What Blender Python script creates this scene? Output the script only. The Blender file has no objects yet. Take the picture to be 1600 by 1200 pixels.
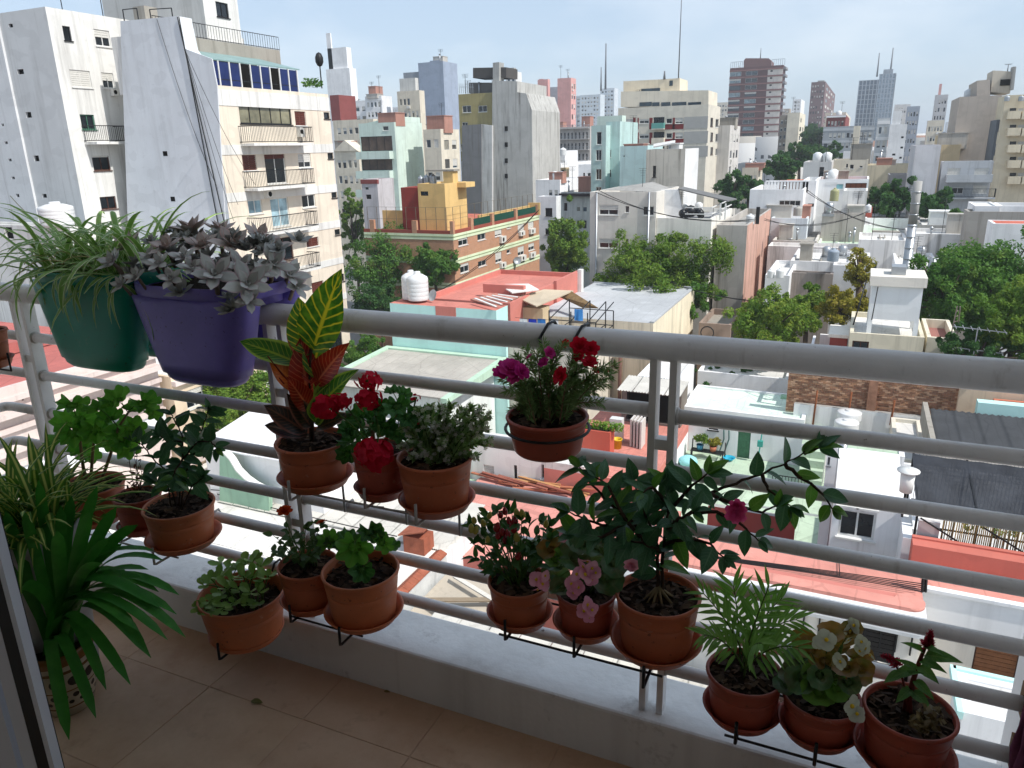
import bpy, math, random
import numpy as np
from mathutils import Vector, Matrix, Euler

rnd = random.Random(7)
sc = bpy.context.scene
COL = sc.collection
CZ = 22.0                                   # eye height above the street
FPX, YAW, PIT, ROL = 1172.71, -0.43107, -0.304236, -0.024655

# ------------------------------------------------------------------ camera
_f = Vector((math.sin(YAW)*math.cos(PIT), math.cos(YAW)*math.cos(PIT), math.sin(PIT)))
_r = Vector((math.cos(YAW), -math.sin(YAW), 0)); _u = _r.cross(_f)
_c, _s = math.cos(ROL), math.sin(ROL)
CR = _c*_r + _s*_u; CU = -_s*_r + _c*_u; CF = _f
CAM = Vector((0, 0, CZ))
cam = bpy.data.cameras.new('camera'); camo = bpy.data.objects.new('camera', cam); COL.objects.link(camo)
camo.matrix_world = Matrix(((CR.x, CU.x, -CF.x, 0), (CR.y, CU.y, -CF.y, 0), (CR.z, CU.z, -CF.z, CZ), (0, 0, 0, 1)))
cam.sensor_width = 36; cam.lens = FPX/1600*36; cam.clip_start = 0.02; cam.clip_end = 20000
sc.camera = camo

# ------------------------------------------------------------------ sky, sun, exposure
SUN_EL, SUN_AZ = math.radians(50), math.radians(-10)      # direction to the sun; azimuth from +X towards +Y
SUN_STRENGTH, SKY_STRENGTH = 2.1, 0.15
world = bpy.data.worlds.new('World'); sc.world = world; world.use_nodes = True
nt = world.node_tree; nt.nodes.clear()
wo = nt.nodes.new('ShaderNodeOutputWorld'); bg = nt.nodes.new('ShaderNodeBackground')
sky = nt.nodes.new('ShaderNodeTexSky'); sky.sky_type = 'NISHITA'; sky.sun_disc = False
sky.sun_elevation = SUN_EL; sky.sun_rotation = math.radians(90) - SUN_AZ
sky.air_density = 1.0; sky.dust_density = 1.2; sky.ozone_density = 1.0; sky.altitude = 20
tc = nt.nodes.new('ShaderNodeTexCoord'); mp = nt.nodes.new('ShaderNodeMapping'); mp.inputs['Scale'].default_value = (1.6, 1.6, 4.2)
nz = nt.nodes.new('ShaderNodeTexNoise'); nz.inputs['Scale'].default_value = 2.3; nz.inputs['Detail'].default_value = 7; nz.inputs['Roughness'].default_value = .55
cr = nt.nodes.new('ShaderNodeValToRGB'); cr.color_ramp.elements[0].position = .44; cr.color_ramp.elements[1].position = .72
cr.color_ramp.elements[1].color = (.9, .9, .9, 1)
mx = nt.nodes.new('ShaderNodeMix'); mx.data_type = 'RGBA'; mx.inputs['Factor'].default_value = .78
m2 = nt.nodes.new('ShaderNodeMix'); m2.data_type = 'RGBA'; m2.inputs['A'].default_value = (1.12, 1.46, 1.9, 1); m2.inputs['B'].default_value = (1.95, 2.13, 2.38, 1)
hs = nt.nodes.new('ShaderNodeHueSaturation'); hs.inputs['Saturation'].default_value = .75
nt.links.new(tc.outputs['Generated'], mp.inputs['Vector']); nt.links.new(mp.outputs['Vector'], nz.inputs['Vector'])
nt.links.new(nz.outputs['Fac'], cr.inputs['Fac']); nt.links.new(cr.outputs['Color'], m2.inputs['Factor']); nt.links.new(m2.outputs['Result'], mx.inputs['B'])
nt.links.new(sky.outputs['Color'], hs.inputs['Color']); nt.links.new(hs.outputs['Color'], mx.inputs['A'])
nt.links.new(mx.outputs['Result'], bg.inputs['Color']); bg.inputs['Strength'].default_value = SKY_STRENGTH
nt.links.new(bg.outputs['Background'], wo.inputs['Surface'])
sl = bpy.data.lights.new('sun', 'SUN'); sl.energy = SUN_STRENGTH; sl.angle = math.radians(.6); sl.color = (1, .965, .915)
so = bpy.data.objects.new('sun', sl); COL.objects.link(so)
sdir = Vector((math.cos(SUN_EL)*math.cos(SUN_AZ), math.cos(SUN_EL)*math.sin(SUN_AZ), math.sin(SUN_EL)))
so.rotation_euler = sdir.to_track_quat('Z', 'Y').to_euler()
so.location = (0, 0, 60)
sc.view_settings.view_transform = 'Standard'; sc.view_settings.look = 'None'
sc.view_settings.exposure = 1.22; sc.view_settings.gamma = 1; sc.view_settings.use_curve_mapping = False
sc.cycles.max_bounces = 8; sc.cycles.diffuse_bounces = 6; sc.cycles.glossy_bounces = 3
sc.cycles.transmission_bounces = 4; sc.cycles.transparent_max_bounces = 8; sc.cycles.volume_bounces = 0
sc.cycles.caustics_reflective = False; sc.cycles.caustics_refractive = False
sc.cycles.use_denoising = True
try: sc.cycles.denoiser = 'OPENIMAGEDENOISE'
except Exception: pass

# ------------------------------------------------------------------ pixel (1600x1200 photo) -> world
def ray(px, py): return CR*((px-800)/FPX) + CU*((600-py)/FPX) + CF
def PY(px, py, Y): d = ray(px, py); return CAM + d*(Y/d.y)
def PX(px, py, X): d = ray(px, py); return CAM + d*(X/d.x)
def PZ(px, py, z): d = ray(px, py); return CAM + d*((z-CZ)/d.z)
def PT(px, py, t): return CAM + ray(px, py)*t
def depth(p): return (Vector(p)-CAM).dot(CF)
def toPX(p):
    q = Vector(p)-CAM; z = q.dot(CF); return 800+FPX*q.dot(CR)/z, 600-FPX*q.dot(CU)/z

# ------------------------------------------------------------------ materials
MATS = {}
def lin(c):
    if isinstance(c, str):
        c = c.lstrip('#'); c = [int(c[i:i+2], 16)/255 for i in (0, 2, 4)]
        return tuple(v/12.92 if v <= .04045 else ((v+.055)/1.055)**2.4 for v in c) + (1,)
    return tuple(c) + (1,)
def wall(c):
    c = lin(c)[:3]; L = .3*c[0]+.55*c[1]+.15*c[2]
    return tuple(min(.80, (v*.82+L*.18)*1.28) for v in c) + (1,)
class NT:
    def __init__(s, name):
        s.m = bpy.data.materials.new(name); s.m.use_nodes = True; s.t = s.m.node_tree; s.t.nodes.clear()
        s.out = s.n('OutputMaterial')
    def n(s, t, **k):
        o = s.t.nodes.new('ShaderNode'+t)
        for a, v in k.items(): setattr(o, a, v)
        return o
    def l(s, a, b): s.t.links.new(a, b)
    def val(s, sock, v):
        if hasattr(v, 'is_linked') or isinstance(v, bpy.types.NodeSocket): s.l(v, sock)
        else: sock.default_value = v
    def noise(s, vec, scale, detail=4, rough=.55):
        o = s.n('TexNoise'); o.inputs['Scale'].default_value = scale; o.inputs['Detail'].default_value = detail; o.inputs['Roughness'].default_value = rough
        if vec is not None: s.l(vec, o.inputs['Vector'])
        return o.outputs['Fac']
    def ramp(s, fac, a, b, ca=(0, 0, 0, 1), cb=(1, 1, 1, 1)):
        o = s.n('ValToRGB'); e = o.color_ramp.elements; e[0].position = a; e[1].position = b; e[0].color = ca; e[1].color = cb
        s.l(fac, o.inputs['Fac']); return o.outputs['Color']
    def mix(s, fac, a, b, mode='MIX'):
        o = s.n('Mix', data_type='RGBA', blend_type=mode)
        s.val(o.inputs['Factor'], fac); s.val(o.inputs['A'], a); s.val(o.inputs['B'], b); return o.outputs['Result']
    def math(s, op, a, b=0.0):
        o = s.n('Math', operation=op); s.val(o.inputs[0], a); s.val(o.inputs[1], b); return o.outputs[0]
    def map(s, vec, scale=(1, 1, 1), loc=(0, 0, 0)):
        o = s.n('Mapping'); o.inputs['Scale'].default_value = scale; o.inputs['Location'].default_value = loc; s.l(vec, o.inputs['Vector']); return o.outputs['Vector']
    def bump(s, h, strength=.3, dist=.01):
        o = s.n('Bump'); o.inputs['Strength'].default_value = strength; o.inputs['Distance'].default_value = dist; s.l(h, o.inputs['Height']); return o.outputs['Normal']
    def pos(s): return s.n('NewGeometry').outputs['Position']
    def bsdf(s, color, rough=.8, normal=None, spec=.3, metal=0):
        b = s.n('BsdfPrincipled'); s.val(b.inputs['Base Color'], color); s.val(b.inputs['Roughness'], rough)
        b.inputs['Specular IOR Level'].default_value = spec; b.inputs['Metallic'].default_value = metal
        if normal is not None: s.l(normal, b.inputs['Normal'])
        s.l(b.outputs[0], s.out.inputs['Surface']); return b
def dk(c, k): return tuple(v*k for v in c[:3]) + (1,)

def plaster(c, dirt=.35, streak=.35, key=None, dirtcol='#4a4238', scale=1.0, rough=.92):
    """painted render: blotches, rain streaks, fine relief"""
    k = ('pl', c, dirt, streak, dirtcol, scale)
    if k in MATS: return MATS[k]
    t = NT('plaster'); p = t.pos(); C = wall(c); D = lin(dirtcol)
    n1 = t.noise(p, .35*scale, 6, .6); n2 = t.noise(t.map(p, (1.3*scale, 1.3*scale, .09*scale)), 1.1, 5, .65); n3 = t.noise(p, 2.6*scale, 6, .7)
    col = t.mix(t.ramp(n1, .35, .75), dk(C, 1.04), dk(C, .88))
    col = t.mix(t.math('MULTIPLY', t.ramp(n2, .52, .78), streak), col, D)
    col = t.mix(t.math('MULTIPLY', t.ramp(n3, .6, .8), dirt*.55), col, D)
    n4 = t.noise(t.map(p, (1, 1, 1.6), (7, 3, 1)), .55*scale, 2, .4); col = t.mix(t.math('MULTIPLY', t.ramp(n4, .57, .585), .3), col, dk(C, .78)); n5 = t.noise(t.map(p, (2.6*scale, 2.6*scale, .05*scale), (3, 9, 2)), 1.4, 4, .6); col = t.mix(t.math('MULTIPLY', t.ramp(n5, .6, .7), streak*.55), col, dk(D, 1.6))
    nf = t.noise(p, 38, 3)
    t.bsdf(col, rough, t.bump(nf, .25, .01), .2); MATS[k] = t.m; return t.m
def flat(c, rough=.6, spec=.3, metal=0, var=.12, scale=6.0, bump=0):
    k = ('fl', c, rough, spec, metal, var, scale, bump)
    if k in MATS: return MATS[k]
    t = NT('paint'); C = lin(c); n = t.noise(t.pos(), scale, 5, .6)
    col = t.mix(t.ramp(n, .3, .75), dk(C, 1+var*.4), dk(C, 1-var))
    t.bsdf(col, rough, t.bump(n, .2, bump) if bump else None, spec, metal); MATS[k] = t.m; return t.m
def roofmat(c, dirt=.5, scale=.5):
    k = ('rf', c, dirt, scale)
    if k in MATS: return MATS[k]
    t = NT('roof_coating'); p = t.pos(); C = wall(c)
    n1 = t.noise(p, scale, 7, .65); n2 = t.noise(p, scale*5, 6, .7); n0 = t.noise(p, scale*.45, 4, .6)
    col = t.mix(t.ramp(n1, .3, .72), dk(C, 1.06), dk(C, .8))
    col = t.mix(t.math('MULTIPLY', t.ramp(n2, .56, .76), dirt), col, lin('#57504a'))
    col = t.mix(t.math('MULTIPLY', t.ramp(n0, .5, .6), .28), col, dk(C, .62)); col = t.mix(t.math('MULTIPLY', t.ramp(t.noise(p, scale*1.7, 3, .5), .60, .63), .25), col, dk(C, 1.22))
    sx = t.n('SeparateXYZ'); t.l(p, sx.inputs[0]); wv = t.math('MULTIPLY', t.noise(p, .8, 3), .25)
    seam = t.math('GREATER_THAN', t.math('ABSOLUTE', t.math('SUBTRACT', t.math('FRACT', t.math('ADD', sx.outputs['X'], wv)), .5)), .478)
    vo = t.n('TexVoronoi', feature='DISTANCE_TO_EDGE'); vo.inputs['Scale'].default_value = .33; t.l(t.map(p, (1, 1, .2)), vo.inputs['Vector']); crack = t.math('LESS_THAN', vo.outputs['Distance'], .012)
    col = t.mix(t.math('MULTIPLY', t.math('MAXIMUM', seam, crack), .32), col, dk(C, .5))
    t.bsdf(col, .9, t.bump(n2, .3, .03), .2); MATS[k] = t.m; return t.m
def glassmat(c='#11161a'):
    k = ('gl', c)
    if k in MATS: return MATS[k]
    t = NT('window_glass'); n = t.noise(t.pos(), .9, 3); C = lin(c)
    t.bsdf(t.mix(t.ramp(n, .35, .7), C, dk(C, 2.6)), .07, None, .6); MATS[k] = t.m; return t.m
def plastic(c, rough=.42, dust=.25, dustcol='#9a8878'):
    k = ('ps', c, rough, dust)
    if k in MATS: return MATS[k]
    t = NT('plastic'); p = t.pos(); C = lin(c); n1 = t.noise(p, 9, 6, .65); n2 = t.noise(t.map(p, (14, 14, 60)), 2.2, 4)
    col = t.mix(t.ramp(n1, .3, .75), dk(C, 1.1), dk(C, .8))
    col = t.mix(t.math('MULTIPLY', t.ramp(n1, .5, .85), dust), col, lin(dustcol))
    col = t.mix(t.math('MULTIPLY', t.ramp(n2, .6, .8), dust*.45), col, lin(dustcol))
    R = t.n('ObjectInfo').outputs['Random']; col = t.mix(t.math('MULTIPLY', R, .35), col, dk(C, .72)); n3 = t.noise(p, 38, 5, .7); col = t.mix(t.math('MULTIPLY', t.ramp(n3, .62, .72), dust*1.1), col, lin('#cfc4b6')); n6 = t.noise(p, 75, 3, .6); col = t.mix(t.math('MULTIPLY', t.ramp(n6, .66, .7), .6), col, lin('#3a2a20'))
    r = t.math('ADD', t.math('MULTIPLY', n1, .25), rough-.1)
    t.bsdf(col, r, t.bump(t.noise(p, 260, 2), .06, .002), .4); MATS[k] = t.m; return t.m
def leafmat(key, c1, c2, c3=None, vein=None, stripe=None, edge=None, trans=.35, rough=.45, island=False, spec=.35):
    """two-sided leaf: c1..c2 varies leaf to leaf; UV x runs along the leaf, UV y across it"""
    k = ('lf', key)
    if k in MATS: return MATS[k]
    t = NT(key); uv = t.n('UVMap').outputs['UV']; sx = t.n('SeparateXYZ'); t.l(uv, sx.inputs[0])
    R = t.n('NewGeometry').outputs['Random Per Island'] if island else t.n('ObjectInfo').outputs['Random']
    col = t.mix(R, lin(c1), lin(c2)); p = t.pos()
    ac = t.math('ABSOLUTE', t.math('SUBTRACT', sx.outputs['Y'], .5))          # 0 on the midrib, .5 on the edge
    if key.startswith('tree_'):
        nt_ = t.noise(p, .55, 3, .6); col = t.mix(t.ramp(nt_, .35, .5), dk(lin(c1), .8), col); col = t.mix(t.math('MULTIPLY', t.ramp(nt_, .56, .7), .55), col, lin('#b3ad4c'))
    if c3: col = t.mix(t.ramp(t.noise(p, 40, 4), .42, .68), col, lin(c3))
    else: col = t.mix(t.ramp(t.noise(p, 30, 4), .3, .8), dk(lin(c1), .8), col)
    if edge: col = t.mix(t.ramp(ac, .36, .44), col, lin(edge))
    if stripe: col = t.mix(t.ramp(ac, .10, .2), lin(stripe), col)
    h = None
    if vein:
        vc, amt, nv = vein
        ph = t.math('SUBTRACT', t.math('MULTIPLY', sx.outputs['X'], nv), t.math('MULTIPLY', ac, nv*.42))
        ph = t.math('ADD', ph, t.math('MULTIPLY', t.noise(p, 22, 2), .5))
        fr = t.math('ABSOLUTE', t.math('SUBTRACT', t.math('FRACT', ph), .5))
        v = t.math('MULTIPLY', t.ramp(fr, .36, .46), amt)
        mid = t.ramp(ac, .025, .06, (1, 1, 1, 1), (0, 0, 0, 1))
        v2 = t.math('MAXIMUM', v, t.math('MULTIPLY', mid, min(1, amt+.2)))
        col = t.mix(v2, col, lin(vc)); h = t.bump(fr, .25, .002)
    b = t.bsdf(col, rough, h, spec)
    if trans > 0:
        tr = t.n('BsdfTranslucent'); t.l(t.mix(.5, col, t.mix(1, col, lin('#cfe070'), 'MULTIPLY')), tr.inputs['Color'])
        ms = t.n('MixShader'); ms.inputs[0].default_value = trans
        t.l(b.outputs[0], ms.inputs[1]); t.l(tr.outputs[0], ms.inputs[2]); t.l(ms.outputs[0], t.out.inputs['Surface'])
    MATS[k] = t.m; return t.m

# ------------------------------------------------------------------ objects
WM = {}
def link(o, parent=None, M=None):
    M = M or Matrix.Identity(4)
    COL.objects.link(o); WM[o.name] = M
    if parent is not None:
        o.parent = parent; o.matrix_basis = WM[parent.name].inverted() @ M
    else: o.matrix_basis = M
    return o
def tag(o, label=None, cat=None, group=None, kind=None):
    if label: o['label'] = label
    if cat: o['category'] = cat
    if group: o['group'] = group
    if kind: o['kind'] = kind
    return o
def thing(name, label, cat, loc=(0, 0, 0), group=None):
    o = bpy.data.objects.new(name, None); o.empty_display_size = .1
    link(o, None, Matrix.Translation(Vector(loc))); return tag(o, label, cat, group)
def inst(name, mesh, M, parent):
    return link(bpy.data.objects.new(name, mesh), parent, M)
def npmesh(name, V, F, mat, smooth=False, uv=None):
    """fast mesh from arrays; all faces have the same corner count"""
    V = np.asarray(V, dtype=np.float32); F = np.asarray(F, dtype=np.int32); me = bpy.data.meshes.new(name)
    n, k = F.shape
    me.vertices.add(len(V)); me.vertices.foreach_set('co', V.ravel())
    me.loops.add(n*k); me.loops.foreach_set('vertex_index', F.ravel())
    me.polygons.add(n); me.polygons.foreach_set('loop_start', np.arange(0, n*k, k, dtype=np.int32))
    try: me.polygons.foreach_set('loop_total', np.full(n, k, dtype=np.int32))
    except Exception: pass
    if smooth: me.polygons.foreach_set('use_smooth', np.ones(n, dtype=bool))
    if uv is not None:
        l = me.uv_layers.new(name='UVMap'); l.data.foreach_set('uv', np.asarray(uv, dtype=np.float32)[F.ravel()].ravel())
    me.update(calc_edges=True); me.validate(); me.materials.append(mat); return me
class MB:
    """collects shapes of one part; build() links them as one mesh object"""
    def __init__(s): s.v = []; s.f = []; s.uv = {}; s.sm = set()
    def vert(s, p): s.v.append(tuple(p)); return len(s.v)-1
    def face(s, pts, smooth=False):
        i = [s.vert(p) for p in pts]; s.f.append(i)
        if smooth: s.sm.add(len(s.f)-1)
    def box(s, x0, x1, y0, y1, z0, z1):
        if x0 > x1: x0, x1 = x1, x0
        if y0 > y1: y0, y1 = y1, y0
        if z0 > z1: z0, z1 = z1, z0
        b = len(s.v)
        for z in (z0, z1):
            for x, y in ((x0, y0), (x1, y0), (x1, y1), (x0, y1)): s.v.append((x, y, z))
        for q in ((0, 3, 2, 1), (4, 5, 6, 7), (0, 1, 5, 4), (1, 2, 6, 5), (2, 3, 7, 6), (3, 0, 4, 7)): s.f.append([b+i for i in q])
        return s
    def obox(s, c, ax, ay, az):
        """box with centre c and three half-axis vectors"""
        b = len(s.v); c, ax, ay, az = map(Vector, (c, ax, ay, az))
        for k in (-1, 1):
            for i, j in ((-1, -1), (1, -1), (1, 1), (-1, 1)): s.v.append(tuple(c+ax*i+ay*j+az*k))
        for q in ((0, 3, 2, 1), (4, 5, 6, 7), (0, 1, 5, 4), (1, 2, 6, 5), (2, 3, 7, 6), (3, 0, 4, 7)): s.f.append([b+i for i in q])
        return s
    def bar(s, p, q, w, h=None):
        p, q = Vector(p), Vector(q); d = (q-p); L = d.length; d.normalize(); h = h or w
        u = d.cross(Vector((0, 0, 1))); u = u.normalized() if u.length > 1e-4 else Vector((1, 0, 0)); v = u.cross(d)
        return s.obox((p+q)/2, d*(L/2), u*(w/2), v*(h/2))
    def tube(s, pts, r, n=8, caps=True):
        pts = [Vector(p) for p in pts]; m = len(pts); rs = r if isinstance(r, (list, tuple)) else [r]*m
        ref = None; rings = []
        for i in range(m):
            d = (pts[min(i+1, m-1)]-pts[max(i-1, 0)])
            d = d.normalized() if d.length > 1e-9 else Vector((0, 0, 1))
            if ref is None:
                ref = d.cross(Vector((0, 0, 1)));
                if ref.length < 1e-3: ref = Vector((1, 0, 0))
            u = (ref - d*ref.dot(d)).normalized(); v = d.cross(u); ref = u
            b = len(s.v)
            for k in range(n):
                a = 2*math.pi*k/n; s.v.append(tuple(pts[i]+(u*math.cos(a)+v*math.sin(a))*rs[i]))
            rings.append(b)
        for i in range(m-1):
            for k in range(n):
                k2 = (k+1) % n; s.f.append([rings[i]+k, rings[i]+k2, rings[i+1]+k2, rings[i+1]+k]); s.sm.add(len(s.f)-1)
        if caps:
            s.f.append([rings[0]+k for k in range(n)][::-1]); s.f.append([rings[-1]+k for k in range(n)])
        return s
    def lathe(s, prof, c, n=32, cap0=True, cap1=False):
        c = Vector(c); rings = []
        for r, z in prof:
            b = len(s.v); rings.append(b)
            for k in range(n):
                a = 2*math.pi*k/n; s.v.append((c.x+r*math.cos(a), c.y+r*math.sin(a), c.z+z))
        for i in range(len(prof)-1):
            for k in range(n):
                k2 = (k+1) % n; s.f.append([rings[i]+k, rings[i]+k2, rings[i+1]+k2, rings[i+1]+k]); s.sm.add(len(s.f)-1)
        if cap0: s.f.append([rings[0]+k for k in range(n)][::-1])
        if cap1: s.f.append([rings[-1]+k for k in range(n)])
        return s
    def prism(s, poly, d):
        """closed polygon (list of points) extruded by vector d"""
        n = len(poly); b = len(s.v); d = Vector(d)
        for p in poly: s.v.append(tuple(Vector(p)))
        for p in poly: s.v.append(tuple(Vector(p)+d))
        s.f.append([b+i for i in range(n)]); s.f.append([b+n+i for i in range(n)][::-1])
        for i in range(n):
            j = (i+1) % n; s.f.append([b+i, b+n+i, b+n+j, b+j])
        return s
    def ball(s, c, r, n=8, m=6, sz=1.0):
        c = Vector(c); prof = [(max(1e-4, r*math.sin(math.pi*i/m)), -r*sz*math.cos(math.pi*i/m)) for i in range(m+1)]
        return s.lathe(prof, c, n, False, False)
    def mesh(s, name, mat):
        me = bpy.data.meshes.new(name); me.from_pydata(s.v, [], s.f)
        if s.sm:
            for i in s.sm: me.polygons[i].use_smooth = True
        me.update(); me.materials.append(mat); return me
    def build(s, name, mat, parent=None, label=None):
        o = link(bpy.data.objects.new(name, s.mesh(name, mat)), parent)
        if label: o['label'] = label
        return o
def struct(name, mb, mat, parent=None):
    o = mb.build(name, mat, parent)
    if parent is None: o['kind'] = 'structure'
    return o
# ================================================================== BALCONY
def railmat():
    t = NT('rail_enamel'); p = t.pos(); n = t.noise(p, 7, 6, .65); C = lin('#e2dfdc'); col = t.mix(t.ramp(n, .35, .75), dk(C, 1.02), dk(C, .84)); n2 = t.noise(p, 46, 4, .6); n3 = t.noise(t.map(p, (30, 30, 3)), 1.3, 5, .6)
    col = t.mix(t.math('MULTIPLY', t.ramp(n3, .58, .75), .35), col, lin('#8d8072')); col = t.mix(t.math('MULTIPLY', t.ramp(n2, .70, .74), .8), col, lin('#5a4030')); h = t.noise(p, 120, 3)
    t.bsdf(col, t.math('ADD', t.math('MULTIPLY', n, .35), .2), t.bump(h, .08, .003), .45); return t.m
D = 1.5; FZ = CZ-1.45; CT = CZ-.868*1.5            # rail plane, floor level, curb top
RAIL = railmat(); CURB = plaster('#d0cfcb', 1.5, .3, dirtcol='#5c4c3e', scale=2.2)
CURBF = CURB
XL = -2.60; XR = .405                               # side rail plane, right end wall

# floor: mortar bed + single tiles
mb = MB(); mb.box(XL-.12, XR, -.6, 1.446, FZ-.2, FZ-.0022)
t = NT('mortar'); t.bsdf(lin('#c4aa90'), .95); floor = struct('balcony_floor', mb, t.m)
def tilemat():
    t = NT('floor_tile'); p = t.pos(); R = t.n('ObjectInfo').outputs['Random']
    c = t.mix(R, lin('#cdb096'), lin('#d6bc9f')); n = t.noise(p, 3.2, 8, .68); n2 = t.noise(p, 16, 6, .7); n3 = t.noise(p, 1.7, 5, .6)
    c = t.mix(t.ramp(n, .35, .7), c, lin('#b8977a')); c = t.mix(t.math('MULTIPLY', t.ramp(n2, .58, .8), .4), c, lin('#7c6250'))
    c = t.mix(t.math('MULTIPLY', t.ramp(n3, .55, .75), .45), c, lin('#6f5142'))
    t.bsdf(c, t.math('ADD', t.math('MULTIPLY', n2, .3), .36), t.bump(n2, .12, .004), .35); return t.m
TM = tilemat(); ts = .334; gap = .0009
mb = MB(); h = ts/2-gap; b = .0018
for (z, i) in ((-.005, 0), (-b*.5, 0), (0, b)): 
    for x, y in ((-1, -1), (1, -1), (1, 1), (-1, 1)): mb.v.append((x*(h-i), y*(h-i), z))
mb.f = [[8, 9, 10, 11]] + [[a+k, a+(k+1) % 4, a+4+(k+1) % 4, a+4+k] for a in (0, 4) for k in range(4)]
tile_me = mb.mesh('tile', TM)
y = 1.262+ts*.5
row = 0
while y > -.5:
    x = -1.557-ts*3.5
    while x < XR-.1:
        inst('tile', tile_me, Matrix.Translation((x+rnd.uniform(-.0008, .0008), y, FZ+rnd.uniform(-.0007, .0007))) @ Matrix.Rotation(rnd.choice((0, math.pi/2, math.pi)), 4, 'Z'), floor)
        x += ts
    y -= ts; row += 1

# curb under the railing (front run and left return)
cb = thing('balcony_curb', 'low white rendered curb with dusty top along the balcony edge under the railing', 'curb', (-1, 1.5, FZ))
mb = MB()
def bev_run(mb, x0, x1, y0, y1, z0, z1, b=.008):
    pr = [(y0, z0), (y0, z1-b), (y0+b*.3, z1-b*.3), (y0+b, z1), (y1-b, z1-.004), (y1, z1-b), (y1, z0)]
    mb.prism([(x0, a, c) for a, c in pr], (x1-x0, 0, 0))
bev_run(mb, XL-.12, XR, 1.446, 1.625, FZ-.25, CT); mb.build('front_run', CURB, cb)
mb = MB(); mb.box(XL-.12, XL+.05, -.6, 1.4455, FZ-.25, CT-.002); mb.build('side_run', CURB, cb)

# railing
rl = thing('balcony_railing', 'white painted tubular balcony railing with thick round handrail, thin rails and paired posts', 'railing', (-1, D, CT))
ZT = CZ-.267*D; ZR = [CZ-k*D for k in (.362, .447, .534, .6175, .7, .783)]
mb = MB(); mb.tube([(XR-.003, D, ZT), (XL+.06, D, ZT), (XL+.02, D-.02, ZT), (XL, D-.06, ZT), (XL, -.5, ZT)], .030, 20); mb.build('handrail', RAIL, rl)
posts = [(-2.425, -2.375), (-1.392, -1.345), (-.3575, -.3155)]
pw = .0075
for a, b in posts:
    for x in (a, b):
        mb = MB(); mb.box(x-pw, x+pw, D-.019, D+.019, CT-.004, ZT-.022); mb.build('post', RAIL, rl)
for a, b in posts:
    z = PY(1035, 692, D).z
    mb = MB(); mb.box(a+pw, b-pw, D-.013, D+.013, z-.012, z+.012); mb.build('spacer', RAIL, rl)
    z = CT+.30; mb = MB(); mb.box(a+pw, b-pw, D-.013, D+.013, z-.012, z+.012); mb.build('spacer', RAIL, rl)
BEAD = flat('#b9b4ae', .5, .3, 0, .3, 60)
edges = [(-2.375+pw, -1.392-pw, 0), (-1.345+pw, -.3575-pw, .002), (-.3155+pw, XR-.002, -.006)]
for a, b, dz in edges:
    for z in ZR:
        mb = MB(); mb.tube([(a, D, z+dz), (b, D, z+dz)], .0158, 14); r_ = mb.build('rail', RAIL, rl)
        mb = MB(); mb.lathe([(.0165, -.002), (.0195, .0), (.0185, .004), (.0159, .006)], (0, 0, 0), 14, False); me_ = mb.mesh('weld', BEAD); inst('weld', me_, Matrix.Translation((a, D, z+dz)) @ Matrix.Rotation(math.pi/2, 4, 'Y'), r_)
for z in ZR:
    mb = MB(); mb.tube([(-2.425-pw, D, z), (XL+.03, D, z), (XL+.008, D-.008, z), (XL, D-.03, z), (XL, -.5, z)], .0158, 14); mb.build('rail', RAIL, rl)
RUST = flat('#6b5138', .8, .2, 0, .5, 40)
for z in ZR[4:]:
    mb = MB(); mb.box(XR-.018, XR-.004, D-.026, D+.026, z-.035, z+.03); mb.build('wall_flange', RUST, rl)

# the rest of our own flat: ceiling slab, end wall, back wall with the open door, room behind
WALLM = plaster('#d8d4cc', .1, .05)
mb = MB(); mb.box(-6, 6, -.6, 1.45, FZ+2.65, FZ+2.85); struct('balcony_ceiling', mb, WALLM)
mb = MB(); mb.box(XR, XR+.25, -.6, 1.66, FZ-.3, FZ+2.65); struct('end_wall', mb, WALLM)
mb = MB(); mb.box(-6, -1.9, -.85, -.6, FZ-.3, FZ+2.65); mb.box(-1.9, XR+.25, -.85, -.6, FZ+2.1, FZ+2.65); struct('back_wall', mb, WALLM)
mb = MB(); mb.box(-3, 2.2, -4.6, -4.4, FZ-.3, FZ+2.65); mb.box(-3.2, -3, -4.4, -.85, FZ-.3, FZ+2.65); mb.box(2.2, 2.4, -4.4, -.85, FZ-.3, FZ+2.65); struct('room_wall', mb, WALLM)
mb = MB(); mb.box(-3.2, 2.4, -4.4, -.6, FZ-.3, FZ-.01); struct('room_floor', mb, flat('#b09a84', .4))
mb = MB(); mb.box(-3.2, 2.4, -4.6, -.6, FZ+2.65, FZ+2.75); struct('room_ceiling', mb, WALLM)

# sliding door leaf at the left edge of the view: edge-on aluminium profiles
dr = thing('sliding_door', 'white aluminium sliding door edge with black rubber seal at the near left', 'door', (-.50, .30, FZ))
e0 = PY(44, 1040, .42); ALU = flat('#c9ced6', .3, .5, 0, .05, 5); RUB = flat('#0d0d0e', .6)
def dedge(px0, px1, yy, mat, name, dy=.03):
    a = PY(px0, 1040, yy); c = PY(px1, 1040, yy); mb = MB(); mb.box(a.x, c.x, yy, yy+dy, FZ+.002, FZ+2.1); return mb.build(name, mat, dr)
dedge(36, 44, .50, ALU, 'frame_lip', .012); dedge(16, 35.6, .50, RUB, 'rubber_seal', .02)
dedge(-6, 15.6, .50, ALU, 'frame', .03); dedge(-16, -6.4, .515, flat('#7d8792', .35), 'frame_groove', .02); dedge(-60, -16.4, .50, ALU, 'frame', .03)
a = PY(-60, 1040, .5); mb = MB(); mb.box(a.x-.9, a.x-.002, .508, .52, FZ+.05, FZ+2.1); mb.build('pane', glassmat(), dr)
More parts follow.
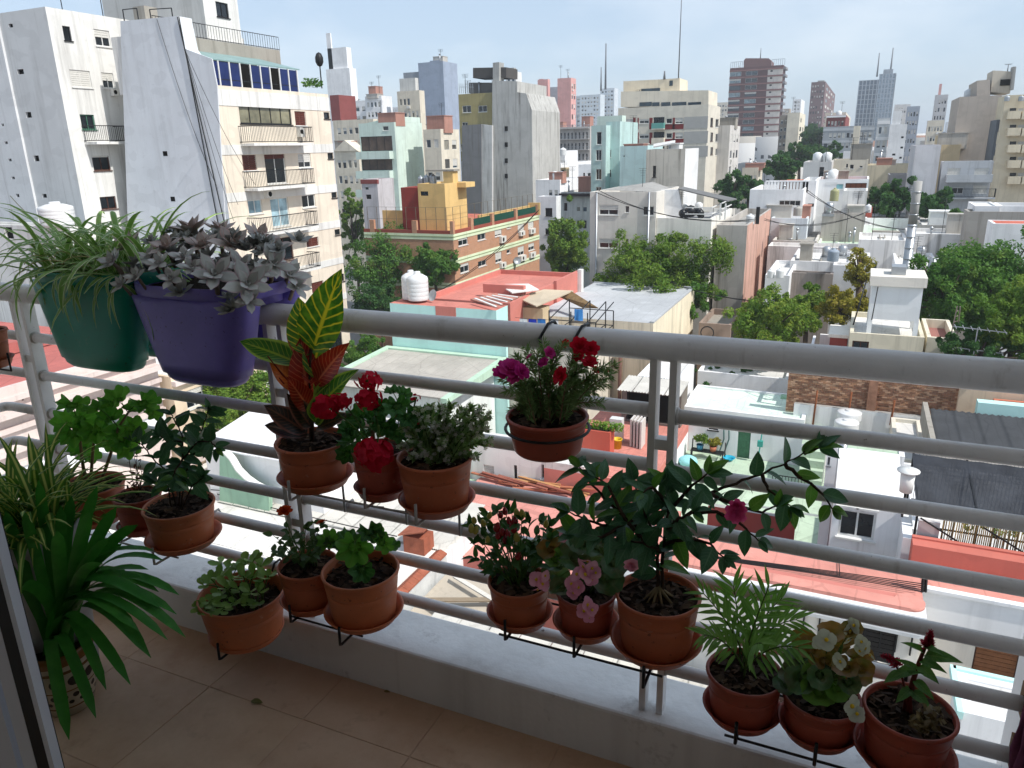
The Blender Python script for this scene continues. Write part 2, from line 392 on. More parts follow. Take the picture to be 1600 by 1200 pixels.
# pink chenille cloth hanging on the end wall
cl = MB(); p = PY(1585, 1150, 1.28)
for i in range(9):
    pts = [(p.x+.012+.055*(i/8)+rnd.uniform(-.004, .004), 1.25+.06*math.sin(i*1.3), p.z+.10-.05*k+rnd.uniform(-.004, .004)) for k in range(12)]
    cl.tube(pts, [.010+.004*math.sin(k*2.1+i) for k in range(12)], 7)
o = cl.build('chenille_cloth', flat('#6e3f56', .95, .05, 0, .35, 60, .01)); tag(o, 'dusty pink chenille cloth hanging at the right edge beside the end wall', 'cloth')

# ------------------------------------------------------------------ terracotta pots
POTC = {'a': plastic('#c9744a', .45, .28, '#a08a78'), 'b': plastic('#a34a36', .45, .18, '#8a7468'), 'c': plastic('#b8623e', .45, .22, '#98806e')}
def soilmat():
    t = NT('potting_soil'); p = t.pos(); n = t.noise(p, 90, 6, .75); n2 = t.noise(p, 30, 4)
    c = t.mix(t.ramp(n, .4, .7), lin('#17110d'), lin('#4a382b')); c = t.mix(t.math('MULTIPLY', t.ramp(n2, .6, .75), .5), c, lin('#6a543f'))
    t.bsdf(c, .95, t.bump(n, .9, .012), .1); return t.m
SOIL = soilmat(); CHIP = leafmat('bark_chips', '#3a2a1f', '#7a6048', trans=0, rough=.9, island=True)
WIREB = flat('#0e0e0f', .4, .4); WIREW = flat('#a9a7a3', .4, .5)
POT = {}
def pot(key, name, label, px, py, w, pyb, Y, col='a', soil=.82, taper=.82, group='terracotta plastic flower pots hung on the railing', zb=None, tilt=None):
    """px,py centre of the rim ellipse; w its width; pyb lowest visible row of the pot"""
    c = PY(px, py, Y); r = w/2/FPX*depth(c)*1.0
    pb = PY(px, pyb, Y-r*taper*.8).z if zb is None else zb
    h = c.z-pb
    root = thing(name, label, 'potted plant', (c.x, c.y, pb), group); M = Matrix.Translation((c.x, c.y, pb))
    rb = r*taper; g = .0008
    prof = [(rb-.004, 0), (rb, .004)]
    for k in range(1, 9):
        u = k/9; R = rb+(r*.965-rb)*u*.98
        prof.append((R, h*.82*u))
        if k in (7,): prof += [(R-g, h*.82*u+.001), (R-g, h*.82*u+.003), (R+.0004, h*.82*u+.004)]
    prof += [(r*.965, h*.86), (r*.978, h*.872), (r*.985, h-.010), (r*.997, h-.009), (r+.002, h-.004), (r, h), (r-.004, h), (r-.006, h-.006), (r*.93, h*.80), (r*.9, h*soil-.005)]
    mb = MB(); mb.lathe(prof, (c.x, c.y, pb), 40); mb.build('pot', POTC[col], root)
    zs = pb+h*soil; mb = MB(); R0 = r*.925; ng = 12; vid = {}
    n = 26; rings = 6; b0 = mb.vert((c.x, c.y, zs+.006)); prev = None
    for j in range(1, rings+1):
        ring = []
        for k in range(n):
            a = 2*math.pi*k/n; rr = R0*j/rings; ring.append(mb.vert((c.x+rr*math.cos(a), c.y+rr*math.sin(a), zs+(rnd.uniform(-.003, .004) if j < rings else -.002)+.006*(1-j/rings))))
        for k in range(n):
            k2 = (k+1) % n
            if prev is None: mb.f.append([b0, ring[k], ring[k2]])
            else: mb.f.append([prev[k], ring[k], ring[k2], prev[k2]])
            mb.sm.add(len(mb.f)-1)
        prev = ring
    mb.build('soil', SOIL, root)
    V = []; F = []; UV = []
    for k in range(150):
        a = rnd.uniform(0, 6.28); rr = R0*math.sqrt(rnd.random())*.95; L = rnd.uniform(.003, .011); wd = L*rnd.uniform(.25, .6); th = rnd.uniform(0, 6.28)
        u = Vector((math.cos(th), math.sin(th), rnd.uniform(-.3, .5)))*L; v = Vector((-math.sin(th), math.cos(th), rnd.uniform(-.6, .6)))*wd
        q = Vector((c.x+rr*math.cos(a), c.y+rr*math.sin(a), zs+rnd.uniform(.002, .010))); i = len(V)
        V += [tuple(q-u-v), tuple(q+u-v), tuple(q+u+v), tuple(q-u+v)]; F.append([i, i+1, i+2, i+3]); UV += [(0, 0), (1, 0), (1, 1), (0, 1)]
    o = link(bpy.data.objects.new('bark_mulch', npmesh('bark_mulch', V, F, CHIP, uv=UV)), root); o['kind'] = 'stuff'
    POT[key] = dict(root=root, c=Vector((c.x, c.y, zs)), r=r, rim=c, pb=pb, h=h, Y=Y)
    return root
def saucer(key, label, col='a', k=1.03, lift=.004, h=.026):
    P = POT[key]; r = P['r']*k; z = P['pb']-lift
    mb = MB(); mb.lathe([(r*.80, 0), (r*.84, .002), (r*.97, h-.004), (r, h-.004), (r+.003, h), (r-.001, h+.001), (r*.95, h-.002), (r*.82, .006), (.001, .0055)], (P['rim'].x, P['rim'].y, z-.003), 40)
    o = mb.build('saucer', POTC[col]); tag(o, label, 'saucer', None); o.location = (0, 0, 0); P['sz'] = z-.003; P['sr'] = r; return o
def rack(keys, label, mat, rail_i, name='pot_rack', hooks=True):
    """welded wire rack hooked over a rail: two long wires under the saucers, cross wires, upturned front stops"""
    Ps = [POT[k] for k in keys]; z = min(P['sz'] for P in Ps)-.004; x0 = min(P['rim'].x-P['sr']*.3 for P in Ps); x1 = max(P['rim'].x+P['sr']*.3 for P in Ps)
    root = thing(name, label, 'plant rack', ((x0+x1)/2, D, z)); r = .0028
    y1 = D-.024; yf = min(P['rim'].y-P['sr']*.55 for P in Ps)
    mb = MB(); mb.tube([(x0, yf, z), (x1, yf, z)], r, 8); mb.build('long_wire', mat, root)
    mb = MB(); mb.tube([(x0, y1, z), (x1, y1, z)], r, 8); mb.build('long_wire', mat, root)
    for P in Ps:
        cx = P['rim'].x; yo = P['rim'].y-P['sr']-.006
        for dx in (0,):
            xx = cx+dx*P['sr']; zz = ZR[rail_i]
            mb = MB(); mb.tube([(xx, yo, z+.052), (xx, yo-.002, z+.002), (xx, yo+.004, z), (xx, y1, z), (xx, y1, zz), (xx, D-.012, zz+.018), (xx, D+.012, zz+.019), (xx, D+.021, zz-.004)], r*1.25, 8); mb.build('hook_wire', mat, root)
    return root

G1 = 'row of three pots on the white rack by the left corner'
pot('p1', 'potted_geranium', 'terracotta pot of leafy geranium without flowers, nearest the left corner post', 140, 756, 100, 826, 1.385, 'c', .86)
pot('p2', 'potted_dried_plant', 'small dark red pot with a dried brown twiggy plant between two larger pots', 214, 772, 70, 836, 1.40, 'b', .9)
pot('p3', 'potted_camellia', 'terracotta pot with young dark leaved camellia at the left, above the tiled floor', 279, 787, 106, 864, 1.375, 'a', .9)
pot('p4', 'potted_croton', 'terracotta pot of croton with big yellow veined and red leaves', 487, 686, 113, 768, 1.375, 'c', .88)
pot('p5', 'potted_red_geranium', 'dark red pot of geranium with round scarlet flower heads', 592, 700, 84, 780, 1.38, 'b', .9)
pot('p6', 'potted_white_flowered_shrub', 'terracotta pot of fine leaved shrub dotted with tiny white flowers', 679, 712, 118, 806, 1.375, 'c', .88)
pot('p7', 'potted_jade_plant', 'terracotta pot with light green jade plant spilling over, hung lowest above the floor', 377, 925, 131, 1022, 1.35, 'a', .72)
pot('p8', 'potted_mini_rose', 'terracotta pot of miniature rose with one orange bloom', 481, 880, 93, 959, 1.385, 'c', .86)
pot('p9', 'potted_young_geranium', 'terracotta pot with a small geranium cutting and bare bark mulch', 563, 888, 120, 985, 1.375, 'a', .8)
pot('p11', 'potted_chili', 'terracotta pot of ornamental chili bush with red and yellow peppers', 811, 906, 97, 983, 1.385, 'c', .9)
pot('p12', 'potted_pink_begonia', 'dark red pot of begonia with hanging pink flower clusters', 916, 922, 93, 998, 1.385, 'b', .9)
pot('p13', 'potted_big_camellia', 'largest terracotta pot holding a tall camellia with arching branches and one pink bud', 1028, 926, 131, 1035, 1.37, 'c', .88)
pot('p14', 'potted_parlour_palm', 'dark red pot of small parlour palm with feathery fronds', 1164, 1048, 116, 1140, 1.38, 'b', .9)
pot('p15', 'potted_white_begonia', 'dark red pot of bronze leaved begonia with white flowers', 1284, 1084, 117, 1168, 1.38, 'b', .9)
pot('p16', 'potted_celosia', 'dark red pot with crimson plumed celosia and a paper sticker', 1422, 1108, 134, 1215, 1.36, 'b', .88)
pot('p10', 'hanging_portulaca', 'terracotta pot of portulaca with magenta and red flowers hung from the handrail', 855, 648, 128, 721, 1.36, 'b', .86)
pot('p0', 'potted_side_plant', 'terracotta pot cut off by the left edge, hung on the side rail', -28, 516, 66, 576, 1.30, 'c', .86)
for k, l, c in (('p1', 'terracotta saucer under the leafy geranium at the left corner', 'c'), ('p2', 'dark red saucer under the dried plant', 'b'), ('p3', 'terracotta saucer under the young camellia, wider than its pot', 'a'),
    ('p4', 'terracotta saucer under the croton pot', 'c'), ('p5', 'dark red saucer under the scarlet geranium', 'b'), ('p6', 'terracotta saucer under the white flowered shrub', 'c'),
    ('p7', 'terracotta saucer under the spilling jade plant', 'a'), ('p8', 'terracotta saucer under the orange mini rose', 'c'), ('p9', 'terracotta saucer under the geranium cutting', 'a'),
    ('p11', 'terracotta saucer under the chili bush', 'c'), ('p12', 'dark red saucer under the pink begonia', 'c'), ('p13', 'terracotta saucer under the big camellia', 'c'),
    ('p14', 'dark red saucer under the parlour palm', 'b'), ('p15', 'dark red saucer under the white begonia', 'b'), ('p16', 'dark red saucer beneath the celosia pot', 'b'), ('p0', 'terracotta saucer on the side rail at the left edge', 'c')):
    saucer(k, l, c, {'p13': 1.08, 'p11': 1.05, 'p12': 1.10, 'p4': 1.03, 'p6': 1.01, 'p3': 1.06, 'p7': .86, 'p16': 1.1}.get(k, 1.02))
rack(('p1', 'p2', 'p3'), 'white wire rack holding three pots by the left corner', WIREW, 4)
rack(('p4', 'p5', 'p6'), 'white wire rack holding croton, scarlet geranium and white shrub', WIREW, 3)
rack(('p8', 'p9'), 'black wire rack holding the mini rose and geranium cutting', WIREB, 4)
rack(('p7',), 'black wire bracket carrying the low jade plant pot', WIREB, 5)
rack(('p11', 'p12', 'p13'), 'black wire rack holding chili, pink begonia and big camellia', WIREB, 4)
rack(('p14', 'p15', 'p16'), 'black wire rack at the right holding palm, white begonia and celosia', WIREB, 4)
P = POT['p0']; mb = MB(); mb.tube([(P['rim'].x+P['sr']+.03, 1.30, P['sz']+.05), (P['rim'].x+P['sr']+.03, 1.30, P['sz']-.004), (P['rim'].x-P['sr'], 1.30, P['sz']-.004), (XL+.02, 1.3, P['sz']-.004), (XL+.02, 1.3, P['sz']+.03)], .003, 8)
o = mb.build('wire_bracket', WIREB); tag(o, 'black wire bracket with upturned end under the pot at the left edge', 'plant rack')
# ring holder of the hanging pot
P = POT['p10']; rh = thing('ring_holder', 'black wire ring with two hooks over the handrail holding the portulaca pot', 'plant rack', (P['rim'].x, P['Y'], P['rim'].z))
zr = P['rim'].z-.028; R = P['r']*.985+.004
mb = MB(); mb.tube([(P['rim'].x+R*math.cos(a), P['Y']+R*math.sin(a), zr-.0) for a in [2*math.pi*k/36 for k in range(37)]], .0032, 8, False); mb.build('ring', WIREB, rh)
for px in (852, 897):
    q = PY(px, 520, D-.035); sx = 1 if px < 880 else 1
    mb = MB(); mb.tube([(P['rim'].x+(.03 if px > 880 else -.03)*1.0, P['Y']+R*.92, zr), (q.x+.004, D-.037, ZT-.05), (q.x-.014+.012*(px > 880), D-.036, ZT+.004), (q.x-.002+.012*(px > 880), D-.014, ZT+.034), (q.x+.002+.012*(px > 880), D+.014, ZT+.034), (q.x+.01, D+.036, ZT+.004)], .0034, 8); mb.build('hook', WIREB, rh)
# paper sticker on the celosia pot
P = POT['p16']
def sticker():
    cpx = (1436, 1183); a0 = None; best = None
    for k in range(200):
        a = -math.pi*k/200; u = .62; R = P['r']*(.76+.2*u)
        q = Vector((P['rim'].x+R*math.cos(a), P['rim'].y+R*math.sin(a), P['pb']+P['h']*.32)); e = abs(toPX(q)[0]-cpx[0])
        if best is None or e < best[0]: best = (e, a)
    return best[1]
def stickermat():
    t = NT('paper_sticker'); uv = t.n('UVMap').outputs['UV']; sx = t.n('SeparateXYZ'); t.l(uv, sx.inputs[0])
    c = lin('#b9c3c8'); X, Y_ = sx.outputs['X'], sx.outputs['Y']
    def disc(cx, cy, rx, ry):
        a = t.math('POWER', t.math('DIVIDE', t.math('SUBTRACT', X, cx), rx), 2); b = t.math('POWER', t.math('DIVIDE', t.math('SUBTRACT', Y_, cy), ry), 2)
        return t.math('LESS_THAN', t.math('ADD', a, b), 1.0)
    c = t.mix(disc(.48, .68, .36, .2), c, lin('#2c5560')); c = t.mix(disc(.42, .74, .2, .1), c, lin('#c9d2d2')); c = t.mix(disc(.5, .62, .22, .07), c, lin('#3f7d78'))
    bars = t.math('MULTIPLY', t.math('LESS_THAN', t.math('FRACT', t.math('MULTIPLY', X, 13)), .5), t.math('MULTIPLY', t.math('LESS_THAN', Y_, .22), t.math('MULTIPLY', t.math('GREATER_THAN', Y_, .08), t.math('GREATER_THAN', X, .45))))
    c = t.mix(bars, c, lin('#2a2e30'))
    ln = t.math('MULTIPLY', t.math('LESS_THAN', t.math('FRACT', t.math('MULTIPLY', Y_, 22)), .45), t.math('MULTIPLY', t.math('LESS_THAN', Y_, .4), t.math('MULTIPLY', t.math('GREATER_THAN', Y_, .27), t.math('MULTIPLY', t.math('GREATER_THAN', X, .1), t.math('LESS_THAN', X, .9)))))
    c = t.mix(t.math('MULTIPLY', ln, .6), c, lin('#40484c'))
    t.bsdf(c, .5); return t.m
a = sticker(); V = []; F = []; UV = []
for j in range(2):
    for i in range(7):
        u = .20+.36*j; R = P['r']*(.76+(.965-.76)*u*.98)+.0012; an = a-.22+.44*i/6
        V.append((P['rim'].x+R*math.cos(an), P['rim'].y+R*math.sin(an), P['pb']+P['h']*.82*u)); UV.append((i/6, j))
for i in range(6): F.append([i, i+1, 8+i, 7+i])
link(bpy.data.objects.new('sticker', npmesh('sticker', V, F, stickermat(), True, UV)), P['root'])

# ------------------------------------------------------------------ saddle planters on the handrail
def planter(name, label, c, cx, wt, wb, zt, zb, root=None):
    root = thing(name, label, 'planter', (cx, D, zt)); m = plastic(c, .38, .12, '#8d8a98')
    def ring(w, y0, y1, z, e=.62, n=48):
        out = []; yc = (y0+y1)/2; d = (y1-y0)/2
        for k in range(n):
            a = 2*math.pi*k/n; ca, sa = math.cos(a), math.sin(a)
            out.append((cx+w/2*math.copysign(abs(ca)**e, ca), yc+d*math.copysign(abs(sa)**e, sa), z))
        return out
    def loft(mb, rings, cap0=True, cap1=True):
        ids = [[mb.vert(p) for p in r] for r in rings]; n = len(rings[0])
        for i in range(len(ids)-1):
            for k in range(n):
                mb.f.append([ids[i][k], ids[i][(k+1) % n], ids[i+1][(k+1) % n], ids[i+1][k]]); mb.sm.add(len(mb.f)-1)
        if cap0: mb.f.append(ids[0][::-1])
        if cap1: mb.f.append(ids[-1])
    mb = MB(); zsad = ZT+.032
    for s in (-1, 1):
        ya, yb = (D-.15, D-.036) if s < 0 else (D+.036, D+.105)
        rs = []
        for k in range(9):
            u = k/8; z = zb+(zt-.031-zb)*u; w = wb+(wt-wb)*(u**.9)
            ins = .012*(1-u)
            if k == 0: rs.append(ring(w-.07, ya+.03+ins, yb-.012, z)); rs.append(ring(w-.03, ya+.012+ins, yb-.005, z+.005)); rs.append(ring(w-.008, ya+.003+ins, yb-.001, z+.016)); z += .03
            rs.append(ring(w, ya+ins if s < 0 else ya, yb if s < 0 else yb-ins, z))
        loft(mb, rs)
    rs = [ring(wt-.05, D-.12, D+.09, zsad), ring(wt-.05, D-.12, D+.09, zt-.034), ring(wt+.002, D-.151, D+.106, zt-.032), ring(wt+.006, D-.154, D+.109, zt-.030), ring(wt+.008, D-.155, D+.110, zt-.003), ring(wt+.006, D-.154, D+.109, zt), ring(wt-.002, D-.149, D+.104, zt-.002), ring(wt-.01, D-.145, D+.10, zt-.02)]
    loft(mb, rs, True, False); mb.build('tub', m, root)
    mb = MB(); loft(mb, [ring(wt-.01, D-.145, D+.10, zt-.02)], False, True); mb.build('soil', SOIL, root)
    return root
YF = D-.11
gA = PY(49, 432, YF); gB = PY(216, 452, YF); gb = PY(150, 577, YF)
GP = planter('green_planter', 'dark green saddle planter full of variegated spider plant on the handrail', '#108c74', (gA.x+gB.x)/2, (gB.x-gA.x)-.012, (gB.x-gA.x)*.66, PY(130, 424, YF).z, gb.z)
GPX, GPW, GPZ = (gA.x+gB.x)/2, gB.x-gA.x, PY(130, 424, YF).z
gA = PY(203, 452, YF); gB = PY(396, 478, YF); gb = PY(320, 602, YF)
VP = planter('purple_planter', 'purple saddle planter heaped with grey ghost plant rosettes on the handrail', '#8072c4', (gA.x+gB.x)/2, (gB.x-gA.x)-.014, (gB.x-gA.x)*.60, PY(300, 445, YF).z, gb.z)
VPX, VPW, VPZ = (gA.x+gB.x)/2, gB.x-gA.x, PY(300, 445, YF).z

# ------------------------------------------------------------------ ceramic pot of the clivia, and the pale tub behind it
cz = FZ+.012; c = PZ(108, 1085, FZ+.03); CL = dict(x=c.x, y=c.y)
r = 48/FPX*depth((c.x, c.y, FZ+.15)); 
def ceramicmat():
    t = NT('painted_ceramic'); p = t.n('TexCoord').outputs['Object']; sx = t.n('SeparateXYZ'); t.l(p, sx.inputs[0])
    z = sx.outputs['Z']; n = t.noise(p, 22, 3); C = t.mix(t.ramp(n, .3, .8), lin('#b9ae98'), lin('#9c9078'))
    an = t.math('ARCTAN2', sx.outputs['Y'], sx.outputs['X'])
    def band(a, b): return t.math('MULTIPLY', t.math('GREATER_THAN', z, a), t.math('LESS_THAN', z, b))
    C = t.mix(band(.145, .153), C, lin('#6d4a22')); C = t.mix(band(.088, .092), C, lin('#7d5a30')); C = t.mix(band(.03, .035), C, lin('#6d4a22'))
    def dots(zc, hz, nn, w, ph, c):
        u = t.math('SUBTRACT', t.math('FRACT', t.math('ADD', t.math('MULTIPLY', an, nn/(2*math.pi)), ph)), .5)
        e = t.math('ADD', t.math('POWER', t.math('DIVIDE', u, w), 2), t.math('POWER', t.math('DIVIDE', t.math('SUBTRACT', z, zc), hz), 2))
        return t.mix(t.math('LESS_THAN', e, 1), c, lin('#241d18'))
    C = dots(.118, .014, 11, .34, 0, C); C = dots(.072, .008, 17, .3, .3, C); C = dots(.052, .006, 17, .25, .8, C); C = t.mix(band(.168, .3), C, lin('#7a5122'))
    t.bsdf(C, .18, None, .5); return t.m
root = thing('potted_clivia', 'painted cream ceramic pot of dark green strap leaved clivia standing on the floor tiles', 'potted plant', (c.x, c.y, FZ)); CLR = root
H = .20; mb = MB(); mb.lathe([(r*.66, 0), (r*.70, .004), (r*.82, .04), (r*.93, .10), (r*.95, .145), (r*.93, .165), (r*1.0, .172), (r*1.02, .185), (r*1.0, H), (r*.93, H), (r*.9, .16)], (0, 0, 0), 48)
o = link(bpy.data.objects.new('pot', mb.mesh('pot', ceramicmat())), root, Matrix.Translation((c.x, c.y, FZ)))
mb = MB(); mb.lathe([(.001, .165), (r*.5, .17), (r*.9, .162)], (c.x, c.y, FZ), 24, False); mb.build('soil', SOIL, root)
CL.update(r=r, z=FZ+.17)
# ================================================================== BUILDINGS: tools
GLASS = glassmat(); VG = [glassmat(), glassmat('#1c2a33'), glassmat('#39424a'), flat('#8d897d', .8, .2, 0, .4, 2), flat('#4c4a46', .7, .3, 0, .5, 2)]; GLASS2 = glassmat('#1c2a33'); WHITEP = flat('#d8d8d4', .5, .3, 0, .08, 3); SHUT = flat('#cfcdc6', .6, .2, 0, .12, 5); SHUTB = flat('#5b3026', .6, .2, 0, .2, 5)
DARK = flat('#15130f', .9, .1, 0, .3, 2); IRON = flat('#1d1d1e', .5, .3); CONC = plaster('#8d877c', .6, .6); GREYR = roofmat('#8f8d88'); WHITER = roofmat('#c4c2bd', .45); REDR = roofmat('#b96a5a', .35); BRNF = flat('#4a2a1c', .6)
ACM = flat('#d5d3cc', .5, .3, 0, .1, 4); TANKM = flat('#d6d7d6', .35, .4, 0, .08, 3); GALV = flat('#a9adb0', .35, .5, .6, .15, 3)
FRAMES = {'w': WHITEP, 'd': IRON, 'b': BRNF, 'g': flat('#3d6a55', .6), 'a': GALV}
class Bld:
    def __init__(s, name, label, F=None, Y=None, sx=None, side='R', depth=12, mat=None, roof=None, z0=0, par=.5, dims=None, cat='building', group=None, th=.2):
        if dims: s.x0, s.x1, s.y0, s.y1, s.z1 = dims
        else:
            xl, xr, yt = F; s.x0 = PY(xl, yt, Y).x; s.x1 = PY(xr, yt, Y).x; s.z1 = PY((xl+xr)/2, yt, Y).z; s.y0 = Y
            s.y1 = Y+depth
            if sx: s.y1 = max(Y+2, PX(sx, yt, s.x1 if side == 'R' else s.x0).y)
        s.z0 = z0; s.mat = mat; s.roof = roof or GREYR; s.par = par; s.th = th
        s.root = thing(name, label, cat, ((s.x0+s.x1)/2, (s.y0+s.y1)/2, z0), group); s.h = {'F': [], 'R': [], 'L': []}; s.wm = {}
    def pl(s, f):
        if f == 'F': return lambda u, z, o=0: Vector((u, s.y0-o, z))
        if f == 'R': return lambda u, z, o=0: Vector((s.x1+o, u, z))
        return lambda u, z, o=0: Vector((s.x0-o, u, z))
    def uz(s, f, px, py):
        p = PY(px, py, s.y0) if f == 'F' else PX(px, py, s.x1 if f == 'R' else s.x0)
        return (p.x if f == 'F' else p.y), p.z
    def rc(s, f, x0, y0, x1, y1):
        ym, xm = (y0+y1)/2, (x0+x1)/2
        u0, u1 = s.uz(f, x0, ym)[0], s.uz(f, x1, ym)[0]; z1, z0 = s.uz(f, xm, y0)[1], s.uz(f, xm, y1)[1]
        return (min(u0, u1), max(u0, u1), z0, z1)
    def hole(s, f, r):
        a, b = (s.x0, s.x1) if f == 'F' else (s.y0, s.y1)
        r = (max(r[0], a+.05), min(r[1], b-.05), max(r[2], s.z0+.05), min(r[3], s.z1-.05))
        if r[1]-r[0] < .05 or r[3]-r[2] < .05: return None
        for q in s.h[f]:
            if r[0] < q[1]+.01 and r[1] > q[0]-.01 and r[2] < q[3]+.01 and r[3] > q[2]-.01: return None
        s.h[f].append(r); return r
    def fbox(s, mb, P, u0, u1, z0, z1, o0, o1):
        a, b = P(u0, z0, o0), P(u1, z1, o1); mb.box(a.x, b.x, a.y, b.y, a.z, b.z)
    def wr(s, f, r, kind='w', n=2, shut=0, shm=None, glass=None, name='window', sill=True):
        r = s.hole(f, r)
        if not r: return
        P = s.pl(f); u0, u1, z0, z1 = r; d = .13
        if kind == 'v':
            mb = MB(); s.fbox(mb, P, u0, u1, z0, z1, -d-.03, -d); mb.build('vent', DARK, s.root); return
        t = min(.07, (u1-u0)*.09); mb = MB(); i = -d; o = -d+.06
        s.fbox(mb, P, u0, u0+t, z0, z1, i, o); s.fbox(mb, P, u1-t, u1, z0, z1, i, o); s.fbox(mb, P, u0+t, u1-t, z1-t, z1, i, o); s.fbox(mb, P, u0+t, u1-t, z0, z0+t, i, o)
        for k in range(1, n):
            u = u0+(u1-u0)*k/n; s.fbox(mb, P, u-t*.4, u+t*.4, z0+t, z1-t, i, o-.005)
        if sill: s.fbox(mb, P, u0-.06, u1+.06, z0-.06, z0-.002, .002, .07)
        w = mb.build(name, FRAMES[kind], s.root)
        mb = MB(); s.fbox(mb, P, u0+.002, u1-.002, z0+.002, z1-.002, -d-.02, -d+.015); mb.build('pane', glass or GLASS, w)
        if shut > 0:
            mb = MB(); zb = z1-(z1-z0)*shut; m = max(3, min(14, int((z1-zb)/.12)))
            for k in range(m): s.fbox(mb, P, u0+t*.6, u1-t*.6, zb+(z1-zb)*k/m, zb+(z1-zb)*(k+.9)/m, -d+.061, -d+.08)
            mb.build('shutter', shm or SHUT, w)
    def w(s, f, *lst, **k):
        for q in lst:
            kk = dict(k)
            if len(q) > 4: kk.update(q[4])
            s.wr(f, s.rc(f, *q[:4]), **kk)
    def v(s, f, *lst):
        for q in lst: s.wr(f, s.rc(f, *q), 'v')
    def grid(s, f, u0, u1, zt, zb, cols, rows, fw=.6, fh=.5, **k):
        """u0,u1 as fractions across the face; zt,zb metres of the top and bottom of the window field"""
        a, b = (s.x0, s.x1) if f == 'F' else (s.y0, s.y1); A, B = a+(b-a)*u0, a+(b-a)*u1; cw = (B-A)/cols; ch = (zt-zb)/rows
        for r in range(rows):
            for c in range(cols):
                kk = dict(k)
                if kk.pop('vary', 0):
                    kk['shut'] = rnd.choice((0, 0, .3, .5, .75, 1.0)); kk['glass'] = rnd.choice(VG); kk['kind'] = kk.get('kind') or rnd.choice('wwda')
                    if rnd.random() < .1: continue
                x = A+cw*(c+.5); z = zb+ch*(r+.45)
                if rnd.random() < .07 and k.get('vary') and s.y0 < 260: P = s.pl(f); mb = MB(); s.fbox(mb, P, x-.4, x+.4, z-ch*fh/2-.75, z-ch*fh/2-.2, .02, .32); mb.build('air_conditioner', ACM, s.root)
                s.wr(f, (x-cw*fw/2, x+cw*fw/2, z-ch*fh/2, z+ch*fh/2), **kk)
    def balr(s, f, u0, u1, zf, dep=1.1, h=1.0, rail='bars', m=None, slab=None, rm=None):
        P = s.pl(f); mb = MB(); s.fbox(mb, P, u0, u1, zf-.16, zf, .003, dep); b = mb.build('balcony', slab or s.mat, s.root); mb = MB()
        if rail == 'bars':
            for q in (zf+.08, zf+h):
                s.fbox(mb, P, u0, u1, q-.025, q+.025, dep-.05, dep-.005)
                for e in (u0+.002, u1-.042): s.fbox(mb, P, e, e+.04, q-.025, q+.025, .003, dep-.05)
            n = max(4, int((u1-u0)/.14))
            for i in range(n+1):
                u = u0+.01+(u1-u0-.03)*i/n; s.fbox(mb, P, u, u+.018, zf+.105, zf+h-.025, dep-.04, dep-.02)
            for i in range(1, 7):
                o = dep*i/7; 
                for e in (u0+.005, u1-.03): s.fbox(mb, P, e, e+.02, zf+.105, zf+h-.025, o, o+.02)
            mb.build('railing', rm or IRON, b)
        else:
            s.fbox(mb, P, u0, u1, zf+.002, zf+h, dep-.12, dep); s.fbox(mb, P, u0, u0+.12, zf+.002, zf+h, .003, dep-.12); s.fbox(mb, P, u1-.12, u1, zf+.002, zf+h, .003, dep-.12); mb.build('parapet', rm or s.mat, b)
    def bal(s, f, x0, x1, yfl, **k):
        """x0,x1: columns of the ends, yfl: row of the floor edge, all on the wall plane"""
        u0 = s.uz(f, x0, yfl)[0]; u1 = s.uz(f, x1, yfl)[0]; z = s.uz(f, (x0+x1)/2, yfl)[1]; s.balr(f, min(u0, u1), max(u0, u1), z, **k)
    def ac(s, f, x0, y0, x1, y1):
        r = s.rc(f, x0, y0, x1, y1); P = s.pl(f); mb = MB(); s.fbox(mb, P, *r, .02, .34); a = mb.build('air_conditioner', ACM, s.root)
        u = r[0]+(r[1]-r[0])*.4; z = (r[2]+r[3])/2; q = min(r[1]-r[0], r[3]-r[2])*.36; mb = MB(); C = P(u, z, .342); e = (P(u+1, z, .342)-C)*q
        mb.face([C+e*math.cos(k*.785)+Vector((0, 0, q))*math.sin(k*.785) for k in range(8)]); mb.build('fan_grille', DARK, a)
    def band(s, f, zb, zt, m, o=.03, name='band', u=None):
        a, b = (s.x0, s.x1) if f == 'F' else (s.y0, s.y1)
        if u: a, b = u
        mb = MB(); s.fbox(mb, s.pl(f), a, b, zb, zt, .002, o); mb.build(name, m, s.root)
    def bandpx(s, f, px, yt, yb, m, o=.03, name='band', u=None): s.band(f, s.uz(f, px, yb)[1], s.uz(f, px, yt)[1], m, o, name, u)
    def part(s, name, mb, m): return mb.build(name, m, s.root)
    def face(s, mb, f):
        P = s.pl(f); a, b = (s.x0, s.x1) if f == 'F' else (s.y0, s.y1); H = s.h[f]; d = .14
        us = sorted({a, b} | {v for h in H for v in h[:2]}); zs = sorted({s.z0, s.z1} | {v for h in H for v in h[2:]})
        for i in range(len(us)-1):
            run = None
            for j in range(len(zs)):
                cell = False
                if j < len(zs)-1:
                    uc, zc = (us[i]+us[i+1])/2, (zs[j]+zs[j+1])/2; cell = not any(h[0] < uc < h[1] and h[2] < zc < h[3] for h in H)
                if cell and run is None: run = zs[j]
                if not cell and run is not None:
                    mb.face([P(us[i], run), P(us[i+1], run), P(us[i+1], zs[j]), P(us[i], zs[j])]); run = None
        for u0, u1, z0, z1 in H:
            q = [(u0, z0), (u1, z0), (u1, z1), (u0, z1)]
            for k in range(4):
                A, B = q[k], q[(k+1) % 4]; mb.face([P(*A), P(*B), P(*B, -d), P(*A, -d)])
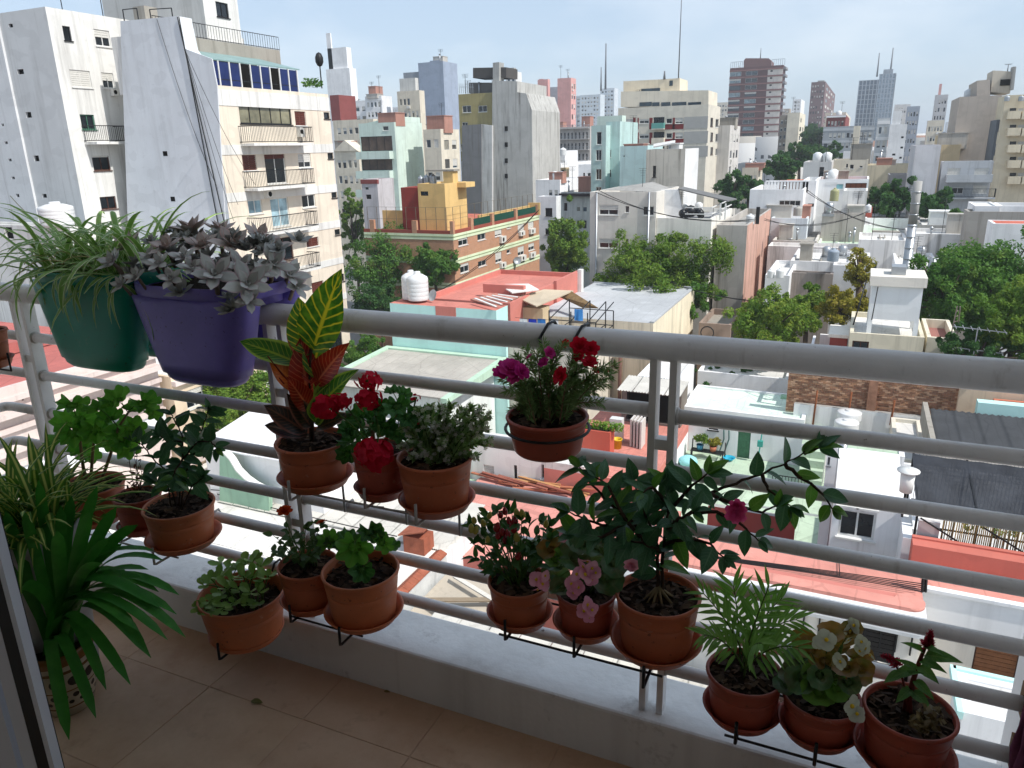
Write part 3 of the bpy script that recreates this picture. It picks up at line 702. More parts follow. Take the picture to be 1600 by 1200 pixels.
    def done(s, roofed=True, backs=True):
        x0, x1, y0, y1, z0, z1 = s.x0, s.x1, s.y0, s.y1, s.z0, s.z1
        by = {}
        for f in 'FRL': by.setdefault(s.wm.get(f, s.mat).name, (s.wm.get(f, s.mat), []))[1].append(f)
        first = True
        for m, fs in by.values():
            mb = MB()
            for f in fs: s.face(mb, f)
            if first:
                mb.face([(x0, y1, z0), (x1, y1, z0), (x1, y1, z1), (x0, y1, z1)]); t = s.th; p = s.par
                if roofed and p > 0:
                    o = [(x0, y0), (x1, y0), (x1, y1), (x0, y1)]; i = [(x0+t, y0+t), (x1-t, y0+t), (x1-t, y1-t), (x0+t, y1-t)]
                    for k in range(4):
                        n = (k+1) % 4; mb.face([(*o[k], z1), (*o[n], z1), (*i[n], z1), (*i[k], z1)]); mb.face([(*i[k], z1), (*i[n], z1), (*i[n], z1-p), (*i[k], z1-p)])
                first = False
            mb.build('wall', m, s.root)
        if roofed:
            p = s.par; t = s.th if p > 0 else 0; mb = MB(); mb.face([(x0+t, y0+t, z1-p), (x1-t, y0+t, z1-p), (x1-t, y1-t, z1-p), (x0+t, y1-t, z1-p)])
            mb.build('roof', s.roof, s.root)
        return s
def box_on(b, name, fx0, fx1, fy0, fy1, h, m, z=None):
    """a rooftop volume of building b: fractions of its plan, height h above its roof"""
    z = (b.z1-b.par) if z is None else z; W, L = b.x1-b.x0, b.y1-b.y0; mb = MB()
    mb.box(b.x0+W*fx0, b.x0+W*fx1, b.y0+L*fy0, b.y0+L*fy1, z+.003, z+h); return mb.build(name, m, b.root)
TANKG = 'water tanks on the roofs'
def tank(label, px, py, Y, w=None, h=None, m=None, dims=None, group=TANKG):
    """water tank; px,py = foot centre in the photo on plane Y; w,h in pixels"""
    p = PY(px, py, Y); k = depth(p)/FPX; r = w/2*k; H = h*k; mb = MB()
    prof = [(r*.98, 0), (r, .03)]
    for i in range(1, 5): prof += [(r, H*.74*i/5-.015), (r*.992, H*.74*i/5), (r, H*.74*i/5+.015)]
    prof += [(r, H*.74), (r*.93, H*.80), (r*.5, H*.90), (r*.32, H*.91), (r*.32, H*.97), (r*.28, H), (.01, H)]
    mb.lathe(prof, (0, 0, 0), 20)
    o = link(bpy.data.objects.new('water_tank', mb.mesh('water_tank', m or TANKM)), None, Matrix.Translation(p)); return tag(o, label, 'water tank', group)
def antenna(label, px, pyb, pyt, Y, r=.05, cross=0):
    a = PY(px, pyb, Y); b = PY(px, pyt, Y); b = Vector((a.x, a.y, b.z)); mb = MB(); mb.tube([a, b], [r, r*.5], 5)
    for i in range(cross):
        z = b.z-(b.z-a.z)*.06*i; mb.bar((a.x-.5+.08*i, a.y, z), (a.x+.5-.08*i, a.y, z), .03)
    o = mb.build('antenna_mast', flat('#6b6e72', .5)); tag(o, label, 'antenna'); return o
def wires(name, label, lst, r=.015, m=None, cat='cable'):
    mb = MB()
    for a, b, sag in lst:
        a, b = Vector(a), Vector(b); pts = [a.lerp(b, k/10)-Vector((0, 0, sag*4*(k/10)*(1-k/10))) for k in range(11)]; mb.tube(pts, r, 5, False)
    o = mb.build(name, m or IRON); tag(o, label, cat); return o

# ------------------------------------------------------------------ ground and trees
mb = MB(); S = 9000
mb.face([(-S, -S, 0), (S, -S, 0), (S, S, 0), (-S, S, 0)]); struct('ground', mb, roofmat('#77746e', .5, .05))
BARK = plaster('#4d3f33', .4, .3)
def leafcloud(cl, per, size, seed, up=.35, flatn=.6):
    """leaf quads round cluster centres; returns V,F,UV. cl: list of (centre, radius)"""
    g = np.random.default_rng(seed); C = np.array([c for c, r in cl]); R = np.array([r for c, r in cl]); n = len(cl)*per
    idx = np.repeat(np.arange(len(cl)), per); d = g.normal(size=(n, 3)); d /= np.linalg.norm(d, axis=1)[:, None]
    q = C[idx]+d*(R[idx]*g.uniform(.35, 1.0, n)**.6)[:, None]
    nn = d*flatn+g.normal(size=(n, 3))*.55; nn[:, 2] += up; nn /= np.linalg.norm(nn, axis=1)[:, None]
    t = np.cross(nn, g.normal(size=(n, 3))); t /= np.linalg.norm(t, axis=1)[:, None]; b = np.cross(nn, t)
    s = size*g.uniform(.6, 1.3, n)[:, None]; a = t*s; b = b*s*.55
    V = np.stack([q-a, q+b*.9-a*.1, q+a, q-b*.9-a*.1], 1).reshape(-1, 3); F = np.arange(n*4).reshape(-1, 4)
    UV = np.tile(np.array([[0, .5], [.5, 1], [1, .5], [.5, 0]]), (n, 1)); return V, F, UV
def treeleaf(key, a, b, c3=None): return leafmat(key, a, b, c3, trans=.45, rough=.6, island=True, spec=.15)
TL = {'g': treeleaf('tree_green', '#527f34', '#86ac54'), 'y': treeleaf('tree_yellow_green', '#74983a', '#bdb850'), 'd': treeleaf('tree_dark_green', '#41693a', '#6a964c'), 'o': treeleaf('tree_ochre', '#98963a', '#c2a248'), 'gy': treeleaf('tree_olive', '#668c36', '#a6b04c')}
def tree(label, px, pyc, Y, wpx, hpx, kind='g', n=90, per=110, leaf=None, seed=1, dep=1.0, sparse=1.0, group='trees between the houses', cat='tree'):
    """crown centre at photo px,pyc on plane Y; crown wpx x hpx pixels"""
    n = int(n*1.35); per = int(per*1.15); wpx *= 1.08; hpx *= 1.08; c = PY(px, pyc, Y); k = depth(c)/FPX; rx, rz = wpx/2*k, hpx/2*k; ry = rx*dep; g = random.Random(seed)
    root = thing('tree', label, cat, (c.x, c.y, 0), group); cl = []; limbs = []
    while len(cl) < n:
        u = Vector((g.uniform(-1, 1), g.uniform(-1, 1), g.uniform(-1, 1))); L = u.length
        if L > 1 or L < .25 or (L < .6 and g.random() < .6): continue
        lob = .80+.30*math.sin(u.x*4.1+seed)*math.cos(u.y*3.7+seed*2)+.20*math.sin(u.z*6+seed+u.x*5)
        p = Vector((c.x+u.x*rx*lob, c.y+u.y*ry*lob, c.z+u.z*rz*(lob if u.z > 0 else .9*lob)))
        cl.append((tuple(p), min(rx, rz)*g.uniform(.10, .25)*sparse))
    lf = leaf or max(.10, .0021*Y*1.0)
    V, F, UV = leafcloud(cl, per, lf, seed)
    link(bpy.data.objects.new('crown', npmesh('crown', V, F, TL[kind], uv=UV)), root)
    mb = MB(); zt = c.z-rz*.5; h = max(1.0, zt); tr = max(.12, h*.022)
    mb.tube([(c.x, c.y, 0), (c.x+.1*rx, c.y, h*.5), (c.x, c.y, zt)], [tr*1.3, tr, tr*.75], 9); 
    for q, r_ in cl[::max(1, n//14)]: mb.tube([(c.x, c.y, zt), Vector((c.x, c.y, zt)).lerp(Vector(q), .5)+Vector((0, 0, .12*rz)), q], [tr*.55, tr*.3, tr*.08], 6)
    mb.build('trunk', BARK, root); return root
# ================================================================== LEFT: two tall apartment blocks
CREAMW = plaster('#cabda9', .2, .3); WHITEW = plaster('#c6c5c0', .4, .5); SHADEBLUEW = plaster('#bcc0c4', .45, .2); SHADEGREYW = plaster('#a9a9a6', .35, .4)  # last two: white walls with bluish and grey shade put into their colour
c = PT(100, 167, 48); zt = PY(72, 10, c.y).z
b = Bld('apartment_building', 'tall white apartment block at far left with a grey side wall of small vents', dims=(c.x-11, c.x, c.y, c.y+17, zt), mat=WHITEW, par=.6); b.wm = {'F': plaster('#b4b6b6', .3, .35)}  # front face greyed, its shade is put into the wall colour
b.w('R', (148.5, 47, 172, 72.5, dict(shut=.45)), (99, 41, 111, 63.5, dict(n=1, kind='d')), (111, 110, 142, 136.5, dict(shut=1)), (160, 114, 178, 138, dict(shut=.5)), (126.5, 179, 148.5, 202.5, dict(kind='g')), (145, 243.5, 172, 266.6, dict(kind='b', shut=.1)), (157, 307, 182, 327, dict(kind='b')))
b.bal('R', 131.6, 181, 222, dep=1.2); b.ac('R', 172, 139, 180, 150)
b.v('F', (13.5, 37, 20, 43), (27, 108, 37, 116), (40.5, 175, 49, 184), (53, 243, 61, 252), (66, 303, 73, 309)); b.done()
mb = MB(); q = PX(160, 18, c.x-1.5); mb.tube([(q.x, q.y, zt-.3), (q.x, q.y, zt+2.2)], .03, 5); mb.tube([(q.x, q.y-3, zt-.3), (q.x, q.y-3, zt+2.8)], .03, 5)
for k in range(5): mb.bar((q.x-.5, q.y-3, zt+2.7-.25*k), (q.x+.5, q.y-3, zt+2.7-.25*k), .02)
b.part('roof_antenna', mb, IRON)
GY = c.y-.15; q = PY(57, 330, GY)
b = Bld('apartment_building', 'pale windowless block edge at the extreme left with a column of tiny vents', dims=(q.x-10, q.x, GY, GY+8, CZ+9.0), mat=plaster('#bdbfc0', .3, .3), par=.5)
b.v('F', (2, 193, 6, 197), (7, 221, 12, 225), (13, 248, 18, 252), (18, 276, 23, 280), (25, 303, 30, 308)); b.done()

c = PT(345, 240, 47); LY = c.y; LX = c.x; ye = PX(521, 240, LX).y; ztop = PX(339, 133, LX).z; xl = PY(240, 330, LY).x
b = Bld('apartment_building', 'cream and white balconied apartment tower with a blue glazed rooftop veranda', dims=(xl, LX, LY, ye, ztop), mat=CREAMW, par=.25); b.wm = {'F': SHADEBLUEW, 'L': WHITEW}
SHB = dict(shut=1, shm=SHUTB)
b.w('R', (461, 174, 478, 196, SHB), (379, 242, 401, 266, SHB), (415, 241, 447, 287, dict(kind='w', shut=.15, shm=SHUTB)), (466, 240, 486, 262, dict(shut=.6)), (388, 312, 410, 334, dict(glass=glassmat('#6f8790'))), (424, 309, 452, 354, dict(glass=glassmat('#7d949c'))), (472, 304, 493, 324), (430, 371, 458, 408, dict(kind='b')), (479, 371, 498, 385, SHB),
    (506, 175.5, 516, 185.6, dict(n=1, kind='d')), (512, 239, 522, 248, dict(n=1, kind='d')), (518, 300, 527, 309, dict(n=1, kind='d')), (523, 358, 532, 367, dict(n=1, kind='d')), (529, 428, 538, 440, dict(n=1, kind='d')), (487, 440, 506, 456, SHB), (470, 500, 500, 540, dict(kind='d')), (515, 520, 535, 545, dict(n=1, kind='d')))
b.w('R', (374, 164, 455, 194, dict(n=5, kind='d', glass=glassmat('#5d5a48'))))
for i, (x0, x1, y) in enumerate(((375, 470, 224), (381, 473, 291), (388, 479, 359), (395, 483, 425))): b.bal('R', x0, x1, y, dep=1.15, h=1.05, slab=WHITEW)
for (y0, y1) in ((153, 174), (225, 238), (288, 300), (345, 356), (404, 414), (462, 472)): b.bandpx('R', 522, y0, y1, WHITEW, .035)
b.ac('R', 411, 297, 424, 309); b.ac('R', 463, 198, 470, 214)
b.done()
# raked party wall in front, running up past the terraces
mb = MB(); pts = [(188, 33), (277, 25), (289, 76), (331, 92), (339, 133), (352, 350), (368, 520), (400, 900), (215, 900), (205, 500), (199, 330)]
poly = [PY(x, y, LY-.09) for x, y in pts]; mb.prism(poly, (0, .08, 0)); b.part('party_wall', mb, SHADEBLUEW)
for vx, vy in ((258, 240), (270, 311)): q = PY(vx, vy, LY-.1); mb = MB(); mb.box(q.x-.19, q.x+.19, LY-.1, LY-.091, q.z-.15, q.z+.15); b.part('vent', mb, DARK)
mb = MB(); z0 = b.z1-.2; yv = PX(466, 140, LX-.3).y; zv0 = PX(466, 140, LX-.3).z; zf = PX(330, 94, LX-.3).z; zb = zf+1.0
mb.prism([(LX-.25, LY, zf+.02), (LX-.25, LY, zf+.1), (LX-4.2, LY, zb+.1), (LX-4.2, LY, zb+.02)], (0, yv-LY+.3, 0)); b.part('veranda_roof', mb, flat('#7f9a98', .5, .3, 0, .25, 1))
BLUEG = flat('#1a2a5c', .55, .3, 0, .35, .8)
n = 9
for k in range(n):
    ya = LY+.1+(yv-LY-.1)*k/n; yb = LY+.1+(yv-LY-.1)*(k+1)/n
    mb = MB(); mb.box(LX-.36, LX-.30, ya+.05, yb-.05, ztop+.05, zf-.02); p = mb.build('blind_panel', BLUEG if k not in (3, 6) else DARK, b.root)
    mb = MB(); mb.box(LX-.34, LX-.24, yb-.045, yb+.045, ztop-.1, zf+.02); mb.build('mullion', WHITEP, b.root)
mb = MB(); mb.box(LX-.33, LX-.29, LY, yv, (ztop+zf)/2-.35, (ztop+zf)/2-.3); b.part('guard_rail', mb, IRON)
mb = MB(); mb.box(LX-8, LX-4.2, LY+.02, yv+.5, ztop-.2, PX(300, 60, LX-4.2).z); b.part('penthouse', mb, WHITEW)
zp = PX(285, 58, LX-4.2).z; mb = MB(); mb.box(LX-4.5, LX-3.7, LY+.01, PX(438, 88, LX-3.7).y, zp-1.0, zp); b.part('terrace_parapet', mb, CONC)
mb = MB(); y1 = PX(438, 75, LX-4).y
for q in (zp+.1, zp+.95): mb.box(LX-4.12, LX-4.08, LY, y1, q, q+.04)
m = 46
for k in range(m+1): y = LY+(y1-LY)*k/m; mb.box(LX-4.11, LX-4.09, y, y+.018, zp, zp+.95)
b.part('terrace_railing', mb, IRON)
mb = MB(); X2 = PY(322, 40, LY+5).x; yp = PX(377, 55, X2).y; xp0 = PY(164, 30, LY+5).x
tw = Bld('stair_tower', 'grey and white stair tower with one window rising behind the veranda roof', dims=(xp0, X2, LY+5, yp, CZ+16), z0=zp-.5, mat=WHITEW, par=.5); tw.wm = {'F': SHADEGREYW}  # front toned grey for its shade, the other faces stay white
tw.w('R', (338, 4, 357, 27, dict(kind='d'))); tw.done()
p0 = PY(277, 26, LY-.15); p1 = PY(351, 350, LY-.15); p2 = PY(356, 430, LY-.15)
o = wires('hanging_cable', 'thick black cables slanting down the corner of the veranda tower', [(p0, p1, .2), (p0+Vector((.12, 0, 0)), p2, .12)], .035)
o = wires('loose_wires', 'thin loose wires fanning down across the cream balcony facade', [(PX(290, 80, LX+.3), PX(x, y, LX+.4), .6) for x, y in ((372, 320), (400, 290), (365, 345))]+[(PY(245, 30, LY-.12), PY(338, 290, LY-.12), .8)], .014)
mb = MB(); q = PX(503, 138, LX-1.0); mb.tube([q, q+Vector((0, 0, 2.2))], .05, 6); mb.ball(q+Vector((0, 0, 2.0)), .32, 7, 5, 1.6); o = mb.build('roof_post', IRON); tag(o, 'dark wrapped post at the roof corner of the veranda tower', 'post')
LVF, LFF, LUV = leafcloud([(tuple(PX(480+6*i, 136, LX-.8)+Vector((0, 0, .3))), .35) for i in range(4)], 60, .12, 5)
o = link(bpy.data.objects.new('terrace_shrub', npmesh('terrace_shrub', LVF, LFF, TL['g'], uv=LUV))); tag(o, 'small green shrub on the terrace edge of the veranda tower', 'shrub')
tank('white water tank behind the spider plant at far left', 92, 352, 30, 50, 36)
b = Bld('low_house', 'low white house roof behind the green planter at far left', F=(-40, 108, 352), Y=29.6, depth=1.5, mat=WHITEW, roof=WHITER, par=.3); b.v('F', (8, 343+12, 20, 373)); b.done()

mb = MB(); mb.prism([PY(x, y, LY) for x, y in ((188, 33), (277, 25), (288, 76), (300, 92), (310, 135), (300, 330), (250, 500), (205, 500), (199, 330))], (0, 1.1, 0)); b.part('rear_wall', mb, SHADEBLUEW)
mb = MB(); q = PY(228, 25, LY+1.5); mb.box(q.x-.5, q.x+.5, LY+1, LY+2, q.z-1.2, q.z+.5); b.part('roof_hut', mb, CONC)
mb = MB()
for x0, x1 in ((194, 216), (236, 270)):
    a = PY(x0, 30, LY+.5); c2 = PY(x1, 28, LY+.5); mb.bar(a+Vector((0, 0, .55)), c2+Vector((0, 0, .55)), .05)
    for q in (a, c2): mb.bar(q-Vector((0, 0, .5)), q+Vector((0, 0, .55)), .05)
b.part('roof_rail', mb, IRON)
# ================================================================== BRICK APARTMENT HOUSE with pale green bands
def brickmat(key, c1, c2, mortar, bw, bh, scale=1.0, dirt=.3):
    k = ('bk', key)
    if k in MATS: return MATS[k]
    t = NT(key); p = t.pos(); sx = t.n('SeparateXYZ'); t.l(p, sx.inputs[0]); cb = t.n('CombineXYZ'); t.l(t.math('ADD', sx.outputs['X'], sx.outputs['Y']), cb.inputs['X']); t.l(sx.outputs['Z'], cb.inputs['Y'])
    bt = t.n('TexBrick'); t.l(cb.outputs[0], bt.inputs['Vector']); bt.inputs['Scale'].default_value = 1; bt.inputs['Brick Width'].default_value = bw; bt.inputs['Row Height'].default_value = bh; bt.inputs['Mortar Size'].default_value = .012
    bt.inputs['Color1'].default_value = lin(c1); bt.inputs['Color2'].default_value = lin(c2); bt.inputs['Mortar'].default_value = lin(mortar)
    n = t.noise(p, .7, 6, .65); col = t.mix(t.math('MULTIPLY', t.ramp(n, .5, .8), dirt), bt.outputs['Color'], lin('#4a3d34')); t.bsdf(col, .9, t.bump(bt.outputs['Fac'], .4, .01), .15); MATS[k] = t.m; return t.m
BRICK = brickmat('brick_wall', '#c58b68', '#b37a58', '#b09a86', .24, .075); YEL = plaster('#c9a45a', .15, .2); PGRN = plaster('#c4cfa8', .2, .25); BRED = plaster('#8c3d2c', .2, .2)
c = PT(708, 366, 80); EX, EY = c.x, c.y; ez = c.z; e1 = PX(842, 333, EX).y; e0 = PY(566, 330, EY).x
b = Bld('brick_apartment_house', 'four storey brick apartment house with pale green bands and a yellow rooftop room', dims=(e0, EX, EY, e1, ez+.0), mat=BRICK, roof=roofmat('#b0573f', .3), par=.0)
for q in ((716, 368, 731, 383.5, dict(shut=.45)), (746, 364.7, 759, 375), (773, 355, 784, 369, dict(shut=.8)), (791.6, 350.6, 797.5, 357, dict(n=1)), (809, 346, 819, 361.5, dict(shut=.9)), (825, 343, 834, 357, dict(shut=.9)), (719, 411.5, 733, 425.6, dict(shut=.3)), (747, 407, 760, 416), (774, 394, 784, 410, dict(shut=.7)), (791.6, 390, 797.5, 396, dict(n=1)), (809, 385, 819, 399, dict(shut=.6)), (825.6, 380, 835, 391, dict(shut=.5)), (776, 432, 786, 446), (810, 423, 820, 437)): b.w('R', q)
for q in ((780, 369, 787.5, 379), (810, 361, 817, 368), (826, 357, 833.5, 365), (780, 410, 787.5, 418), (811, 399, 819, 407), (826, 394, 834, 402)): b.ac('R', *q)
fl = (b.uz('R', 716, 395)[1]-b.uz('R', 709, 366)[1])
for f in 'FR':
    for dz in (0, -2.62, -5.24, -7.9):
        b.band(f, ez-.62+dz-.02, ez-.02+dz, PGRN, .05); b.band(f, ez-.36+dz, ez-.26+dz, flat('#8c9a70', .8), .07, 'band_lip')
b.done()
mb = MB(); mb.box(e0, EX+.02, EY-.02, EY+.22, ez+.002, ez+.35); b.part('parapet', mb, BRED); mb = MB(); mb.box(EX-.22, EX+.021, EY+.22, e1, ez+.002, ez+.35); b.part('parapet', mb, BRED)
for k, (x, f) in enumerate([(708, 'c'), (736, 'R'), (769, 'R'), (806, 'R'), (840, 'R'), (648, 'F'), (582, 'F')]):
    if f == 'R': y = PX(x, 345, EX-.1).y; P_ = (EX-.32, EX+.04, y-.3, y+.3)
    elif f == 'F': xx = PY(x, 352, EY+.1).x; P_ = (xx-.3, xx+.3, EY-.04, EY+.3)
    else: P_ = (EX-.34, EX+.05, EY-.05, EY+.35)
    mb = MB(); mb.box(*P_, ez+.003, ez+1.35); b.part('brick_pier', mb, BRICK)
MESHG = flat('#1f4a3c', .8, .1, 0, .3, 3)
for x0, x1 in ((740, 767), (771, 804), (808, 838)):
    y0 = PX(x0, 345, EX-.1).y+.1; y1 = PX(x1, 345, EX-.1).y-.1; mb = MB(); mb.box(EX-.16, EX-.12, y0, y1, ez+.36, ez+1.15); b.part('mesh_panel', mb, MESHG)
mb = MB()
for k in range(15): y = EY+(e1-EY)*k/14; mb.box(EX-.9, EX-.86, y, y+.05, ez+.003, ez+2.7)
for k in range(9): x = e0+(EX-e0)*k/9; mb.box(x, x+.05, EY+.9, EY+.94, ez+.003, ez+2.7)
for z in (1.4, 2.68): mb.box(EX-.89, EX-.87, EY+.9, e1, ez+z, ez+z+.025); mb.box(e0, EX-.9, EY+.91, EY+.93, ez+z, ez+z+.025)
b.part('wire_fence', mb, flat('#6d6453', .7))
ys = EY+1.6; a0 = PY(653, 300, ys).x; a1 = PY(695, 300, ys).x; zz = PY(675, 287, ys).z; yr = PX(729, 300, a1).y
st = Bld('rooftop_room', 'yellow rooftop room with overhanging slab on the brick apartment house', dims=(a0, a1, ys, yr, zz), z0=ez+.003, mat=YEL, par=.2, roof=GREYR, cat='rooftop room'); st.w('F', (657, 299, 669, 306, dict(n=1, kind='d', sill=False))); st.done()
mb = MB(); mb.box(a1, a1+1.1, yr-2.2, yr, zz-.55, zz-.02); st.part('eave_slab', mb, YEL); mb = MB(); mb.box(a0-.1, a1+.1, ys+2.0, ys+3.4, zz+1.2, zz+1.4); st.part('tank_shelf', mb, CONC); mb = MB(); mb.box(a1-1.3, a1-.1, ys+2.1, ys+3.3, zz+.0, zz+1.2); st.part('chimney', mb, YEL)
mb = MB(); q0 = PY(628, 300, ys+1).x; mb.box(q0, a0-.02, ys+.8, ys+4, ez+.003, PY(640, 293, ys+.8).z); b.part('red_stair_wall', mb, plaster('#8e2f22', .2, .2))
for bx in ((e0+.3, q0, EY+3.5, EY+3.7, ez+.003, ez+2.1), (a1+2, EX-1.31, e1-.5, e1-.3, ez+.003, ez+1.6), (EX-1.3, EX-1.1, EY+(e1-EY)*.35, e1-.3, ez+.003, ez+1.25)): mb = MB(); mb.box(*bx); b.part('yellow_parapet', mb, YEL)
tank('steel water tank left on the shelf above the yellow rooftop room', 658, 291, ys+2.6, 9, 16, GALV); tank('steel water tank in the middle above the yellow rooftop room', 667, 290, ys+2.7, 9, 17, GALV); tank('steel water tank right above the yellow rooftop room', 677, 289, ys+2.8, 11, 17, GALV)
mb = MB(); q = PX(808, 408, EX+.4); 
mb.lathe([(.01, 0), (.3, .05), (.5, .16)], (0, 0, 0), 16, False); o = link(bpy.data.objects.new('satellite_dish', mb.mesh('satellite_dish', GALV)), None, Matrix.Translation(q) @ Euler((1.1, .2, .6)).to_matrix().to_4x4()); tag(o, 'round satellite dish on the side of the brick apartment house', 'satellite dish')

# ================================================================== RED ROOF, GREY ROOF AND TURQUOISE HOUSES (middle distance)
TURQ = plaster('#a3cfc9', .12, .15); CREAM2 = plaster('#cdbfa4', .25, .65); TERRA = plaster('#b9685a', .2, .12)
ty = 43.5; x0 = PY(609, 475, ty).x; x1 = PY(775, 478, ty).x
b = Bld('turquoise_house', 'pale turquoise house wall with a notch, carrying two white water tanks', dims=(x0, x1, ty, ty+1.8, 11.9), mat=TURQ, par=.0, roof=REDR); b.done()
xa = PY(680, 478, ty).x; xb_ = PY(712, 478, ty).x
mb = MB(); mb.box(xa+.01, xb_, ty-.015, ty+.3, 10.6, 11.93); b.part('red_gap', mb, TERRA)
tank('front white water tank on the turquoise house', 654, 468, ty+.95, 33, 44); tank('rear white water tank half hidden on the turquoise house', 644, 466, ty+1.4, 30, 44)
mb = MB(); mb.lathe([(.01, 0), (.25, .04), (.42, .14)], (0, 0, 0), 16, False); o = link(bpy.data.objects.new('satellite_dish', mb.mesh('satellite_dish', GALV)), None, Matrix.Translation(PY(678, 462, ty+1.2)) @ Euler((1.2, .3, -.5)).to_matrix().to_4x4()); tag(o, 'satellite dish beside the tanks on the turquoise house', 'satellite dish')
yb = PZ(850, 424, 12).y; rx0 = PZ(679, 473, 12).x; rx1 = PZ(893, 430, 12).x
b = Bld('red_roof_house', 'long house with a flat terracotta red roof and red parapet', dims=(rx0-2, rx1, ty+2, yb, 12.0), mat=TERRA, roof=REDR, par=.35); b.done()
ym = 53.6; mb = MB(); mb.box(rx1+.001, rx1+.25, ym, yb, 10.4, 12.2); b.part('side_parapet', mb, TERRA); mb = MB(); mb.box(rx1+.26, rx1+.6, yb-.5, yb+.02, 9.5, 12.35); b.part('end_pier', mb, WHITEW)
g0, g1 = PZ(880, 442, 10.5).x, PZ(1020, 506, 10.5).x; gb = 63.0
ROOFG = roofmat('#a3a6a8', .22, .25)
b = Bld('grey_roof_hall', 'big hall with smooth pale grey flat roof and streaked cream side wall', dims=(g0+2.6, g1, 49.0, gb, 10.5), mat=CREAM2, roof=ROOFG, par=0.0); b.wm = {'R': plaster('#d2c5a8', .25, .6)}; b.done()
mb = MB(); mb.box(g1-.25, g1+.03, 49.0, gb, 10.503, 10.62); mb.box(g0+2.6, g1-.25, gb-.2, gb, 10.503, 10.6); b.part('roof_kerb', mb, ROOFG)
mb = MB(); mb.ball(PZ(1005, 442, 10.5), .7, 12, 8, .7); b.part('roof_dome', mb, WHITEP)
b = Bld('weathered_wall_block', 'narrow weathered wooden looking wall beside a rusty drainpipe below the grey roof', F=(974, 1016, 540), Y=48.3, depth=.6, mat=plaster('#b5a48a', .5, .9), par=0); b.done()
mb = MB(); q = PY(969, 560, 48.1); mb.tube([(q.x, 48.1, 3), (q.x, 48.1, q.z+2)], .13, 8); o = mb.build('drain_pipe', plaster('#6d4b40', .4, .3)); tag(o, 'rusty brown drainpipe beside the weathered wall', 'drainpipe')
# roof terrace with the laundry, awnings and the iron cage in front of the grey hall
ter = Bld('laundry_terrace', 'roof terrace with beige lean-to, awnings and black iron cage before the grey hall', dims=(x1+.02, g1-2.8, 43.6, 48.95, 9.6), mat=plaster('#bfb7a6', .3, .4), roof=roofmat('#9a9186'), par=.25); ter.done()
mb = MB(); wx0, wx1 = PY(782, 500, 48.2).x, PY(853, 500, 48.2).x; mb.box(wx0, wx1, 47.6, 48.9, 9.38, 11.3); ter.part('lean_to', mb, plaster('#b39d78', .25, .2))
def slab(px4, zs, th=.08):
    mb = MB(); p = [PZ(x, y, z) for (x, y), z in zip(px4, zs)]; mb.prism(p, (0, 0, -th)); return mb
CANV = flat('#b9ab95', .8, .2, 0, .15, .8)
o = slab([(806, 464), (838, 478), (896, 454), (850, 452)], (11.9, 11.7, 12.0, 12.2)).build('awning', CANV); tag(o, 'cream canvas awning over the laundry terrace', 'awning')
o = slab([(735, 467), (775, 480), (812, 463), (772, 458)], (12.1, 11.9, 12.0, 12.3)).build('slatted_pergola', flat('#a9786a', .8, .2, 0, .5, 2)); tag(o, 'striped reddish pergola roof left of the canvas awning', 'pergola')
mb = MB(); 
for k in range(5):
    a = PZ(742+9*k, 466-1.5*k, 12.36); c2 = PZ(775+8.5*k, 479-3.7*k, 12.2); mb.bar(a, c2, .16, .05)
o = mb.build('pergola_slats', WHITEP); tag(o, 'white slats lying over the striped pergola roof', 'slats')
o = slab([(870, 461), (910, 480), (935, 481), (893, 455)], (11.6, 11.2, 11.6, 12.0), .05).build('bamboo_shade', flat('#8d7350', .8, .2, 0, .5, 3)); tag(o, 'brown sloping cane shade inside the iron cage', 'shade')
o = slab([(778, 444), (800, 457), (842, 452), (826, 443)], (12.4, 12.3, 12.35, 12.4)).build('roof_sheet', WHITER); tag(o, 'grey roofing sheet laid on the red roof behind the awning', 'roof sheet')
mb = MB(); p = PZ(775, 448, 12.02); q = PZ(820, 459, 12.02); mb.box(p.x, q.x, q.y-.2, q.y+.2, 11.98, 12.6); o = mb.build('red_upstand', TERRA); tag(o, 'low red upstand wall on the red roof', 'wall')
mb = MB(); Y0, Y1 = 44.2, 48.0; cx = [PY(x, 500, Y0).x for x in (858, 892, 918, 931)]
for x in cx:
    for y in (Y0, Y1): mb.bar((x, y, 9.35), (x, y, 12.0 if x < cx[3] else 11.4), .06)
for i in range(3):
    for z in (10.4, 11.4):
        for y in (Y0, Y1): mb.bar((cx[i], y, z), (cx[i+1], y, z), .05)
for x in cx: mb.bar((x, Y0, 11.4), (x, Y1, 12.0), .05); mb.bar((x, Y0, 10.4), (x, Y1, 10.4), .05)
mb.bar((cx[2], Y0, 10.4), (cx[3], Y0, 9.4), .05); mb.bar((cx[0], Y0, 11.4), (cx[1], Y0, 10.4), .05)
xe = PY(992, 530, Y0).x
for z in (9.9, 10.65): mb.bar((cx[3], Y0, z), (xe, Y0, z), .05)
mb.bar((xe, Y0, 9.35), (xe, Y0, 10.7), .09); mb.bar((xe-2, Y0, 9.4), (xe, Y0, 10.6), .04)
for k in range(12): y = Y0; mb.bar((x1+.2+k*.75, y, 9.35), (x1+.2+k*.75, y, 10.35), .04)
mb.bar((x1+.2, Y0, 10.35), (cx[0], Y0, 10.35), .05)
o = mb.build('iron_cage', IRON); tag(o, 'black iron cage frame and fence on the laundry terrace', 'iron frame')
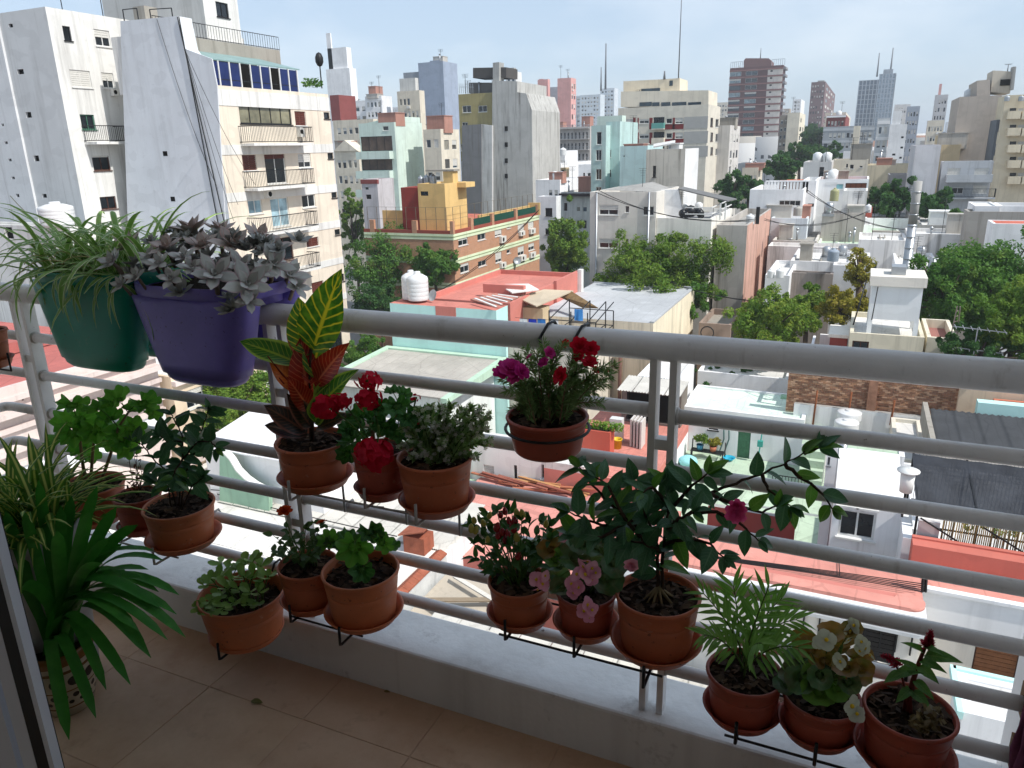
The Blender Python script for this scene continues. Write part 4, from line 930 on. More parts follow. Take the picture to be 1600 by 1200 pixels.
for px, c_, l in ((832, '#2d3fae', 'deep blue towel drying on the terrace line'), (846, '#3a7bc0', 'sky blue cloth drying on the terrace line'), (828-10, '#e0e0e0', 'white sheet drying at the left of the terrace line'), (866, '#e6e6e6', 'white sheet drying by the iron cage'), (904, '#4a8fd0', 'light blue shirt hanging inside the iron cage')):
    p = PY(px, 503 if px < 900 else 488, 44.5); mb = MB()
    for i in range(4):
        a0_, a1_ = -.28+.14*i, -.14+.14*i; w0, w1 = .05*math.sin(i*2), .05*math.sin(i*2+2); mb.face([(p.x+a0_, 44.5+w0, p.z-.55), (p.x+a1_, 44.5+w1, p.z-.55), (p.x+a1_, 44.5, p.z+.2), (p.x+a0_, 44.5, p.z+.2)]); mb.face([(p.x+a0_, 44.515+w0, p.z-.55), (p.x+a1_, 44.515+w1, p.z-.55), (p.x+a1_, 44.515, p.z+.2), (p.x+a0_, 44.515, p.z+.2)])
    o = mb.build('laundry', flat(c_, .9, .1)); tag(o, l, 'laundry', 'laundry on the roof terrace')
wires('clothes_line', 'clothes line across the laundry terrace', [(PY(805, 496, 44.5), PY(880, 500, 44.5), .05)], .012)
# small turquoise lower wall, grey-roofed shed with mint edges, white wall below with a terrace
b = Bld('turquoise_annex', 'lower turquoise wall strip under the laundry terrace', F=(612, 790, 512), Y=43.2, depth=.28, mat=TURQ, par=0); b.done()
zs = 8.5; a = PZ(617, 546, zs); bb = PZ(785, 566, zs); f0 = PZ(540, 592, zs); f1 = PZ(738, 632, zs)
sx0, sx1, sy0, sy1 = a.x+.2, bb.x, 35.2, 43.1
b = Bld('grey_roof_house', 'house with grey sheet roof edged in pale mint green and barred windows', dims=(sx0, sx1-.6, sy0+.5, sy1, zs-.25), mat=plaster('#c9cfca', .15, .3), roof=GREYR, par=0)
b.w('F', (690, 668, 705, 700), (757, 640, 800, 692, dict(n=3, glass=glassmat('#3a4446')))); b.done()
MINT = plaster('#9dbba2', .2, .3)
SHEETR = roofmat('#a09a90', .35, .5); nsl = 9
for k in range(nsl):
    xa_ = sx0+(sx1-sx0)*k/nsl; xb2 = sx0+(sx1-sx0)*(k+1)/nsl; mb = MB(); mb.prism([(xa_+.01, sy0, zs+.02), (xb2-.01, sy0, zs+.02), (xb2-.01, sy1-.5, zs+.3), (xa_+.01, sy1-.5, zs+.3)], (0, 0, -.06)); b.part('roof_sheet', mb, SHEETR)
mb = MB(); mb.prism([(sx0-.45, sy0-.3, zs-.2), (sx0-.45, sy0-.3, zs+.1), (sx0-.45, sy1, zs+.42), (sx0-.45, sy1, zs-.2)], (.44, 0, 0)); mb.prism([(sx1+.01, sy0-.3, zs-.2), (sx1+.01, sy0-.3, zs+.1), (sx1+.01, sy1, zs+.42), (sx1+.01, sy1, zs-.2)], (.4, 0, 0)); mb.box(sx0, sx1, sy1-.5, sy1, zs+.0, zs+.42); b.part('mint_edge', mb, MINT)
b = Bld('white_back_wall_house', 'white house wall with narrow slit windows and a slatted shutter above the debris heap', F=(560, 872, 688), Y=33.4, depth=1.7, mat=plaster('#cfcfcb', .15, .3), roof=WHITER, par=0)
b.w('F', (756, 727, 772, 746, dict(shut=.7)), (803, 727, 808, 750, dict(n=1, kind='d')), (846, 726, 852, 748, dict(n=1))); b.done()
# ================================================================== NEAR ROOFS below the balcony
PINKW = plaster('#bfaea6', .3, .4); BEIGE = plaster('#c7b193', .2, .3); WHITE2 = plaster('#d2d2cf', .22, .3); MINTW = plaster('#cfe2de', .15, .15); GREENP = plaster('#7fa58b', .35, .3)
CORRW = roofmat('#b9b5ab', .35, .6); CORRD = roofmat('#3d3f42', .25, .8); OFFW = roofmat('#c7c4bd', .4, .6)
def corr(b, name, x0, x1, y0, y1, z0, z1, m, pitch=.09, amp=.018, w=1.0, along='y'):
    """corrugated sheets laid side by side; ridges run along y (or x); z0,z1 = heights at the low and high end"""
    n = max(1, int(round(((x1-x0) if along == 'y' else (y1-y0))/w))); L = ((x1-x0) if along == 'y' else (y1-y0))/n
    for i in range(n):
        k = max(2, int(L/pitch*2)); V = []; F = []; up = .006*(i % 2)
        for j in range(k+1):
            u = (x0 if along == 'y' else y0)+L*i+L*1.005*j/k; dz = up+(amp if j % 2 else -amp)
            if along == 'y': V += [(u, y0, z0+dz), (u, y1, z1+dz)]
            else: V += [(x0, u, z0+dz), (x1, u, z1+dz)]
        for j in range(k): F.append([2*j, 2*j+1, 2*j+3, 2*j+2])
        link(bpy.data.objects.new(name, npmesh(name, V, F, m)), b.root)
def vcorr(b, name, f, u0, u1, z0, z1, m, w=.9, pitch=.1, amp=.018):
    P = b.pl(f); n = max(1, int(round((u1-u0)/w))); L = (u1-u0)/n
    for i in range(n):
        k = max(2, int(L/pitch*2)); V = []; F = []
        for j in range(k+1):
            u = u0+L*i+L*j/k; o = .05+.006*(i % 2)+(amp if j % 2 else -amp); V += [tuple(P(u, z0, o)), tuple(P(u, z1, o))]
        for j in range(k): F.append([2*j, 2*j+1, 2*j+3, 2*j+2])
        link(bpy.data.objects.new(name, npmesh(name, V, F, m)), b.root)
# pink house with cornices, and the beige house beyond it
b = Bld('pink_house', 'pink house with stepped cornices and dull red flat roof at the lower left', dims=(-46, -32, 13, 26.1, 12.9), mat=PINKW, roof=roofmat('#a8584f', .35), par=.2)
b.w('R', (88, 668, 96, 700)); b.ac('R', 80, 626, 98, 640)
for z, o in ((12.5, .25), (11.9, .5), (11.2, .2), (10.3, .35), (9.6, .15)): b.band('R', z-.22, z, PINKW, o, 'cornice')
b.band('R', 8.4, 9.5, WHITE2, .03, 'white_fascia'); b.v('R', (71, 608, 74, 612), (34, 622, 37, 626)); b.done()
mb = MB(); mb.box(-44, -38, 20, 26, 12.75, 13.3); b.part('raised_roof', mb, roofmat('#a8584f', .35))
b = Bld('beige_house', 'beige house with pale blue window shutters behind the lower left pots', dims=(-43, -31.4, 26.3, 33, 11.2), mat=BEIGE, roof=OFFW, par=.3)
b.w('R', (242, 626, 270, 664, dict(n=3)), (290, 604, 332, 634, dict(n=3, shut=.3))); b.band('R', 10.7, 10.95, PINKW, .3, 'cornice'); b.band('R', 6.2, 6.5, PINKW, .3, 'cornice'); b.done()
b = Bld('white_terrace_house', 'white stepped house between the purple planter and the beige house', dims=(-47, -34, 33.2, 36.5, 11.8), mat=WHITE2, roof=OFFW, par=.3); b.done()
# pale mint house with the curved wing wall
b = Bld('pale_mint_house', 'low house with very pale mint sheet roof and a green curved wing wall', dims=(-28.2, -21.2, 24.9, 29.2, 8.4), mat=MINTW, roof=OFFW, par=0); b.done()
mm = roofmat('#cfe3df', .15, .5)
for k in range(4): mb = MB(); xa_, xb2 = -28.4+1.85*k, -28.4+1.85*(k+1)-.03; mb.prism([(xa_, 24.6, 8.45), (xb2, 24.6, 8.45), (xb2, 29.3, 9.1), (xa_, 29.3, 9.1)], (0, 0, .06)); b.part('roof_sheet', mb, mm)
mb = MB(); mb.prism([PY(x, y, 24.2) for x, y in ((343, 700), (352, 706), (363, 718), (373, 735), (386, 748), (400, 758), (420, 768), (420, 800), (343, 800))], (0, .25, 0)); b.part('wing_wall', mb, GREENP)
mb = MB(); pp = [PY(x, y, 24.2) for x, y in ((343, 698), (352, 704), (363, 716), (373, 733), (386, 746), (400, 756), (420, 766))]
for i in range(6): mb.bar(pp[i], pp[i+1], .38, .07)
b.part('wall_cap', mb, WHITEP)
mb = MB()
for k in range(26): q = PZ(392+2.6*k, 748+.4*k, 6.3); mb.bar((q.x, q.y, 6.0), (q.x, q.y, 6.9), .04)
q0 = PZ(392, 748, 6.9); q1 = PZ(458, 758, 6.9); mb.bar(q0, q1, .05); o = mb.build('picket_fence', WHITEP); tag(o, 'pale picket fence beside the green curved wall', 'fence')
V, F, UV = leafcloud([(tuple(PZ(405+8*i, 725+3*(i % 2), 7)), .5) for i in range(5)], 140, .11, 9); o = link(bpy.data.objects.new('bush', npmesh('bush', V, F, TL['gy'], uv=UV))); tag(o, 'light green bush behind the pale picket fence', 'bush')
# white roof with cables, corrugated part, red tile edge, grey sheet wall
b = Bld('white_roof_house', 'low white roofed house with brown tiled edge, red vent box and grey sheet metal side', dims=(-42, -14.3, 6, 28.2, 5.9), mat=WHITE2, roof=OFFW, par=0); b.done()
for i in range(9):
    for j in range(5):
        mb = MB(); xa_ = -40+2.8*i; ya_ = 9.4+2.9*j; mb.box(xa_, xa_+2.77, ya_, ya_+2.87, 5.902, 5.93+.006*((i+j) % 2)); b.part('roof_panel', mb, OFFW)
corr(b, 'corrugated_sheet', -27, -14.4, 24.1, 28.1, 5.98, 6.25, CORRW)
vcorr(b, 'wall_sheet', 'R', 9, 24, 1.5, 5.85, roofmat('#b4b6b4', .25, .5))
TILEM = flat('#9a5a44', .8, .2, 0, .3, 4)
for k in range(40):
    ya_ = 9+.375*k; mb = MB(); mb.prism([(-14.75, ya_, 5.96), (-14.5, ya_, 6.1), (-14.2, ya_, 5.98), (-14.2, ya_, 5.92), (-14.75, ya_, 5.92)], (0, .365, 0)); b.part('edge_tile', mb, TILEM)
q = PZ(655, 858, 5.95); mb = MB(); mb.box(q.x-.5, q.x+.5, q.y-.4, q.y+.4, 5.94, 6.7); mb.prism([(q.x-.65, q.y-.55, 6.72), (q.x+.6, q.y-.55, 7.1), (q.x+.6, q.y+.5, 7.1), (q.x-.65, q.y+.5, 6.72)], (0, 0, .05)); b.part('vent_box', mb, TILEM)
wires('roof_cable', 'black cables lying across the low white roof', [(PZ(330, 768, 6.0)+Vector((0, 0, .1)), PZ(640, 800, 6.4), -.1), (PZ(340, 775, 6.0)+Vector((0, 0, .1)), PZ(620, 838, 6.3), .05), (PZ(400, 772, 6.05), PZ(600, 792, 6.4), .05)], .025)
# green court and dull red roof in the middle
b = Bld('red_court_house', 'low house with wide pink red flat roof beyond the chili plant', dims=(-17.3, -6.4, 25.5, 33.2, 5.0), mat=TERRA, roof=roofmat('#c27c6e', .3), par=.0); b.done()
b = Bld('green_court', 'small green floored court behind the white shrub pot', dims=(-23, -17.35, 28.3, 33.2, 4.8), mat=GREENP, roof=roofmat('#8fa98c', .4), par=.0); b.done()
mb = MB()
for k in range(30): mb.bar((-22.8+.18*k, 28.6, 4.8), (-22.8+.18*k, 28.6, 5.9), .035)
mb.bar((-22.8, 28.6, 5.9), (-17.6, 28.6, 5.9), .05); o = mb.build('court_railing', flat('#9fb39c', .6)); tag(o, 'thin pale railing at the edge of the green court', 'railing')
g = random.Random(3)
for k in range(16):
    q = PZ(770+9*k+g.uniform(-6, 6), 748+1.7*k+g.uniform(-5, 6), 5.05); a = g.uniform(-.5, .3); L = g.uniform(.6, 1.8); mb = MB(); mb.obox(q+Vector((0, 0, .1+.1*(k % 3))), (L*math.cos(a), L*math.sin(a), g.uniform(-.1, .1)), (-.08*math.sin(a), .08*math.cos(a), 0), (0, 0, .03))
    o = mb.build('plank', flat(g.choice(['#a8694f', '#b98a5d', '#8d5546']), .85)); tag(o, ('loose reddish plank', 'loose tan plank', 'loose brown plank')[k % 3]+' in the debris heap under the white slit windowed wall', 'plank', 'planks of the debris heap')
q = PZ(772, 738, 5.0); mb = MB(); mb.box(q.x-.7, q.x+.7, q.y+.6, q.y+.66, 6.2, 6.35)
for z in (5.4, 5.9, 6.4): mb.box(q.x-.6, q.x+.6, q.y+.5, q.y+.55, z, z+.06)
for x in (-.6, .55): mb.box(q.x+x, q.x+x+.06, q.y+.5, q.y+.56, 5.0, 6.5)
o = mb.build('iron_rack', IRON); tag(o, 'small dark iron rack against the white wall by the debris', 'rack')
rx = PY(850, 730, 33.3).x
b = Bld('red_patio_house', 'red walled house with tiled red patio, planters and yellow bucket under the hanging pot', dims=(rx, -8.0, 33.3, 43.3, 6.1), mat=TERRA, roof=roofmat('#bd7262', .25, 1.2), par=0.0); b.done()
for i in range(10):
    for j in range(8):
        if 34+j*1.1 > 43: continue
        mb = MB(); mb.box(rx+.2+.4*i*1.0, rx+.2+.4*i+.385, 33.5+.8*j, 33.5+.8*j+.78, 6.101, 6.112+.004*((i*7+j*3) % 3)); b.part('patio_tile', mb, roofmat('#bd7262', .25, 1.2))
mb = MB(); mb.box(rx, rx+2.2, 33.31, 36.5, 6.105, 6.5); b.part('white_corner_roof', mb, WHITER)
p0 = PZ(915, 712, 6.1); p1 = PZ(957, 712, 6.1); mb = MB(); mb.box(p0.x-.5, p1.x, p0.y, p0.y+.8, 6.105, 7.6); b.part('planter_wall', mb, plaster('#b0472f', .15, .1))
b.part('planter_soil', MB().box(p0.x-.3, p1.x-.1, p0.y+.1, p0.y+.7, 7.5, 7.62), SOIL)
V, F, UV = leafcloud([((p0.x-.1+.3*i, p0.y+.4, 7.8), .28) for i in range(7)], 130, .07, 19); o = link(bpy.data.objects.new('planter_herbs', npmesh('planter_herbs', V, F, leafmat('bright_herb', '#5f8f1f', '#9cc035', trans=.4, island=True), uv=UV))); tag(o, 'bright lime green plants in the red planter wall', 'plant')
q = PZ(964, 700, 6.1); mb = MB(); mb.lathe([(.24, 0), (.27, .5), (.29, .5), (.29, .55), (.25, .55), (.23, .1)], (0, 0, 0), 18); o = link(bpy.data.objects.new('bucket', mb.mesh('bucket', flat('#d8b21f', .5))), None, Matrix.Translation(q)); tag(o, 'yellow bucket on the red tiled patio', 'bucket')
q2 = PZ(957, 697, 6.1); mb = MB(); mb.box(q2.x-.35, q2.x+.35, q2.y+.5, q2.y+1.0, 6.12, 7.5); o = mb.build('white_appliance', flat('#cfcfcc', .4)); tag(o, 'white boxy washing appliance behind the yellow bucket', 'appliance')
mb = MB(); 
mb.tube([q2+Vector((-.5+.12*math.sin(k), .2, 1.2-.18*k)) for k in range(7)], .05, 6); o = mb.build('hose', WHITEP); tag(o, 'white hose hanging beside the white appliance', 'hose')
for k in range(4):
    q = PZ(985+5*k, 698+1.5*k, 6.1); mb = MB(); mb.box(q.x-.05, q.x+.05, q.y, q.y+.9, 6.12, 7.7); o = mb.build('folding_panel', flat('#c9c3bd', .6)); tag(o, 'pale folded panels leaning upright at the edge of the red patio', 'panel', 'folded panels on the red patio')
q = PZ(972, 690, 6.1); b = Bld('patio_shed', 'open dark lean-to with corrugated roof behind the red patio', dims=(q.x-1.0, -8.3, 41.5, 43.2, 8.3), z0=6.12, mat=plaster('#6a6058', .3, .3), roof=CORRW, par=0, cat='shed')
b.wr('F', (b.x0+.3, b.x1-.3, 6.25, 8.0), 'd', n=1, glass=DARK, sill=False); b.done(); corr(b, 'corrugated_sheet', b.x0-.1, b.x1+.1, 40.7, 43.2, 8.3, 8.5, CORRW, .16, .03)
b = Bld('white_side_house', 'bright white blank walled house right of the weathered wall', dims=(-11.5, -8.9, 43.6, 48.2, 8.4), mat=WHITE2, roof=WHITER, par=.2); b.done()
# green patio with bench and plants
mb = MB(); GF = roofmat('#9fb398', .4, .6)
b = Bld('green_patio', 'pale green painted roof patio with white walls', dims=(-8.0, -.2, 36.5, 42.4, 4.4), mat=WHITE2, roof=GF, par=0); b.done()
mb = MB(); mb.box(-8.2, -7.99, 34.5, 42.4, 4.41, 5.6); b.part('side_parapet', mb, WHITE2)
b = Bld('green_door_house', 'white wall with a green door and green hoses under a mint flat roof', dims=(-8.4, -1.6, 42.45, 47.0, 7.15), mat=plaster('#d3dbd9', .1, .15), roof=roofmat('#bcd2bf', .3, .6), par=.12)
b.w('F', (1152, 672, 1172, 719, dict(n=1, kind='g', glass=flat('#4e7a5c', .7, .2, 0, .3, 6))), (1107, 662, 1122, 672, dict(n=1, kind='d'))); b.done()
mb = MB()
for px in (1131, 1139): p = PY(px, 666, 42.3); mb.tube([p, p+Vector((.05, 0, -.8)), p+Vector((-.15, -.02, -1.6)), p+Vector((.1, -.3, -2.3))], .045, 6)
o = mb.build('garden_hose', flat('#4c6a66', .6)); tag(o, 'two garden hoses hanging on the white wall left of the green door', 'hose')
q = PZ(1105, 716, 4.42); bn = thing('garden_bench', 'black iron bench carrying potted plants on the green patio', 'bench', q); 
for dx in (-.9, .9): mb = MB(); mb.tube([(q.x+dx, q.y-.3, 4.41), (q.x+dx, q.y-.3, 4.85), (q.x+dx*1.05, q.y+.3, 4.9), (q.x+dx*1.05, q.y+.35, 5.4)], .035, 6); mb.tube([(q.x+dx*1.05, q.y+.3, 4.9), (q.x+dx*1.05, q.y+.3, 4.41)], .035, 6); mb.build('leg', IRON, bn)
for k in range(4): mb = MB(); mb.box(q.x-.95, q.x+.95, q.y-.3+.15*k, q.y-.3+.15*k+.1, 4.86, 4.9); mb.build('slat', IRON, bn)
for i, (dx, c_, l) in enumerate(((-.45, '#3b7f9a', 'potted plant in a blue pot on the iron bench'), (.3, '#b0674a', 'potted plant in a clay pot on the iron bench'))):
    pt = thing('potted_plant', l, 'potted plant', (q.x+dx, q.y, 4.9)); mb = MB(); mb.lathe([(.16, 0), (.22, .32), (.18, .3)], (q.x+dx, q.y, 4.91), 14); mb.build('pot', flat(c_, .6), pt)
    V, F, UV = leafcloud([((q.x+dx+g.uniform(-.3, .3), q.y+g.uniform(-.2, .2), 5.45+g.uniform(-.1, .35)), .22) for k in range(6)], 70, .08, 31+i); link(bpy.data.objects.new('foliage', npmesh('foliage', V, F, TL['gy'] if i == 0 else TL['o'], uv=UV)), pt)
q = PZ(1139, 719, 4.42); mb = MB(); mb.lathe([(.2, 0), (.34, .18), (.36, .18), (.2, .02)], (0, 0, 0), 18); o = link(bpy.data.objects.new('basin', mb.mesh('basin', flat('#2aa7c4', .5))), None, Matrix.Translation(q)); tag(o, 'bright blue plastic basin on the green patio', 'basin')
q = PZ(1184, 722, 4.42); mb = MB(); mb.bar(q, q+Vector((.1, .1, 1.9)), .05); mb.box(q.x-.1, q.x+.2, q.y-.1, q.y+.1, 5.4, 5.75); o = mb.build('broom', flat('#3f9a8e', .6)); tag(o, 'turquoise broom leaning right of the green door', 'broom')
q = PZ(1075, 728, 4.42); mb = MB(); mb.ball(q+Vector((0, 0, .3)), .55, 10, 6, .6); o = mb.build('covered_heap', flat('#8fcbd0', .7)); tag(o, 'pale turquoise tarpaulin heap at the left of the green patio', 'tarpaulin')
b = Bld('green_stair_block', 'pale green stair block with white sides right of the green door', dims=(-1.55, -.3, 40.2, 43.5, 6.6), mat=WHITE2, roof=GF, par=0); b.done()
for k in range(5): mb = MB(); mb.box(-1.5, -.35, 38.4+.35*k, 40.19, 4.41+.4*k, 4.8+.4*k); b.part('step', mb, GF)
mb = MB(); p = PY(1230, 640, 46.9); mb.box(p.x-.4, p.x+.4, 46.2, 46.9, 7.0, p.z+1.0); o = mb.build('green_pillar', plaster('#86ad8b', .2, .2)); tag(o, 'green painted pillar at the corner of the mint roof', 'pillar')
b = Bld('green_terrace_house', 'white wall with a grey vent panel below a green terrace floor', dims=(-.2, 2.6, 31.0, 32.6, PY(1280, 697, 31).z), mat=WHITE2, roof=GF, par=.05); b.wr('F', b.rc('F', 1273, 713, 1297, 726), 'a', n=1, glass=flat('#77787a', .7)); b.done()
b = Bld('dark_red_parapet', 'dark red low parapet with a railing in front of the green patio', dims=(PY(1105, 815, 33).x, PY(1243, 815, 33).x, 33.0, 33.3, PY(1205, 806, 33).z), mat=plaster('#8d3a31', .2, .2), par=0, cat='wall'); b.done()
b = Bld('front_green_court', 'green floored court with railing behind the camellia branch', dims=(-8.2, .3, 33.35, 36.45, 4.3), mat=WHITE2, roof=GF, par=0); b.done()
mb = MB(); q = PZ(1205, 768, 4.32); 
for k in range(12): mb.bar((q.x+.16*k, q.y, 4.31), (q.x+.16*k, q.y, 5.3), .03)
mb.bar((q.x, q.y, 5.3), (q.x+1.8, q.y, 5.3), .04); o = mb.build('iron_railing', IRON); tag(o, 'short black iron railing on the front green court', 'railing')
b = Bld('long_white_house', 'long bright white blank house behind the mint roof, one small air grille', F=(1090, 1232, 586), Y=51, depth=9, mat=plaster('#d8d5d2', .15, .2), roof=WHITER, par=.3); b.w('F', (1135, 613, 1158, 621, dict(n=1, kind='d'))); b.done()
# brick garden wall: every brick that shows is under 10 px, so relief joins one mesh per wall panel
BY = 43.9; bw = thing('brick_wall', 'old bare brick wall with buttress behind the white yard wall at right', 'wall', (2, BY, 0)); g = random.Random(11)
OLDB = [flat(c_, .95, .1, 0, .4, 3) for c_ in ('#b58a6c', '#a07760', '#c7a184', '#94705a')]
xa_, xb2 = PY(1231, 600, BY).x, PY(1502, 610, BY).x; zb_, zt_ = PY(1360, 655, BY).z, PY(1360, 588, BY).z
mb = MB(); mb.box(xa_, xb2, BY+.02, BY+.4, 0, zt_-.05); mb.build('core', flat('#b3a08c', .95), bw)
mbs = [MB() for _ in OLDB]; r = 0; z = zb_
while z < zt_:
    x = xa_-(.13 if r % 2 else 0)
    while x < xb2:
        h_ = .085; g.choice(mbs).box(max(xa_, x), min(xb2, x+.25), BY-.01-g.uniform(0, .035), BY+.019, z+g.uniform(0, .01), z+h_); x += .265
    z += .1; r += 1
for m_, c_ in zip(mbs, OLDB):
    o = m_.build('bricks', c_, bw); o['kind'] = 'stuff'
xp = PY(1362, 620, BY-.3).x; mb = MB(); mb.box(xp-.2, xp+.25, BY-.35, BY-.05, 0, zt_-.15); mb.build('buttress', OLDB[1], bw)
for px, t_ in ((1270, 610), (1323, 612), (1391, 625)):
    a = PY(px, 664, 43.3); c2 = PY(px+2, t_, 43.3); mb = MB(); mb.tube([a, Vector((a.x+.05, a.y, c2.z))], .06, 6); o = mb.build('rusty_pole', flat('#7d4a2e', .9)); tag(o, {1270: 'leftmost rusty iron pole on the white yard wall before the brick wall', 1323: 'middle rusty iron pole on the yard wall, near the brick buttress', 1391: 'rightmost rusty iron pole on the yard wall, past the round tanks'}[px], 'pole', 'rusty poles on the yard wall')
b = Bld('white_yard_wall', 'white yard wall under the old brick wall', F=(1240, 1440, 641), Y=43.4, depth=.3, mat=plaster('#d5d2cc', .2, .3), par=0, cat='wall'); b.done()
b = Bld('cream_yard_house', 'low cream house with white roof between yard wall and dark roof', dims=(2.7, 4.1, 37.2, 43.3, 7.6), mat=plaster('#c8c1b0', .25, .4), roof=WHITER, par=.2); b.done()
for px, py, l in ((1326, 646, 'rear white round tank on the yard roof'), (1322, 661, 'front white round tank with red strap on the yard roof')): tank(l, px, py+9, 42.6 if py < 650 else 41.6, 36, 16)
b = Bld('white_low_house', 'white low house with patchy roof below the round tanks', dims=(.35, 3.0, 26.6, 30.9, 9.2), mat=WHITE2, roof=WHITER, par=.1); b.done()
b = Bld('dark_corrugated_house', 'house with dark grey corrugated roof seen between the upper rails at right', dims=(4.1, 9.2, 35.9, 41.2, 8.6), mat=plaster('#b3aca0', .3, .5), roof=CORRD, par=0); b.done(); corr(b, 'corrugated_sheet', 4.25, 9.2, 36, 41.1, 8.75, 9.0, CORRD, .25, .03); 
mb = MB(); mb.box(3.9, 4.12, 35.8, 41.3, 8.2, 9.25); b.part('side_wall', mb, CONC); mb = MB(); mb.box(6.3, 9.3, 41.3, 41.9, 8, 9.5); b.part('mint_ledge', mb, TURQ)
b = Bld('beige_block', 'beige rendered block right of the old brick wall', F=(1503, 1640, 590), Y=43.5, depth=1, mat=BEIGE, roof=OFFW, par=.2); b.done()
b = Bld('orange_block', 'orange painted corner wall under the handrail at far right', F=(1555, 1640, 634), Y=42.5, depth=.8, mat=plaster('#b3603f', .2, .2), roof=OFFW, par=.1); b.done()
b = Bld('white_barred_house', 'white roof strip with fine bars between dark roof and shade net', dims=(2.6, 9, 27.5, 35.8, 8.0), mat=WHITE2, roof=WHITER, par=.15); b.done()
mb = MB()
for k in range(46): x = 2.7+.11*k; mb.box(x, x+.02, 27.2, 27.22, 10.0, 12.3)
for z in (10.05, 11.1, 12.28): mb.box(2.65, 8, 27.17, 27.2, z, z+.03)
o = mb.build('barred_fence', flat('#8d8f90', .6)); tag(o, 'fine barred metal fence behind the black shade net', 'fence')
# white house with the dark window, shade net, cane fence, red parapets (right foreground)
b = Bld('white_flat_house', 'white house with glazed dark window frontage beside the shade net', dims=(.2, 2.05, 22.9, 26.4, 11.9), mat=WHITE2, roof=plaster('#d0cfcb', .5, .1), par=0.0)
b.w('F', (1311, 770, 1340, 790, dict(n=1)), (1343, 772, 1372, 795, dict(n=1)), (1310, 799, 1368, 842, dict(n=2))); b.done()
mb = MB(); mb.box(2.051, 2.3, 21.6, 23, 8, 11.3); b.part('corner_pier', mb, WHITE2)
mb = MB(); q = PY(1317, 700, 30); mb.tube([(q.x, 30, 5), (q.x, 30, q.z+.4)], .16, 8); o = mb.build('down_pipe', GALV); tag(o, 'grey metal downpipe on the white wall left of the dark window', 'drainpipe')
mb = MB(); p = PY(1415, 768, 22.3); mb.lathe([(.17, 0), (.19, .55), (.05, .56), (.05, .62), (.30, .63), (.30, .66), (.02, .72)], (0, 0, 0), 16); o = link(bpy.data.objects.new('roof_vent', mb.mesh('roof_vent', WHITEP)), None, Matrix.Translation(p)); tag(o, 'white capped vent pipe at the corner of the shade net', 'vent pipe')
mb = MB(); mb.bar(p+Vector((0, 0, -.8)), p+Vector((0, 0, .01)), .06); o = mb.build('vent_stand', IRON); tag(o, 'thin stand under the white capped vent pipe', 'stand')
sn = thing('shade_pergola', 'black shade net stretched over an iron frame above a cane fence', 'pergola', (4.5, 23, 10.9))
def netmat():
    t = NT('shade_net'); p = t.pos(); n = t.noise(p, 1.2, 5, .6); n2 = t.noise(p, 30, 2)
    c = t.mix(t.ramp(n, .3, .75), lin('#23252a'), lin('#3b3e44')); b_ = t.bsdf(c, .8, None, .15); tr = t.n('BsdfTransparent'); ms = t.n('MixShader'); t.l(t.math('MULTIPLY', t.ramp(n2, .4, .7), .07), ms.inputs[0]); t.l(b_.outputs[0], ms.inputs[1]); t.l(tr.outputs[0], ms.inputs[2]); t.l(ms.outputs[0], t.out.inputs['Surface']); return t.m
V = []; F = []; nx, ny = 30, 14
for j in range(ny+1):
    for i in range(nx+1):
        x = 2.35+5.2*i/nx; y = 22.5+3.2*j/ny; V.append((x, y, 11.86+.42*j/ny-.10*abs(math.sin(i/nx*math.pi*3))*math.sin(j/ny*math.pi)+.012*math.sin(i*1.7+j)))
for j in range(ny):
    for i in range(nx): a = j*(nx+1)+i; F.append([a, a+1, a+nx+2, a+nx+1])
link(bpy.data.objects.new('net', npmesh('net', V, F, netmat(), True)), sn)
for x in (2.4, 3.9, 5.6, 7.3):
    for y in (22.4, 25.8): mb = MB(); mb.bar((x, y, 10.5), (x, y, 11.9 if y < 24 else 12.3), .06); mb.build('post', IRON, sn)
    mb = MB(); mb.bar((x, 22.4, 11.82), (x, 25.8, 12.24), .05); mb.build('beam', IRON, sn)
mb = MB(); mb.bar((2.4, 22.4, 11.8), (7.4, 22.4, 11.8), .05); mb.build('beam', IRON, sn)
for i in range(3): x = (2.4, 3.9, 5.6)[i]; mb = MB(); mb.bar((x, 21.55, 12.0), (x+1.0, 21.55, 11.45), .04); mb.build('brace', IRON, sn)
cf = thing('cane_fence', 'fence of upright straw coloured canes on the red parapet', 'fence', (5, 21.6, 10.6)); CANE = [flat('#a99266', .85, .2, 0, .4, 5), flat('#84704c', .85, .2, 0, .4, 5)]; g = random.Random(5)
xs = 2.95; cm = []
for v_ in range(5):
    mb = MB(); mb.tube([(0, 0, 0), (g.uniform(-.015, .015), 0, .7), (g.uniform(-.02, .02), 0, 1.25+.04*v_)], .016, 5); cm.append(mb.mesh('cane', CANE[v_ % 2]))
while xs < 6.6:
    inst('cane', cm[g.randrange(5)], Matrix.Translation((xs, 21.6+g.uniform(-.02, .02), 10.9)), cf); xs += .048
mb = MB(); mb.box(2.9, 6.6, 21.625, 21.66, 11.0, 11.04); mb.box(2.9, 6.6, 21.625, 21.66, 11.7, 11.74); mb.build('fence_wire', IRON, cf)
mb = MB(); mb.box(2.38, 2.9, 21.6, 21.75, 9.5, 11.9); o = mb.build('screen_wall', plaster('#a59d9a', .3, .3)); tag(o, 'grey rendered screen at the left end of the cane fence', 'wall')
V, F, UV = leafcloud([((3.6+.35*i, 21.9, 11.85+.12*math.sin(i*2)), .16) for i in range(9)]+[((5.2+.25*i, 21.45, 11.3+.2*math.sin(i)), .12) for i in range(5)], 40, .07, 77); o = link(bpy.data.objects.new('creeper', npmesh('creeper', V, F, TL['gy'], uv=UV))); tag(o, 'green creeper growing over the cane fence under the net', 'plant')
